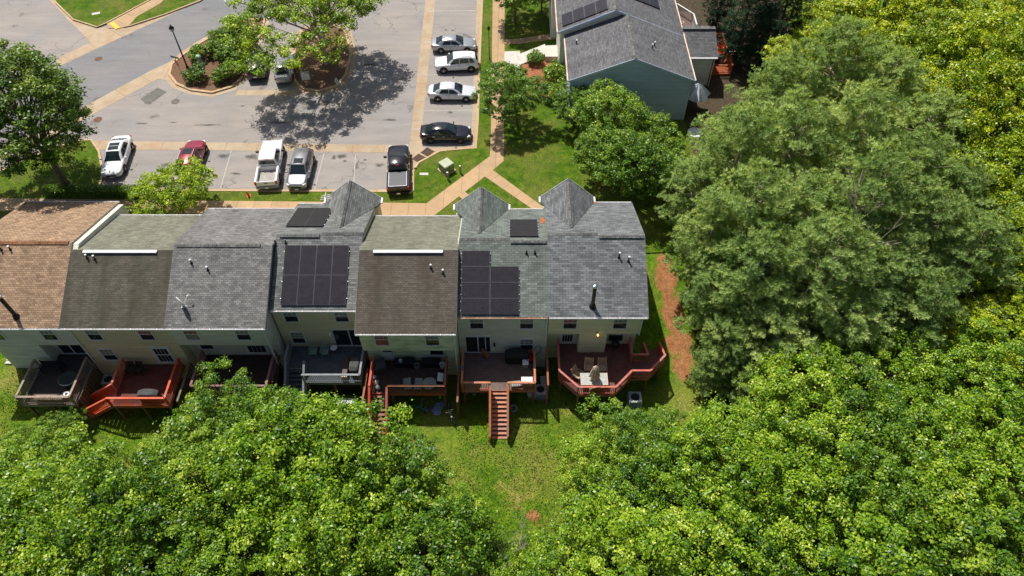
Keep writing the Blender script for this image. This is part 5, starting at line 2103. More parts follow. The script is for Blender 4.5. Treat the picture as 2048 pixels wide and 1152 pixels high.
tH = deck('orange red deck right of the far back room, cluttered with clay pots', [(20.3, 64.2, 22.6, 70.0)], 'Hwood', 'Hwood', [], z=.35, along='y')
railing(tH, [(20.4, 70.0), (22.6, 70.0), (22.6, 64.2), (20.3, 64.2)], WD['Hwood'], z=.35)
for k, (u, v, r, mm, lab) in enumerate(((1438, 82, .3, 'plasticgrey', 'grey lidded pot at the far end of the distant orange red deck'), (1441, 98, .3, 'terra', 'clay pot in the middle of the distant orange red deck'), (1446, 108, .28, 'terra', 'second clay pot beside the distant deck rail'), (1443, 121, .34, 'plasticgrey', 'pale grey tub at the near end of the distant orange red deck'))):
    x, y = at(u, v, .6)
    bucket(lab, min(max(x, 20.8), 22.2), min(max(y, 64.7), 69.5), .36, M[mm], r, .5, name='plant_pot', cat='pot')
storage_bin('dark covered box on the distant orange red deck', 21.3, 66.3, .35, (1.1, .7, .8), M['blackcover'], M['cover'])
arm_chair('grey chair on the distant orange red deck', 21.4, 67.8, .4, M['plasticgrey'], z=.35)
t = thing('planter_box', 'white framed raised planter right of the distant orange red deck', 'planter', (23.8, 62, 0))
x0, y0 = at(1462, 121, .5)
x1, y1 = at(1490, 108, .5)
MB().box(22.85, y0, -.05, 24.6, y0 + .08, .7).box(22.85, y0 + 1.3, -.05, 24.6, y0 + 1.38, .7).box(22.85, y0 + .081, -.05, 22.93, y0 + 1.299, .7).box(24.52, y0 + .081, -.05, 24.6, y0 + 1.299, .7).build('frame', M['trim'], t)
MB().box(22.94, y0 + .082, -.05, 24.51, y0 + 1.298, .5).build('soil', M['mulch'], t)
tK = deck('small deck with white metal railing behind the far row', [(17.0, 71.2, 20.0, 75.6)], 'Ffloor', 'Fbrown', [], z=.6, along='y')
railing(tK, [(17.1, 75.5), (18.5, 75.5), (20.0, 73.4), (20.0, 71.3)], M['trim'], z=.6)
for dx, lab in ((17.5, 'left tan garden chair on the small far deck'), (18.5, 'right tan garden chair on the small far deck')):
    arm_chair(lab, dx, 72.4, 2.8, M['cloth'], z=.6, group='garden chairs on the small far deck')
# ------------------------------------------------------------------ vehicles (local x forward, y left)


def paint(name, col, metallic=.0, rough=.3):
    return pm(name, col, rough, .05, 2, metallic=metallic, coat=.9, spec=.5)


PT = {
    'white': paint('white_paint', (.78, .78, .79, 1)),
    'pearl': paint('pearl_white_paint', (.66, .67, .69, 1), .15),
    'silver': paint('silver_paint', (.42, .43, .45, 1), .55),
    'grey': paint('grey_metallic_paint', (.27, .27, .29, 1), .6),
    'red': paint('crimson_paint', (.27, .006, .03, 1), .25),
    'black': paint('black_paint', (.008, .009, .016, 1), .2, .2),
}


class Car:
    def __init__(s, name, label, cat, pm_, L, Wd):
        s.t = thing(name, label, cat, (0, 0, 0), 'vehicles parked in the car park')
        s.p, s.L, s.w = pm_, L, Wd / 2

    def body(s, st):
        secs = []
        for (x, w, zb, zm, zs, zt) in st:
            secs.append([(x, -w * .88, zb), (x, -w, zb + .16), (x, -w * 1.0, zm), (x, -w * .965, zs), (x, -w * .84, zt), (x, -w * .45, zt + .025), (x, w * .45, zt + .025), (x, w * .84, zt), (x, w * .965, zs), (x, w, zm), (x, w, zb + .16), (x, w * .88, zb)])
        s.st = st
        b = MB().loft(secs)
        s.b = b.build('body', s.p, s.t, smooth=True)
        md = s.b.modifiers.new('sub', 'SUBSURF')
        md.levels = 1
        md.render_levels = 1
        return s.b

    def cabin(s, gh, roofm=None):
        """gh: stations (x, wb, zb, wt, zt) from windscreen base to rear glass base"""
        s.gh = gh
        secs = []
        for (x, wb, zb, wt, zt) in gh:
            secs.append([(x, -wb, zb - .06), (x, -wb, zb), (x, -wt, zt - .05), (x, -wt + .09, zt), (x, 0, zt + .02), (x, wt - .09, zt), (x, wt, zt - .05), (x, wb, zb), (x, wb, zb - .06)])
        c = MB().loft(secs, caps=True)
        o = c.build('cabin', roofm or s.p, s.t, smooth=True)
        o.modifiers.new('edge', 'EDGE_SPLIT').split_angle = D2R(38)
        s.cab = o

    def lerp(s, x):
        g = s.gh
        for a, b in zip(g[:-1], g[1:]):
            if a[0] >= x >= b[0]:
                k = (a[0] - x) / (a[0] - b[0])
                return [a[i] + (b[i] - a[i]) * k for i in range(5)]
        return list(g[0] if x > g[0][0] else g[-1])

    def side(s, x, t, sg, off=.012):
        _, wb, zb, wt, zt = s.lerp(x)
        zt -= .05
        return (x, sg * (wb + (wt - wb) * t + off), zb + (zt - zb) * t + off * .3)

    def pane(s, name, quad, n, mat=None, th=.012):
        n = Vector(n).normalized() * th
        m = MB()
        q = [Vector(p) for p in quad]
        k = len(q)
        m.add([p + n for p in q] + [p - n for p in q], [list(range(k)), list(range(2 * k - 1, k - 1, -1))] + [[i, i + k, (i + 1) % k + k, (i + 1) % k] for i in range(k)])
        return m.build(name, mat or M['carglass'], s.t)

    def screen(s, i0, i1, name, t0=.07, t1=.93, mrg=.06):
        """curved glass following the cabin stations i0 (foot) to i1 (head)"""
        stp = 1 if i1 > i0 else -1
        st = [s.gh[i] for i in range(i0, i1 + stp, stp)]
        prof = []
        for i, g in enumerate(st):
            hw = (g[1] - .03) if i == 0 else (g[3] - .01)
            prof.append((g[0], max(g[2], g[4]) if i == 0 else g[4], hw - mrg))

        def lerp2(p, q, k):
            return tuple(p[i] + (q[i] - p[i]) * k for i in range(3))
        prof[0], prof[-1] = lerp2(prof[0], prof[1], t0 * 2), lerp2(prof[-1], prof[-2], (1 - t1) * 2)
        sg = 1 if st[0][0] > st[-1][0] else -1
        ys = (-1, -.5, 0, .5, 1)
        top, low = [], []
        for i, (x, z, hw) in enumerate(prof):
            a, b = prof[max(0, i - 1)], prof[min(len(prof) - 1, i + 1)]
            n = Vector((sg * (b[1] - a[1]), 0, abs(b[0] - a[0]))).normalized()
            for y in ys:
                p = Vector((x, y * hw, z + .02 * (1 - abs(y))))
                top.append(p + n * .014)
                low.append(p - n * .012)
        m = MB()
        N_ = len(prof)
        fs = []
        for r in range(N_ - 1):
            for c in range(4):
                fs.append([r * 5 + c, r * 5 + c + 1, (r + 1) * 5 + c + 1, (r + 1) * 5 + c])
        ring = [0, 1, 2, 3, 4] + [r * 5 + 4 for r in range(1, N_)] + [(N_ - 1) * 5 + c for c in (3, 2, 1, 0)] + [r * 5 for r in range(N_ - 2, 0, -1)]
        k = N_ * 5
        for i in range(len(ring)):
            u, v = ring[i], ring[(i + 1) % len(ring)]
            fs.append([u, v, v + k, u + k])
        m.add(top + low, fs)
        return m.build(name, M['carglass'], s.t)

    def side_windows(s, wins_, t0=.12, t1=.88):
        for (b0, b1, tp0, tp1) in wins_:
            for sg in (-1, 1):
                q = [s.side(b0, t0, sg), s.side(b1, t0, sg), s.side(tp1, t1, sg), s.side((tp0 + tp1) / 2, t1, sg), s.side(tp0, t1, sg)]
                s.pane('side_window', q if sg > 0 else q[::-1], (0, sg, .35), th=.008)

    def wheels(s, xf, xr, r=.34, wd=.23, rim='chrome'):
        for x in (xf, xr):
            for sg in (-1, 1):
                arch = MB()
                y = sg * (s.w - wd * .5 + .005)
                w = MB()
                w.loft([[(x + rr * math.cos(a), y + sg * yy, r + rr * math.sin(a)) for a in [i * math.pi / 12 for i in range(24)]] for rr, yy in ((r * .7, -wd / 2), (r * .95, -wd / 2), (r, -wd * .35), (r, wd * .35), (r * .95, wd / 2), (r * .70, wd / 2 - .01))])
                o = w.build('wheel', M['rubber'], s.t)
                k = MB()
                yo = y + sg * (wd / 2 - .005)
                k.tube((x, yo - sg * .03, r), (x, yo - sg * .012, r), r * .68, r * .68, 20)
                kk = k.build('rim_well', M['steel'] if rim == 'chrome' else M['black'], o)
                q = MB()
                for i in range(5):
                    a = i * 2 * math.pi / 5 + .3
                    q.bar((x, yo, r), (x + r * .66 * math.cos(a), yo, r + r * .66 * math.sin(a)), .05, .02)
                q.tube((x, yo - .008, r), (x, yo + .008, r), r * .14, r * .14, 10)
                q.build('rim', M[rim], o)
                arch.loft([[(x + rr * math.cos(a), sg * (s.w + yy), r + .02 + rr * math.sin(a)) for a in [i * math.pi / 12 for i in range(24)]] for rr, yy in ((r * .2, -.02), (r * 1.17, -.02), (r * 1.19, .006), (r * .9, .006))]).build('wheel_arch', M['rubber'], s.t)

    def lamp(s, name, x, y, z, sx, sy, sz, mat, sweep=0.0):
        for sg in (-1, 1):
            m = MB().obb((x, sg * y, z), (sx, sy, sz), m=Matrix.Rotation(-sg * sweep, 3, 'Z'))
            m.build(name, mat, s.t, bev=.02)

    def mirror(s, x, z, y=None, mat=None, size=1.0):
        y = y or s.w + .10
        for sg in (-1, 1):
            MB().obb((x, sg * y, z), (.11 * size, .21 * size, .14 * size)).obb((x + .02, sg * (y - .13), z - .04), (.06, .14, .04)).build('mirror', mat or s.p, s.t, bev=.03)

    def handles(s, xs, z):
        m = MB()
        for x in xs:
            for sg in (-1, 1):
                m.box(x - .10, sg * (s.w * .985) - .012, z - .016, x + .10, sg * (s.w * .985) + .018, z + .016)
        m.build('door_handle', M['chrome'] if s.p is not PT['black'] else M['steel'], s.t)

    def seams(s, xs, z0, z1):
        m = MB()
        for x in xs:
            for sg in (-1, 1):
                m.bar((x, sg * (s.w * .985), z1), (x, sg * (s.w * .998), z0), .012, .012)
        m.build('door_seam', M['rubber'], s.t)

    def plate(s, x, z, tilt=0):
        MB().obb((x, 0, z), (.02, .31, .16)).build('number_plate', M['plate'], s.t)

    def sunroof(s, x0, x1, hw, z, split=False):
        MB().box(x0, -hw, z - .02, x1, hw, z + .008).build('sunroof', M['carglass'], s.t, bev=.01)
        if split:
            MB().box((x0 + x1) / 2 - .02, -hw, z, (x0 + x1) / 2 + .02, hw, z + .014).build('sunroof_bar', M['steel'], s.t)

    def place(s, x, y, h):
        s.t.location = (x, y, .004)
        s.t.rotation_euler = (0, 0, h)


def sedan(label, p, sun=None, rim='chrome', L=4.85, name='parked_car', fast=True):
    c = Car(name, label, 'car', p, L, 1.84)
    c.body([(2.42, .58, .30, .42, .52, .54), (2.34, .76, .22, .5, .62, .65), (2.05, .875, .2, .55, .72, .745), (1.5, .915, .2, .6, .80, .84), (1.05, .92, .19, .6, .86, .90), (.0, .92, .19, .6, .88, .90),
            (-1.0, .92, .19, .6, .90, .92), (-1.7, .915, .2, .62, .93, .975), (-2.1, .87, .24, .62, .90, .97), (-2.34, .78, .3, .58, .84, .945), (-2.42, .68, .36, .52, .70, .80)])
    c.cabin([(1.08, .80, .86, .70, .88), (.62, .82, .88, .63, 1.20), (.22, .83, .89, .60, 1.385), (-.2, .83, .90, .60, 1.44), (-.75, .83, .91, .60, 1.435), (-1.15, .81, .92, .58, 1.37), (-1.5, .78, .94, .58, 1.20), (-1.92, .74, .96, .60, .975)])
    c.screen(0, 2, 'windscreen')
    c.screen(7, 5, 'rear_window', .08, .95)
    c.side_windows([(.72, -.24, .20, -.24), (-.31, -1.22, -.31, -1.0)])
    c.wheels(1.42, -1.40, .335, rim=rim)
    c.lamp('headlight', 2.16, .64, .655, .34, .26, .12, M['headlamp'], .55)
    c.lamp('tail_light', -2.30, .66, .83, .14, .30, .13, M['redlamp'], -.35)
    MB().obb((2.395, 0, .46), (.06, .85, .16)).build('grille', M['black'], c.t, bev=.02)
    c.plate(-2.44, .60)
    c.plate(2.44, .34)
    c.mirror(.72, .97)
    c.handles((-.15, -1.08), .80)
    c.seams((.75, -.27, -1.2), .3, .86)
    if sun:
        c.sunroof(*sun)
    MB().obb((-1.0, 0, 1.45), (.16, .05, .06)).build('aerial_fin', p, c.t, bev=.02)
    return c


def suv(label, p, L=4.6, H=1.66, sun=None, rim='chrome', rails=True, clad=False):
    c = Car('parked_suv', label, 'suv', p, L, 1.86)
    h = L / 2
    c.body([(h, .60, .34, .5, .66, .72), (h - .08, .78, .26, .55, .78, .84), (h - .4, .89, .24, .6, .88, .93), (h - .9, .925, .23, .65, .95, 1.0), (h - 1.3, .93, .23, .66, .98, 1.02), (0, .93, .23, .66, 1.0, 1.02),
            (-1.1, .93, .23, .66, 1.02, 1.04), (-h + .5, .92, .25, .68, 1.03, 1.05), (-h + .15, .87, .3, .68, 1.0, 1.05), (-h, .80, .38, .62, .9, 1.0)])
    c.cabin([(h - 1.22, .82, .98, .74, 1.0), (h - 1.62, .84, .99, .68, 1.32), (h - 2.0, .845, 1.0, .655, H - .05), (h - 2.5, .845, 1.0, .655, H), (-1.0, .84, 1.02, .65, H - .01), (-h + .75, .82, 1.03, .63, H - .06), (-h + .42, .80, 1.04, .62, H - .14), (-h + .08, .78, 1.04, .66, 1.07)])
    c.screen(0, 2, 'windscreen')
    c.screen(7, 6, 'rear_window', .1, .92)
    a = h - 1.55
    c.side_windows([(a, a - .98, a - .48, a - .98), (a - 1.05, a - 1.95, a - 1.05, a - 1.95), (a - 2.02, -h + .45, a - 2.02, -h + .72)])
    c.wheels(h - .88, -h + .86, .365, .24, rim=rim)
    c.lamp('headlight', h - .24, .68, .80, .34, .26, .12, M['headlamp'], .55)
    c.lamp('tail_light', -h + .12, .72, .93, .14, .26, .18, M['redlamp'], -.35)
    MB().obb((h - .02, 0, .62), (.07, .95, .2)).build('grille', M['black'], c.t, bev=.02)
    c.plate(h + .03, .42)
    c.plate(-h - .02, .72)
    c.mirror(a - .0, 1.08)
    c.handles((a - .88, a - 1.85), .92)
    c.seams((a, a - 1.02, a - 1.98), .36, .98)
    if rails:
        m = MB()
        for sg in (-1, 1):
            m.path([(h - 2.2, sg * .57, H - .0), (h - 2.45, sg * .58, H + .06), (-1.2, sg * .575, H + .05), (-1.5, sg * .56, H - .03)], .02, 6)
        m.build('roof_rail', M['black'] if clad else M['steel'], c.t)
    if clad:
        m = MB()
        for sg in (-1, 1):
            m.box(-1.1, sg * .90, .24, 1.1, sg * .942, .36)
        m.build('sill_cladding', M['rubber'], c.t)
    if sun:
        c.sunroof(*sun)
    MB().obb((-1.5, 0, H + .01), (.16, .05, .06)).build('aerial_fin', p, c.t, bev=.02)
    return c


def pickup(label, p, cover=False, crew=True):
    L, w = 5.85, 1.0
    c = Car('pickup_truck', label, 'pickup truck', p, L, 2.0)
    h = L / 2
    c.body([(h, .74, .48, .66, .88, .94), (h - .08, .9, .4, .72, 1.0, 1.06), (h - .45, .975, .36, .78, 1.08, 1.13), (h - 1.0, 1.0, .36, .8, 1.1, 1.16), (h - 1.5, 1.0, .36, .8, 1.1, 1.16), (0.2, 1.0, .36, .8, 1.08, 1.13), (-.86, 1.0, .36, .8, 1.08, 1.13)])
    xr = -.78
    xw = h - 1.42
    c.cabin([(xw, .86, 1.08, .80, 1.11), (xw - .42, .88, 1.09, .74, 1.52), (xw - .78, .89, 1.1, .71, 1.82), (xw - 1.2, .89, 1.1, .71, 1.88), (xr + .3, .88, 1.1, .70, 1.86), (xr + .12, .87, 1.1, .69, 1.78), (xr, .85, 1.1, .74, 1.13)])
    c.screen(0, 2, 'windscreen')
    c.screen(6, 5, 'rear_window', .12, .9)
    a = xw - .34
    c.side_windows([(a, a - 1.02, a - .40, a - 1.02), (a - 1.1, xr + .32, a - 1.1, xr + .32)])
    c.wheels(h - .98, -h + 1.22, .40, .27)
    # the bed
    zb, zt = .72, 1.16
    m = MB()
    for sg in (-1, 1):
        m.loft([[(x, sg * .80, zb), (x, sg * .80, zt - .02), (x, sg * .83, zt), (x, sg * .96, zt), (x, sg * .99, zt - .06), (x, sg * 1.0, .8), (x, sg * .99, .42), (x, sg * .90, .42)] for x in (-.862, -1.6, -2.2, -h + .10)])
    m.box(-.93, -.80, zb, -.863, .80, zt)
    m.build('bed_side', p, c.t)
    f = MB()
    f.box(-h + .1, -.799, zb - .06, -.94, .799, zb)
    k = -.7
    while k < .7:
        f.box(-h + .15, k, zb + .001, -.98, k + .07, zb + .022)
        k += .14
    f.build('bed_floor', M['bedliner'], c.t)
    g = MB()
    g.box(-h + .02, -.80, .66, -h + .095, .80, zt - .01)
    tg = g.build('tailgate', p, c.t, bev=.02)
    MB().obb((-h + .015, 0, zt - .17), (.02, .28, .09)).build('handle', M['black'], tg)
    MB().box(-h - .12, -.92, .44, -h + .06, .92, .62).build('rear_bumper', M['black'] if cover else M['steel'], c.t, bev=.03)
    c.lamp('tail_light', -h + .07, .90, .96, .10, .17, .36, M['redlamp'], 0)
    c.lamp('headlight', h - .16, .76, .92, .3, .26, .2, M['headlamp'], .4)
    MB().obb((h, 0, .82), (.08, 1.05, .28)).build('grille', M['black'], c.t, bev=.02)
    MB().obb((xr + .08, 0, 1.79), (.06, .3, .05)).build('brake_light', M['redlamp'], c.t)
    c.plate(-h - .13, .54)
    c.mirror(a - .05, 1.22, 1.15, M['black'], 1.35)
    c.handles((a - .92, xr + .28), 1.0)
    c.seams((a - 1.06, ), .45, 1.06)
    if cover:
        cv = MB().box(-h + .16, -.80, zt + .002, -.95, .80, zt + .035).build('bed_cover', M['tonneau'], c.t, bev=.015)
        q = MB()
        for y in (-.8, .76):
            q.box(-h + .14, y, zt + .036, -.95, y + .05, zt + .052)
        q.box(-h + .12, -.8, zt + .036, -h + .17, .81, zt + .052)
        q.build('cover_frame', M['steel'], cv)
    return c


M['bedliner'] = pm('scratched_bed_liner', S(176, 170, 164, .8), .6, .35, 6)
M['tonneau'] = pm('grey_vinyl_cover', S(112, 114, 118, .8), .75, .08, 3)


def along(nose, tail, z=.5):
    a, b = G(*nose, z), G(*tail, z)
    return ((a[0] + b[0]) / 2, (a[1] + b[1]) / 2, math.atan2(a[1] - b[1], a[0] - b[0]))


def beside(front, rear, half, fx, rx):
    """from the ground contacts of the near front and rear wheels"""
    a, b = Vector(G(*front)), Vector(G(*rear))
    d = (a - b).normalized()
    nrm = Vector((-d.y, d.x))
    if nrm.y < 0:
        nrm = -nrm
    mid = (a + b) / 2 - d * (fx + rx) / 2 + nrm * half
    return (mid.x, mid.y, math.atan2(d.y, d.x))


c = sedan('white sedan with dark two pane sunroof parked nearest the big left tree', PT['white'], (-.75, .12, .42, 1.455, True))
c.place(*along((221, 350), (247, 277), .6))
c.t.scale = (1.06, 1.06, 1.06)
c = suv('crimson suv half hidden behind the round bright green tree', PT['red'], sun=(-.7, .1, .4, 1.672))
c.place(*along((396, 283), (371, 351), .6))
c = pickup('white pickup truck with an open ribbed bed', PT['white'])
x, y, a = along((546, 284), (532, 366), .9)
c.place(x, y, a)
c = suv('silver grey suv facing the row, parked right of the white pickup', PT['grey'], L=4.7, sun=(-.35, .25, .4, 1.672), rails=False)
c.place(*along((593, 369), (609, 308), .7))
c = pickup('black pickup truck with a flat grey bed cover', PT['black'], cover=True)
c.place(*along((797, 294), (796, 377), .9))
c = sedan('black sedan with sunroof parked nearest the storm drain', PT['black'], (-.35, .15, .38, 1.45), rim='steel')
c.place(*beside((922, 287), (861, 287), .86, 1.42, -1.40))
c = sedan('pale silver sedan between the white suv and an empty bay', PT['pearl'])
c.place(*beside((936, 204.5), (873, 204), .86, 1.42, -1.40))
c = suv('white suv with black roof rails facing the road between two sedans', PT['white'], clad=True)
c.place(*beside((887, 148), (944, 145), .9, 1.42, -1.44))
c = sedan('grey silver sedan at the far end of the right hand bays', PT['silver'])
c.place(*beside((937, 106), (880, 107.5), .86, 1.42, -1.40))
c = suv('black suv with lit red tail lamps in the bay beside the planted island', PT['black'], L=4.5, rails=False)
c.place(*along((521, 103), (510, 156), .7))
c = sedan('pale grey sedan in dappled shade under the big maple', PT['silver'])
c.place(*along((573, 108), (566, 162), .6))

# ------------------------------------------------------------------ street furniture
M['lamptrim'] = pm('lamp_glass', S(216, 216, 220), .2, .1, 4)
t0 = G(378, 143)
t = thing('street_lamp', 'tall black street lamp with a lantern head on the planted island', 'street lamp', t0 + (0,))
m = MB()
m.lathe([(.16, 0), (.16, .5), (.09, .6), (.07, 3), (.055, 4.55)], t0 + (.08,), 14)
m.build('pole', M['black'], t, smooth=False)
z = 4.63
h = MB().lathe([(.06, z), (.16, z + .08), (.17, z + .11)], t0 + (0,), 12).build('lantern', M['black'], t)
MB().lathe([(.14, z + .112), (.20, z + .26), (.19, z + .36)], t0 + (0,), 12).build('glass', M['lamptrim'], h)
MB().lathe([(.26, z + .362), (.27, z + .40), (.16, z + .55), (.05, z + .64), (.05, z + .74), (.01, z + .82)], t0 + (0,), 12).build('cap', M['black'], h)
k = MB()
for i in range(4):
    a = i * math.pi / 2 + .4
    k.bar((t0[0] + .17 * math.cos(a), t0[1] + .17 * math.sin(a), z + .1), (t0[0] + .24 * math.cos(a), t0[1] + .24 * math.sin(a), z + .38), .03, .03)
k.build('cage', M['black'], h)

t1 = G(369, 162)
t = thing('stop_sign', 'red stop sign below a green street name blade on a thin post', 'sign', t1 + (0,))
M['stopred'] = pm('sign_red', S(186, 30, 44, .9), .4, .06, 3)
M['signgreen'] = pm('sign_green', S(30, 96, 78, .9), .4, .06, 3)
MB().tube(t1 + (0,), t1 + (2.9,), .03, .03, 8).build('post', M['steel'], t)
th = .5
fd = Vector((-.62, -.78, 0)).normalized()
rt = Vector((0, 0, 1)).cross(fd)
cc = Vector(t1 + (2.15,)) + fd * .05
ring = [cc + rt * .37 * math.cos(math.pi / 8 + i * math.pi / 4) + Vector((0, 0, .37)) * math.sin(math.pi / 8 + i * math.pi / 4) for i in range(8)]
m = MB()
m.add([p for p in ring] + [p - fd * .02 for p in ring], [list(range(8)), list(range(15, 7, -1))] + [[i, i + 8, (i + 1) % 8 + 8, (i + 1) % 8] for i in range(8)])
pl = m.build('plate', M['stopred'], t)


def text(body, size, mat, parent, loc, facing, name='lettering'):
    cu = bpy.data.curves.new(name, 'FONT')
    cu.body = body
    cu.size = size
    cu.align_x = 'CENTER'
    cu.align_y = 'CENTER'
    cu.extrude = .004
    tmp = bpy.data.objects.new('t', cu)
    COL.objects.link(tmp)
    bpy.context.view_layer.update()
    me = bpy.data.meshes.new_from_object(tmp.evaluated_get(bpy.context.evaluated_depsgraph_get()))
    bpy.data.objects.remove(tmp)
    me.materials.clear()
    me.materials.append(mat)
    o = bpy.data.objects.new(name, me)
    COL.objects.link(o)
    z = Vector(facing).normalized()
    x = Vector((0, 0, 1)).cross(z).normalized()
    y = z.cross(x)
    o.parent = parent
    org = ORG.get(root_of(parent).name, Vector((0, 0, 0)))
    o.matrix_local = Matrix.Translation(Vector(loc) - org) @ Matrix((x, y, z)).transposed().to_4x4()
    return o


text('STOP', .27, M['white'], pl, cc + fd * .008, fd)
bd = Vector((.92, -.38, 0)).normalized()
MB().bar(Vector(t1 + (2.80,)) - bd * .5, Vector(t1 + (2.80,)) + bd * .5, .02, .22).build('name_blade', M['signgreen'], t)

x, y = G(403, 132)
t = thing('utility_pedestal', 'pale green utility pedestal between the island shrubs', 'utility box', (x, y, 0))
M['utilgreen'] = pm('pale_green_enamel', S(158, 190, 172, .9), .5, .08, 3)
MB().box(x - .19, y - .19, .08, x + .19, y + .19, 1.15).build('cabinet', M['utilgreen'], t, bev=.02)
MB().loft([[(x - .22 * k, y - .22 * k, z_), (x + .22 * k, y - .22 * k, z_), (x + .22 * k, y + .22 * k, z_), (x - .22 * k, y + .22 * k, z_)] for z_, k in ((1.152, 1), (1.2, 1), (1.28, .6))]).build('cap', M['utilgreen'], t)
MB().box(x - .3, y - .42, .08, x + .35, y + .3, .2).build('base', M['trim'], t)

x, y = G(893, 347, LAWN)
t = thing('transformer_box', 'green pad mounted transformer box on the lawn', 'utility box', (0, 0, 0))
M['transgreen'] = pm('weathered_green_steel', S(136, 148, 116, .85), .5, .12, 2)
M['transtop'] = pm('pale_green_lid', S(176, 186, 156, .88), .55, .12, 2)  # paler green than the cabinet
MB().box(-.62, -.62, .0, .62, .62, .09).build('pad', M['kerb'], t)
MB().box(-.5, -.5, .091, .5, .5, .82).build('cabinet', M['transgreen'], t)
MB().loft([[(-.53 * k, -.53 * k, z_), (.53 * k, -.53 * k, z_), (.53 * k, .53 * k, z_), (-.53 * k, .53 * k, z_)] for z_, k in ((.822, 1), (.88, 1), (.93, .93))]).build('lid', M['transtop'], t)
MB().box(-.02, -.512, .15, .02, -.5, .8).build('door_seam', M['black'], t)
t.location = (x, y + .45, LAWN - .01)
t.rotation_euler = (0, 0, .72)
for (u, v, lab) in ((896, 359, 'grey bollard nearest the green transformer box'), (921, 346, 'grey bollard farther right of the green transformer box')):
    x, y = G(u, v, LAWN)
    t = thing('bollard', lab, 'bollard', (x, y, 0), 'bollards guarding the transformer')
    MB().tube((x, y, 0), (x, y, .95), .09, .09, 14).build('post', M['transgreen'], t)
    MB().lathe([(.09, .951), (.088, .97), (.05, 1.0), (.01, 1.01)], (x, y, 0), 14).build('cap', M['white'], t)
for (u, v, lab, sx, sy, rz) in ((848, 348, 'pale concrete meter lid set in the lawn by the black pickup', .8, .32, 0), (192, 27, 'pale concrete meter lid in the far corner lawn', .9, .45, .35)):
    x, y = G(u, v, LAWN)
    t = thing('meter_lid', lab, 'cover', (0, 0, 0))
    MB().box(-sx / 2, -sy / 2, -.05, sx / 2, sy / 2, .02).build('lid', M['whiteconc'], t, bev=.01)
    MB().box(-sx / 2 + .1, -.02, .0201, -sx / 2 + .2, .02, .03).build('handle', M['steel'], t)
    t.location = (x, y, LAWN + .004)
    t.rotation_euler = (0, 0, rz)

# storm drain: two iron grates at the kerb
a0, a1 = G(827, 317), G(851, 298)
ga = math.atan2(a1[1] - a0[1], a1[0] - a0[0])
for k, (u, v, lab) in enumerate(((838, 317, 'near rusty iron storm drain grate beside the black pickup'), (855, 304.5, 'far rusty iron storm drain grate behind the black sedan'))):
    x, y = G(u, v)
    t = thing('drain_grate', lab, 'drain', (0, 0, 0), 'storm drain grates')
    MB().box(-.46, -.42, .0, .46, .42, .006).build('well', M['black'], t)
    m = MB()
    for i in range(9):
        m.box(-.46 + i * .11, -.42, .0065, -.46 + i * .11 + .045, .42, .03)
    m.box(-.5, -.46, .0065, .5, -.42, .032).box(-.5, .42, .0065, .5, .46, .032)
    m.build('bars', M['rust'], t)
    t.location = (x, y, .0145)
    t.rotation_euler = (0, 0, ga)
for (u, v, lab) in ((197, 118, 'rusty manhole cover in the middle of the dark road'), (196, 239, 'rusty manhole cover at the edge of the left tree'), (351, 203, 'grey manhole cover beside the asphalt patch'), (650, 207, 'dark manhole cover in the maple shadow')):
    x, y = G(u, v)
    t = thing('manhole_cover', lab, 'manhole cover', (x, y, 0), 'manhole covers in the asphalt')
    MB().lathe([(.40, .010), (.40, .016), (.33, .016), (.33, .014)], (x, y, .002), 26, cap=False).build('rim', M['rust'], t)
    MB().lathe([(.329, .010), (.329, .0155), (.02, .0155)], (x, y, .002), 26).build('lid', M['rust'] if v in (118, 239) else M['patch'], t)

x, y = G(498, 392, LAWN)
t = thing('traffic_cone', 'orange cone leaning on the grass strip behind the white pickup', 'cone', (0, 0, 0))
M['orange'] = pm('faded_orange', S(214, 84, 30, .9), .6, .1, 4)
MB().lathe([(.12, .03), (.03, .62), (.02, .63)], (0, 0, 0), 16).build('cone', M['orange'], t)
MB().box(-.18, -.18, 0, .18, .18, .03).build('base', M['orange'], t)
t.location = (x, y, LAWN + .01)
t.rotation_euler = (.1, -.15, .3)

x, y = G(616, 171)
t = thing('mailbox', 'grey cluster mailbox on a pedestal at the island edge', 'mailbox', (0, 0, 0))
M['boxgrey'] = pm('aluminium_grey', S(178, 178, 172, .85), .5, .08, 3)
MB().box(-.07, -.07, 0, .07, .07, .7).build('pedestal', M['boxgrey'], t)
MB().box(-.42, -.22, .70, .42, .22, 1.45).build('cabinet', M['boxgrey'], t, bev=.02)
d = MB()
for i in range(3):
    for j in range(4):
        d.box(-.38 + i * .26, -.232, .75 + j * .165, -.38 + i * .26 + .24, -.221, .75 + j * .165 + .15)
d.build('locker_doors', M['trim'], t)
t.location = (x, y, .1)
t.rotation_euler = (0, 0, .15)
x, y = G(675, 171)
t = thing('fire_hydrant', 'white fire hydrant at the shaded kerb of the maple island', 'hydrant', (x, y, 0))
MB().lathe([(.17, .1), (.17, .16), (.12, .18), (.12, .62), (.15, .64), (.15, .7), (.11, .82), (.04, .88), (.04, .93)], (x, y, 0), 16).build('barrel', M['trim'], t)
MB().tube((x - .2, y, .5), (x + .2, y, .5), .06, .06, 10).tube((x, y - .22, .5), (x, y, .5), .075, .075, 10).build('nozzle', M['trim'], t)
x, y = G(979, 119, LAWN)
t = thing('path_lamp', 'thin black lamp post on the grass strip beside the far sidewalk', 'street lamp', (x, y, 0))
MB().lathe([(.06, 0), (.045, .4), (.035, 3.5)], (x, y, 0), 8).build('pole', M['black'], t)
MB().lathe([(.05, 3.5), (.13, 3.62), (.15, 3.8), (.17, 3.82), (.05, 3.98), (.01, 4.05)], (x, y, 0), 10).build('lantern', M['black'], t)
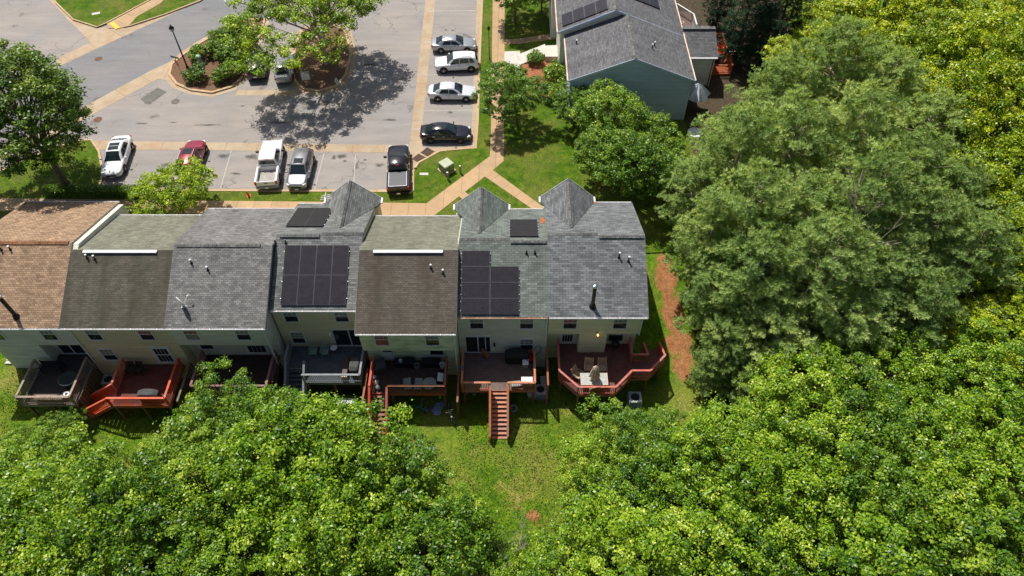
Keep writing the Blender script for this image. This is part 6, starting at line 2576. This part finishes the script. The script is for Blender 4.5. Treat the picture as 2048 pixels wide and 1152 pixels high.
# ------------------------------------------------------------------ vegetation
LM['broad'] = leafmat('broad_leaves', [(0, (.02, .07, .005, 1)), (.32, (.11, .24, .008, 1)), (.65, (.27, .42, .014, 1)), (1, (.58, .66, .09, 1))])
LM['yellow'] = leafmat('yellow_green_leaves', [(0, (.04, .10, .004, 1)), (.35, (.20, .32, .006, 1)), (.65, (.42, .50, .010, 1)), (1, (.70, .70, .05, 1))])
LM['deep'] = leafmat('deep_green_leaves', [(0, (.018, .06, .005, 1)), (.35, (.085, .20, .010, 1)), (.65, (.20, .33, .016, 1)), (1, (.44, .54, .06, 1))])
LM['shade'] = leafmat('shade_tree_leaves', [(0, (.012, .04, .004, 1)), (.35, (.05, .13, .007, 1)), (.65, (.125, .225, .012, 1)), (1, (.34, .42, .045, 1))])
LM['maple'] = leafmat('maple_leaves', [(0, (.05, .12, .005, 1)), (.35, (.21, .36, .008, 1)), (.65, (.40, .52, .012, 1)), (1, (.64, .67, .05, 1))])
LM['pine'] = leafmat('pine_needles', [(0, (.08, .155, .045, 1)), (.35, (.25, .385, .11, 1)), (.65, (.44, .56, .18, 1)), (1, (.64, .72, .29, 1))], .35, .55, .25)
LM['spruce'] = leafmat('dark_conifer_needles', [(0, (.012, .036, .018, 1)), (.5, (.034, .085, .040, 1)), (1, (.10, .16, .06, 1))], .2, .55, .3)
M['bark'] = pm('grey_brown_bark', S(112, 98, 82, .8), .9, .35, 6, bump=.6)
M['palebark'] = pm('pale_dead_wood', S(186, 174, 156, .85), .85, .2, 8, bump=.4)


def rot_frames(n, r, up=.55, out=None):
    """random leaf frames: normals biased upwards and out of their clump"""
    nz = r.normal(size=(n, 3)) * .55
    nz[:, 2] = np.abs(nz[:, 2]) * .6 + up
    nz[:, 1] += .2
    nz[:, 0] -= .1
    if out is not None:
        nz += out * .75
    nz /= np.linalg.norm(nz, axis=1)[:, None]
    a = r.normal(size=(n, 3))
    a -= nz * (a * nz).sum(1)[:, None]
    a /= np.linalg.norm(a, axis=1)[:, None]
    b = np.cross(nz, a)
    return a, b, nz


def leaf_quads(P, size, r, up=.55, aspect=.62, out=None):
    n = len(P)
    a, b, nz = rot_frames(n, r, up, out)
    s = size * r.uniform(.6, 1.4, n)[:, None]
    fold = nz * s * r.uniform(-.14, .24, n)[:, None]
    V = np.empty((n, 4, 3))
    V[:, 0] = P - a * s * .5
    V[:, 1] = P - b * s * aspect * .5 + fold
    V[:, 2] = P + a * s * .5
    V[:, 3] = P + b * s * aspect * .5 + fold
    return V.reshape(-1, 3)


def crown_mesh(name, seed, Rx, Rz, zc, nclump, nleaf, size, mat, cl=.62, shell=.55, lumps=5, open_=.0, up=.55, gapk=1.4):
    """foliage: leaf clumps spread over an uneven crown"""
    r = np.random.default_rng(seed)
    lob = r.normal(size=(lumps, 3))
    lob[:, 2] *= .6
    lob /= np.linalg.norm(lob, axis=1)[:, None]
    amp = r.uniform(.15, .46, lumps)
    C = np.zeros((0, 3))
    tries = 0
    gap = cl * gapk
    while len(C) < nclump and tries < nclump * 60:
        tries += 1
        d = r.normal(size=3)
        d /= np.linalg.norm(d)
        if d[2] < -.6:
            continue
        k = 0.74 + sum(amp[i] * max(0, d @ lob[i]) ** 4 for i in range(lumps))
        f = shell + (1 - shell) * r.uniform() ** .6
        if r.uniform() < .10:
            f *= r.uniform(.4, .9)
        p = d * f * k
        if open_ and mnoise.noise(Vector(tuple(d * 2.2 + seed))) < -.15 and r.uniform() < open_:
            continue
        q = np.array([p[0] * Rx, p[1] * Rx, p[2] * Rz + zc])
        if len(C) and (np.linalg.norm(C - q, axis=1) < gap * (1 - .4 * tries / (nclump * 60))).any():
            continue
        C = np.vstack([C, q])
    C = np.array(C)
    P, T, O = [], [], []
    for c in C:
        k = int(nleaf * r.uniform(.5, 1.5))
        w = cl * r.uniform(.6, 1.35)
        q = r.normal(size=(k, 3))
        q /= np.linalg.norm(q, axis=1)[:, None]
        q[:, 2] = np.where(r.uniform(size=k) < .7, np.abs(q[:, 2]), q[:, 2])
        o = q.copy()
        # a ragged little dome, with a few stray sprigs
        rad = w * (r.uniform(size=k) ** .45) * (1 + (r.uniform(size=k) < .12) * .55)
        lean = r.normal(size=3) * .25
        q = q * rad[:, None] * np.array([1, 1, .62]) + lean * rad[:, None]
        P.append(c + q)
        O.append(o)
        base = r.normal(.46, .12)
        T.append(np.clip(base + r.normal(0, .18, k) + (r.uniform(size=k) < .04) * .3, 0, 1))
    P, T, O = np.concatenate(P), np.concatenate(T), np.concatenate(O)
    return np_mesh(name, leaf_quads(P, size, r, up, out=O), 4, mat, T), C


def trunk_mesh(name, C, h, r0, seed, zc, mat, lean=.3, nl=9):
    r = random.Random(seed)
    m = MB()
    pts = [Vector((0, 0, -.3))]
    n = 6
    for i in range(1, n + 1):
        z = h * i / n
        pts.append(Vector((r.uniform(-1, 1) * lean * i / n, r.uniform(-1, 1) * lean * i / n, z)))
    for i in range(n):
        m.tube(pts[i], pts[i + 1], r0 * (1 - .8 * i / n), r0 * (1 - .8 * (i + 1) / n), 8)
    idx = list(range(len(C)))
    r.shuffle(idx)
    for k in idx[:nl]:
        t = Vector(tuple(C[k]))
        base = pts[min(n - 1, max(1, int((t.z / h) * n * .62)))]
        mid = base.lerp(t, .5) + Vector((r.uniform(-.2, .2), r.uniform(-.2, .2), r.uniform(-.1, .35)))
        m.tube(base, mid, r0 * .34, r0 * .2, 6)
        m.tube(mid, t, r0 * .2, r0 * .06, 5)
    me = bpy.data.meshes.new(name)
    me.from_pydata([tuple(p) for p in m.v], [], m.f)
    me.materials.append(mat)
    return me


def pine_mesh(name, seed, R, h, mat, z0=.18, dens=11, nn=8, nl=.30, flat=.55):
    r = np.random.default_rng(seed)
    base, dirs, tone = [], [], []
    limbs = MB()
    limbs.tube((0, 0, -.3), (0, 0, h * .5), .24, .15, 8)
    limbs.tube((0, 0, h * .5), (0, 0, h * .97), .15, .03, 7)
    z = h * z0
    while z < h * .98:
        f = (z / h - z0) / (1 - z0)
        rad = R * (1 - f ** 2.0) ** .75 * (.6 + .4 * min(1, f * 4)) * r.uniform(.8, 1.12)
        k = r.integers(4, 7)
        off = r.uniform(0, 6.28)
        for i in range(k):
            a = off + 2 * math.pi * i / k + r.uniform(-.3, .3)
            L = rad * r.uniform(.72, 1.15)
            rise = .10 + .55 * f
            d = np.array([math.cos(a), math.sin(a), 0])
            tip = np.array([0, 0, z]) + d * L + np.array([0, 0, L * rise])
            midp = np.array([0, 0, z]) + d * L * .55 + np.array([0, 0, L * rise * .25])
            limbs.tube((0, 0, z), tuple(midp), .055 * (1.2 - f), .035 * (1.2 - f), 5)
            limbs.tube(tuple(midp), tuple(tip), .035 * (1.2 - f), .012, 4)
            n = int(L * dens / 4) + 3
            lt = r.normal(.48, .10)
            for _ in range(n):
                s = .30 + .70 * r.uniform() ** .75
                o = np.array([0, 0, z])
                p = (o * (1 - s) + tip * s) if s > .55 else (o + (midp - o) * s / .55)
                w = L * .32 * (1 - s * .55) + .12
                lat = np.array([-d[1], d[0], 0])
                p = p + lat * r.uniform(-1, 1) * w + np.array([0, 0, r.uniform(-.05, .22)]) + d * r.uniform(-.1, .15)
                bt = lt + r.normal(0, .08)
                for _k in range(4):
                    g = d * r.uniform(.0, .7) + lat * r.uniform(-.5, .5) + np.array([0, 0, r.uniform(.5, 1.0)])
                    base.append(p + r.normal(size=3) * .10)
                    dirs.append(g / np.linalg.norm(g))
                    tone.append(bt + r.normal(0, .06))
        z += r.uniform(.38, .62)
    B, Dn, T = np.array(base), np.array(dirs), np.array(tone)
    n = len(B)
    B2, D2, T2 = np.repeat(B, nn, 0), np.repeat(Dn, nn, 0), np.repeat(T, nn)
    w = r.normal(size=D2.shape)
    w -= D2 * (w * D2).sum(1)[:, None]
    w /= np.linalg.norm(w, axis=1)[:, None]
    q = w + D2 * r.uniform(.5, 1.7, len(w))[:, None] * flat * 1.5
    q /= np.linalg.norm(q, axis=1)[:, None]
    sd = np.cross(D2, q)
    sd /= np.linalg.norm(sd, axis=1)[:, None]
    Ln = nl * r.uniform(.7, 1.3, len(B2))[:, None]
    V = np.empty((len(B2), 3, 3))
    V[:, 0] = B2 - sd * .026
    V[:, 1] = B2 + sd * .026
    V[:, 2] = B2 + q * Ln
    me = np_mesh(name, V.reshape(-1, 3), 3, mat, np.clip(T2 + r.normal(0, .12, len(T2)), 0, 1))
    tm = bpy.data.meshes.new(name + '_limbs')
    tm.from_pydata([tuple(p) for p in limbs.v], [], limbs.f)
    tm.materials.append(M['palebark'] if mat is LM['pine'] else M['bark'])
    return me, tm


KIND = {}


def make_kinds():
    for i in range(8):
        me, C = crown_mesh('broadleaf_crown', 20 + i, 3.25, 2.9 + .12 * (i % 3), 5.6, (115, 100, 85, 110, 95, 120, 90, 105)[i], (165, 160, 175, 165, 165, 160, 170, 160)[i], (.155, .17, .20, .155, .185, .15, .195, .165)[i],
                           LM['deep' if i in (3, 6) else 'broad'], (.50, .54, .62, .5, .58, .48, .60, .52)[i], .60, 9, gapk=1.55)
        KIND.setdefault('broad', []).append((me, trunk_mesh('broadleaf_trunk', C, 6.6, .17, i, 5.6, M['bark'], nl=26)))
    for i in range(5):
        me, C = crown_mesh('yellow_crown', 40 + i, 3.9, 3.2, 6.6, 135, 145, (.20, .18, .22, .19, .20)[i], LM['yellow'], .62, .6, 9, gapk=1.5)
        KIND.setdefault('yellow', []).append((me, trunk_mesh('yellow_trunk', C, 7.6, .19, 10 + i, 6.6, M['bark'], nl=24)))
    for i in range(4):
        me, C = crown_mesh('deep_crown', 60 + i, 3.1, 2.6, 4.0, 200, 110, .16, LM['deep'], .44, .62, 7, gapk=1.25)
        KIND.setdefault('deep', []).append((me, trunk_mesh('deep_trunk', C, 4.9, .15, 20 + i, 4.0, M['bark'], nl=20)))
    me, C = crown_mesh('shade_tree_crown', 71, 5.0, 4.9, 8.7, 440, 150, .20, LM['shade'], .66, .6, 11, gapk=1.08)
    KIND['big'] = [(me, trunk_mesh('shade_tree_trunk', C, 9.5, .34, 31, 8.7, M['bark'], .5, 40))]
    me, C = crown_mesh('maple_crown', 82, 6.6, 2.7, 6.6, 300, 150, .20, LM['maple'], .68, .55, 11, .5, .7, 1.1)
    KIND['maple'] = [(me, trunk_mesh('maple_trunk', C, 7.0, .24, 33, 6.6, M['palebark'], .8, 60))]
    me, C = crown_mesh('round_tree_crown', 93, 3.3, 2.5, 3.4, 240, 100, .16, LM['maple'], .42, .62, 8, gapk=1.3)
    KIND['round'] = [(me, trunk_mesh('round_tree_trunk', C, 4.4, .14, 35, 3.4, M['bark'], nl=24))]
    for i in range(2):
        me, C = crown_mesh('shrub_leaves', 100 + i, .82, .62, .62, 60, 60, .11, LM['deep'], .20, .55)
        KIND.setdefault('shrub', []).append((me, trunk_mesh('shrub_stem', C, .7, .04, 40 + i, .6, M['bark'], .1, 5)))
    for i in range(4):
        KIND.setdefault('pine', []).append(pine_mesh('pine_needles', 120 + i, 4.6, 11.0, LM['pine'], z0=.2, dens=21, nn=11, nl=.27, flat=.5))
    for i in range(2):
        KIND.setdefault('spruce', []).append(pine_mesh('spruce_needles', 130 + i, 3.2, 13, LM['spruce'], z0=.08, dens=22, nn=8, nl=.24))
    for i in range(2):
        r = random.Random(300 + i)
        m = MB()

        def grow(p, d, L, rad, dep):
            q = p + d * L
            m.tube(p, q, rad, rad * .62, 6)
            if dep:
                for k in range(r.choice((2, 3, 3))):
                    e = (d + Vector((r.uniform(-.8, .8), r.uniform(-.8, .8), r.uniform(-.1, .5)))).normalized()
                    grow(q, e, L * r.uniform(.55, .8), rad * .6, dep - 1)
        grow(Vector((0, 0, -.2)), Vector((.05, .03, 1)), 2.6, .10, 4)
        me = bpy.data.meshes.new('bare_branches')
        me.from_pydata([tuple(p) for p in m.v], [], m.f)
        me.materials.append(M['palebark'])
        KIND.setdefault('dead', []).append(me)


make_kinds()
NOMZ = {'broad': 5.6, 'yellow': 6.6, 'deep': 4.0, 'big': 8.7, 'maple': 6.6, 'round': 3.4, 'shrub': .62, 'pine': 7.0, 'spruce': 8}
PARTN = {'pine': ('needles', 'trunk'), 'spruce': ('needles', 'trunk'), 'shrub': ('leaves', 'stem')}
TN = {'broad': 'broadleaf_tree', 'yellow': 'broadleaf_tree', 'deep': 'broadleaf_tree', 'big': 'shade_tree', 'maple': 'maple_tree', 'round': 'small_tree', 'shrub': 'shrub', 'pine': 'pine_tree', 'spruce': 'spruce_tree'}


def plant(kind, i, x, y, s, label, group=None, sz=None, cat=None, rz=None):
    base = 0
    z = terrain_h(x, y) if (y < 39.5 or x > 26) else 0.0
    if kind == 'shrub':
        z += .08
    o = thing(TN[kind], label, cat or ('shrub' if kind == 'shrub' else 'tree'), (x, y, z), group)
    me, tm = KIND[kind][i % len(KIND[kind])]
    nm = PARTN.get(kind, ('crown', 'trunk'))
    for n_, d in zip(nm, (me, tm)):
        c = bpy.data.objects.new(n_, d)
        COL.objects.link(c)
        c.parent = o
    o.scale = (s, s, (sz or s) * (rnd.uniform(.88, 1.14) if group and kind in ('broad', 'yellow', 'pine') else 1))
    o.rotation_euler = (0, 0, rnd.uniform(0, 6.28) if rz is None else rz)
    return o


def crown_at(kind, u, v, s, sz=None):
    """ground point of a tree whose crown centre is seen at u, v"""
    zg = -2.4
    for _ in range(4):
        x, y = G(u, v, zg + NOMZ[kind] * (sz or s))
        zg = terrain_h(x, y) if (y < 39.5 or x > 26) else 0.0
    return x, y


ORD = ['first', 'second', 'third', 'fourth', 'fifth', 'sixth', 'seventh', 'eighth', 'ninth', 'tenth', 'eleventh', 'twelfth']


def rows(kind, look, place, group, rws, cat=None):
    """each row: (row phrase, [(u, v, scale), ...]) ordered from the left"""
    k = 0
    for phrase, lst in rws:
        lst = sorted(lst)
        for j, a in enumerate(lst):
            u, v, s = a[:3]
            x, y = crown_at(kind, u, v, s)
            lab = '%s, %s %s, %s from the left' % (look, phrase, place, ORD[j]) if len(lst) > 1 else '%s, alone in the %s %s' % (look, phrase, place)
            plant(kind, k + j, x, y, s, lab, group)
            k += 1


# single trees of the front
x, y = crown_at('big', 36, 216, 1.0)
plant('big', 0, x, y, 1.0, 'big dark green shade tree at the left edge beside the white sedan', rz=.4)
x, y = crown_at('maple', 626, 14, 1.0)
plant('maple', 0, x, y, 1.0, 'wide maple with bare inner branches shading the planted island', rz=1.0)
x, y = crown_at('round', 347, 384, .86)
plant('round', 0, x, y, .86, 'small round bright green tree in front of the crimson suv', rz=.2)
x, y = crown_at('deep', 1034, 192, .86)
plant('deep', 0, x, y, .86, 'young tree overhanging the sidewalk left of the teal wall')
x, y = crown_at('deep', 1030, -22, 1.05)
plant('deep', 1, x, y, 1.05, 'tree at the top edge whose trunk stands between sidewalk and far house')
x, y = crown_at('deep', 1085, -30, .9)
plant('deep', 2, x, y, .9, 'tree crown at the top edge left of the far grey roofs')
for k, (u, v, s, lab) in enumerate(((1226, 224, .98, 'leafy tree hiding the middle of the teal gable wall'), (1296, 275, .8, 'leafy tree between the teal wall and the pines'), (1190, 310, .84, 'leafy tree beside the bright lawn left of the pines'),
                                    (1255, 322, 1.05, 'leafy tree directly behind the right end roof gable'), (1158, 226, .62, 'small leafy tree at the left corner of the teal house'), (1340, 330, .7, 'low leafy tree in the dark gap before the pines'))):
    x, y = crown_at('deep', u, v, s)
    plant('deep', k, x, y, s, lab)
x, y = crown_at('round', 1390, 470, .8)

# shrubs of the island and the far house
SHR = [(395, 148, 1.25), (392, 107, 1.2), (428, 98, 1.3), (436, 152, 1.05), (462, 140, 1.3), (452, 112, 1.2), (470, 92, 1.3), (480, 62, 1.3), (432, 75, 1.15), (455, 70, 1.2), (500, 82, 1.1), (478, 118, 1.1)]
SHL = ['near left corner beside the lamp post', 'left side behind the stop sign', 'left side behind the utility pedestal', 'near kerb right of the front one', 'right side nearest the black suv', 'middle of the island', 'right side under the maple edge', 'far end toward the maple', 'road side below the maple', 'centre of the far half', 'far right against the maple', 'right side between two others']
for k, ((u, v, s), w) in enumerate(zip(SHR, SHL)):
    x, y = crown_at('shrub', u, v, s)
    plant('shrub', k, x, y, s, 'rounded green shrub on the mulched island, ' + w, 'shrubs on the planted island')
for (u, v, s, lab) in ((1112, 150, 1.7, 'rounded dark shrub at the white corner of the teal house'), (1118, 186, 1.5, 'bright green shrub below the rounded dark one'), (1070, 118, 1.1, 'spiky shrub in the red mulch beside the white ramp')):
    x, y = crown_at('shrub', u, v, s)
    plant('shrub', int(u), x, y, s, lab)
# clipped hedge along the walk
hx0, hx1 = G(196, 389)[0], G(292, 391)[0]
hy = G(240, 391)[1]
r = np.random.default_rng(77)
n = 9000
P = np.stack([r.uniform(hx0 - 4.5, hx1 + .3, n), hy + r.uniform(-.45, .45, n), .12 + .85 * r.uniform(0, 1, n) ** .5], 1)
hm = np_mesh('hedge', leaf_quads(P, .13, r), 4, LM['deep'], np.clip(r.normal(.4, .15, n), 0, 1))
ho = bpy.data.objects.new('hedge', hm)
COL.objects.link(ho)
tag(ho, 'low dark clipped hedge between the white sedan and the sidewalk', 'hedge')

# woods
PINES = [('back row', [(1468, 268, .74), (1552, 192, .85), (1660, 150, 1.0), (1770, 185, .95), (1850, 260, .9)]),
         ('second row', [(1398, 370, .78), (1470, 335, .98), (1580, 300, 1.05), (1700, 290, 1.05), (1815, 350, 1.0), (1900, 400, .85)]),
         ('third row', [(1420, 480, .8), (1490, 455, 1.0), (1610, 430, 1.08), (1730, 430, 1.05), (1840, 470, .95)]),
         ('fourth row', [(1446, 590, .76), (1510, 570, .98), (1630, 560, 1.02), (1755, 555, 1.0), (1930, 520, .9)]),
         ('nearest row', [(1425, 740, .4), (1455, 690, .6), (1500, 770, .45), (1550, 665, .85), (1690, 660, .9), (1830, 630, .85)])]
rows('pine', 'soft needled pale green pine', 'of the pine stand', 'pines of the stand right of the row', PINES)
YEL = [('top row', [(1660, 30, 1.0), (1770, 5, 1.1), (1890, 20, 1.15), (2010, 30, 1.1)]),
       ('second row', [(1592, 128, .68), (1720, 95, .95), (1840, 110, 1.05), (1960, 130, 1.1), (2060, 160, 1.0)]),
       ('third row', [(1900, 200, .95), (2000, 250, 1.05)]),
       ('fourth row', [(1985, 345, .95), (2060, 380, .9)]),
       ('fifth row', [(2010, 470, .9), (2060, 560, .85)]),
       ('lowest row', [(1940, 660, .75), (2030, 650, .85)])]
rows('yellow', 'yellow green broadleaf tree', 'of the upper right woods', 'yellow green trees of the upper right woods', YEL)
SPR = [('top row', [(1452, -35, .7), (1500, 10, .85), (1570, 20, .85), (1530, 62, .6)])]
rows('spruce', 'dark shaded conifer', 'behind the far decks', 'dark conifers behind the far decks', SPR)
BR = [('bottom row', [(1135, 1138, .78), (1245, 1110, .92), (1360, 1120, .95), (1480, 1105, 1.0), (1600, 1115, 1.0), (1720, 1105, 1.0), (1840, 1110, 1.0), (1960, 1100, 1.05), (2060, 1110, 1.0)]),
      ('second row', [(1192, 1035, .7), (1255, 1000, .85), (1370, 1005, .95), (1490, 985, 1.0), (1610, 990, 1.0), (1735, 985, 1.0), (1860, 985, 1.0), (1985, 985, 1.05)]),
      ('third row', [(1215, 925, .7), (1290, 890, .85), (1400, 905, .85), (1500, 880, .9), (1620, 870, .95), (1740, 865, 1.0), (1860, 865, 1.0), (1980, 865, 1.0)]),
      ('top row', [(1250, 852, .42), (1335, 848, .42), (1640, 765, .85), (1760, 745, .92), (1880, 745, .95), (1990, 750, .9), (1560, 800, .7), (1820, 700, .7)])]
rows('broad', 'glossy green broadleaf tree', 'of the lower right woods', 'broadleaf trees of the lower right woods', BR)
BL = [('bottom row', [(10, 1100, 1.0), (130, 1110, 1.0), (250, 1105, 1.0), (370, 1110, 1.0), (490, 1110, 1.0), (610, 1105, 1.0), (730, 1105, .95), (850, 1110, .9), (940, 1130, .75), (1040, 1165, .5)]),
      ('second row', [(40, 1030, .9), (160, 1045, .9), (290, 1035, .9), (420, 985, 1.0), (540, 980, 1.0), (660, 985, 1.0), (785, 985, .95), (862, 1020, .7)]),
      ('third row', [(50, 950, .7), (165, 975, .68), (410, 895, .9), (530, 875, .95), (650, 895, .88), (772, 948, .74), (832, 950, .6)]),
      ('top row', [(70, 875, .4), (132, 838, .3), (225, 925, .36), (488, 836, .86), (592, 862, .66), (678, 896, .5), (835, 893, .36), (402, 862, .5), (320, 950, .5)])]
rows('broad', 'leafy green broadleaf tree', 'of the lower left woods', 'broadleaf trees of the lower left woods', BL)
for (u, v, lab, i) in ((1040, 1125, 'pale bare dead tree among the leaves at the foot of the lawn', 0), (1655, 505, 'pale bare dead tree standing among the pines', 1)):
    x, y = G(u, v, .5 if v > 900 else 6)
    o = thing('dead_tree', lab, 'tree', (x, y, terrain_h(x, y)))
    c = bpy.data.objects.new('branches', KIND['dead'][i])
    COL.objects.link(c)
    c.parent = o
    o.scale = (1.5, 1.5, 1.9) if v < 900 else (.8, .8, .8)
# ------------------------------------------------------------------ light and camera
scene.world = bpy.data.worlds.new('World')
scene.world.use_nodes = True
wt = scene.world.node_tree
bg = wt.nodes['Background']
sky = wt.nodes.new('ShaderNodeTexSky')
sky.sky_type = 'NISHITA'
sky.sun_disc = False
SUNV = Vector((-.30, .50, 1.0)).normalized()
sky.sun_elevation = math.asin(SUNV.z)
sky.sun_rotation = math.atan2(SUNV.x, SUNV.y)
sky.air_density = 1.0
sky.dust_density = 2.5
sky.ozone_density = .6
wt.links.new(sky.outputs[0], bg.inputs['Color'])
bg.inputs['Strength'].default_value = .078
sl = bpy.data.lights.new('sun', 'SUN')
sl.energy = 4.9
sl.angle = D2R(.53)
sl.color = (1.0, .955, .88)
so = bpy.data.objects.new('sun', sl)
COL.objects.link(so)
so.rotation_euler = (-SUNV).to_track_quat('-Z', 'Y').to_euler()
so.location = (-20, 60, 60)

cam = bpy.data.cameras.new('camera')
cam.sensor_width = 36
cam.lens = FPX / 2048 * 36
cam.clip_end = 2000
co = bpy.data.objects.new('camera', cam)
COL.objects.link(co)
co.location = (0, 0, CAMH)
co.rotation_euler = (math.pi / 2 - PITCH, 0, 0)
scene.camera = co
scene.render.resolution_x, scene.render.resolution_y = 2048, 1152
scene.view_settings.view_transform = 'Standard'
scene.view_settings.look = 'None'
scene.view_settings.exposure = .1
scene.view_settings.gamma = 1
scene.cycles.max_bounces = 6
scene.cycles.diffuse_bounces = 3
scene.cycles.glossy_bounces = 3
scene.cycles.transmission_bounces = 4
scene.cycles.transparent_max_bounces = 8
scene.cycles.caustics_reflective = False
scene.cycles.caustics_refractive = False
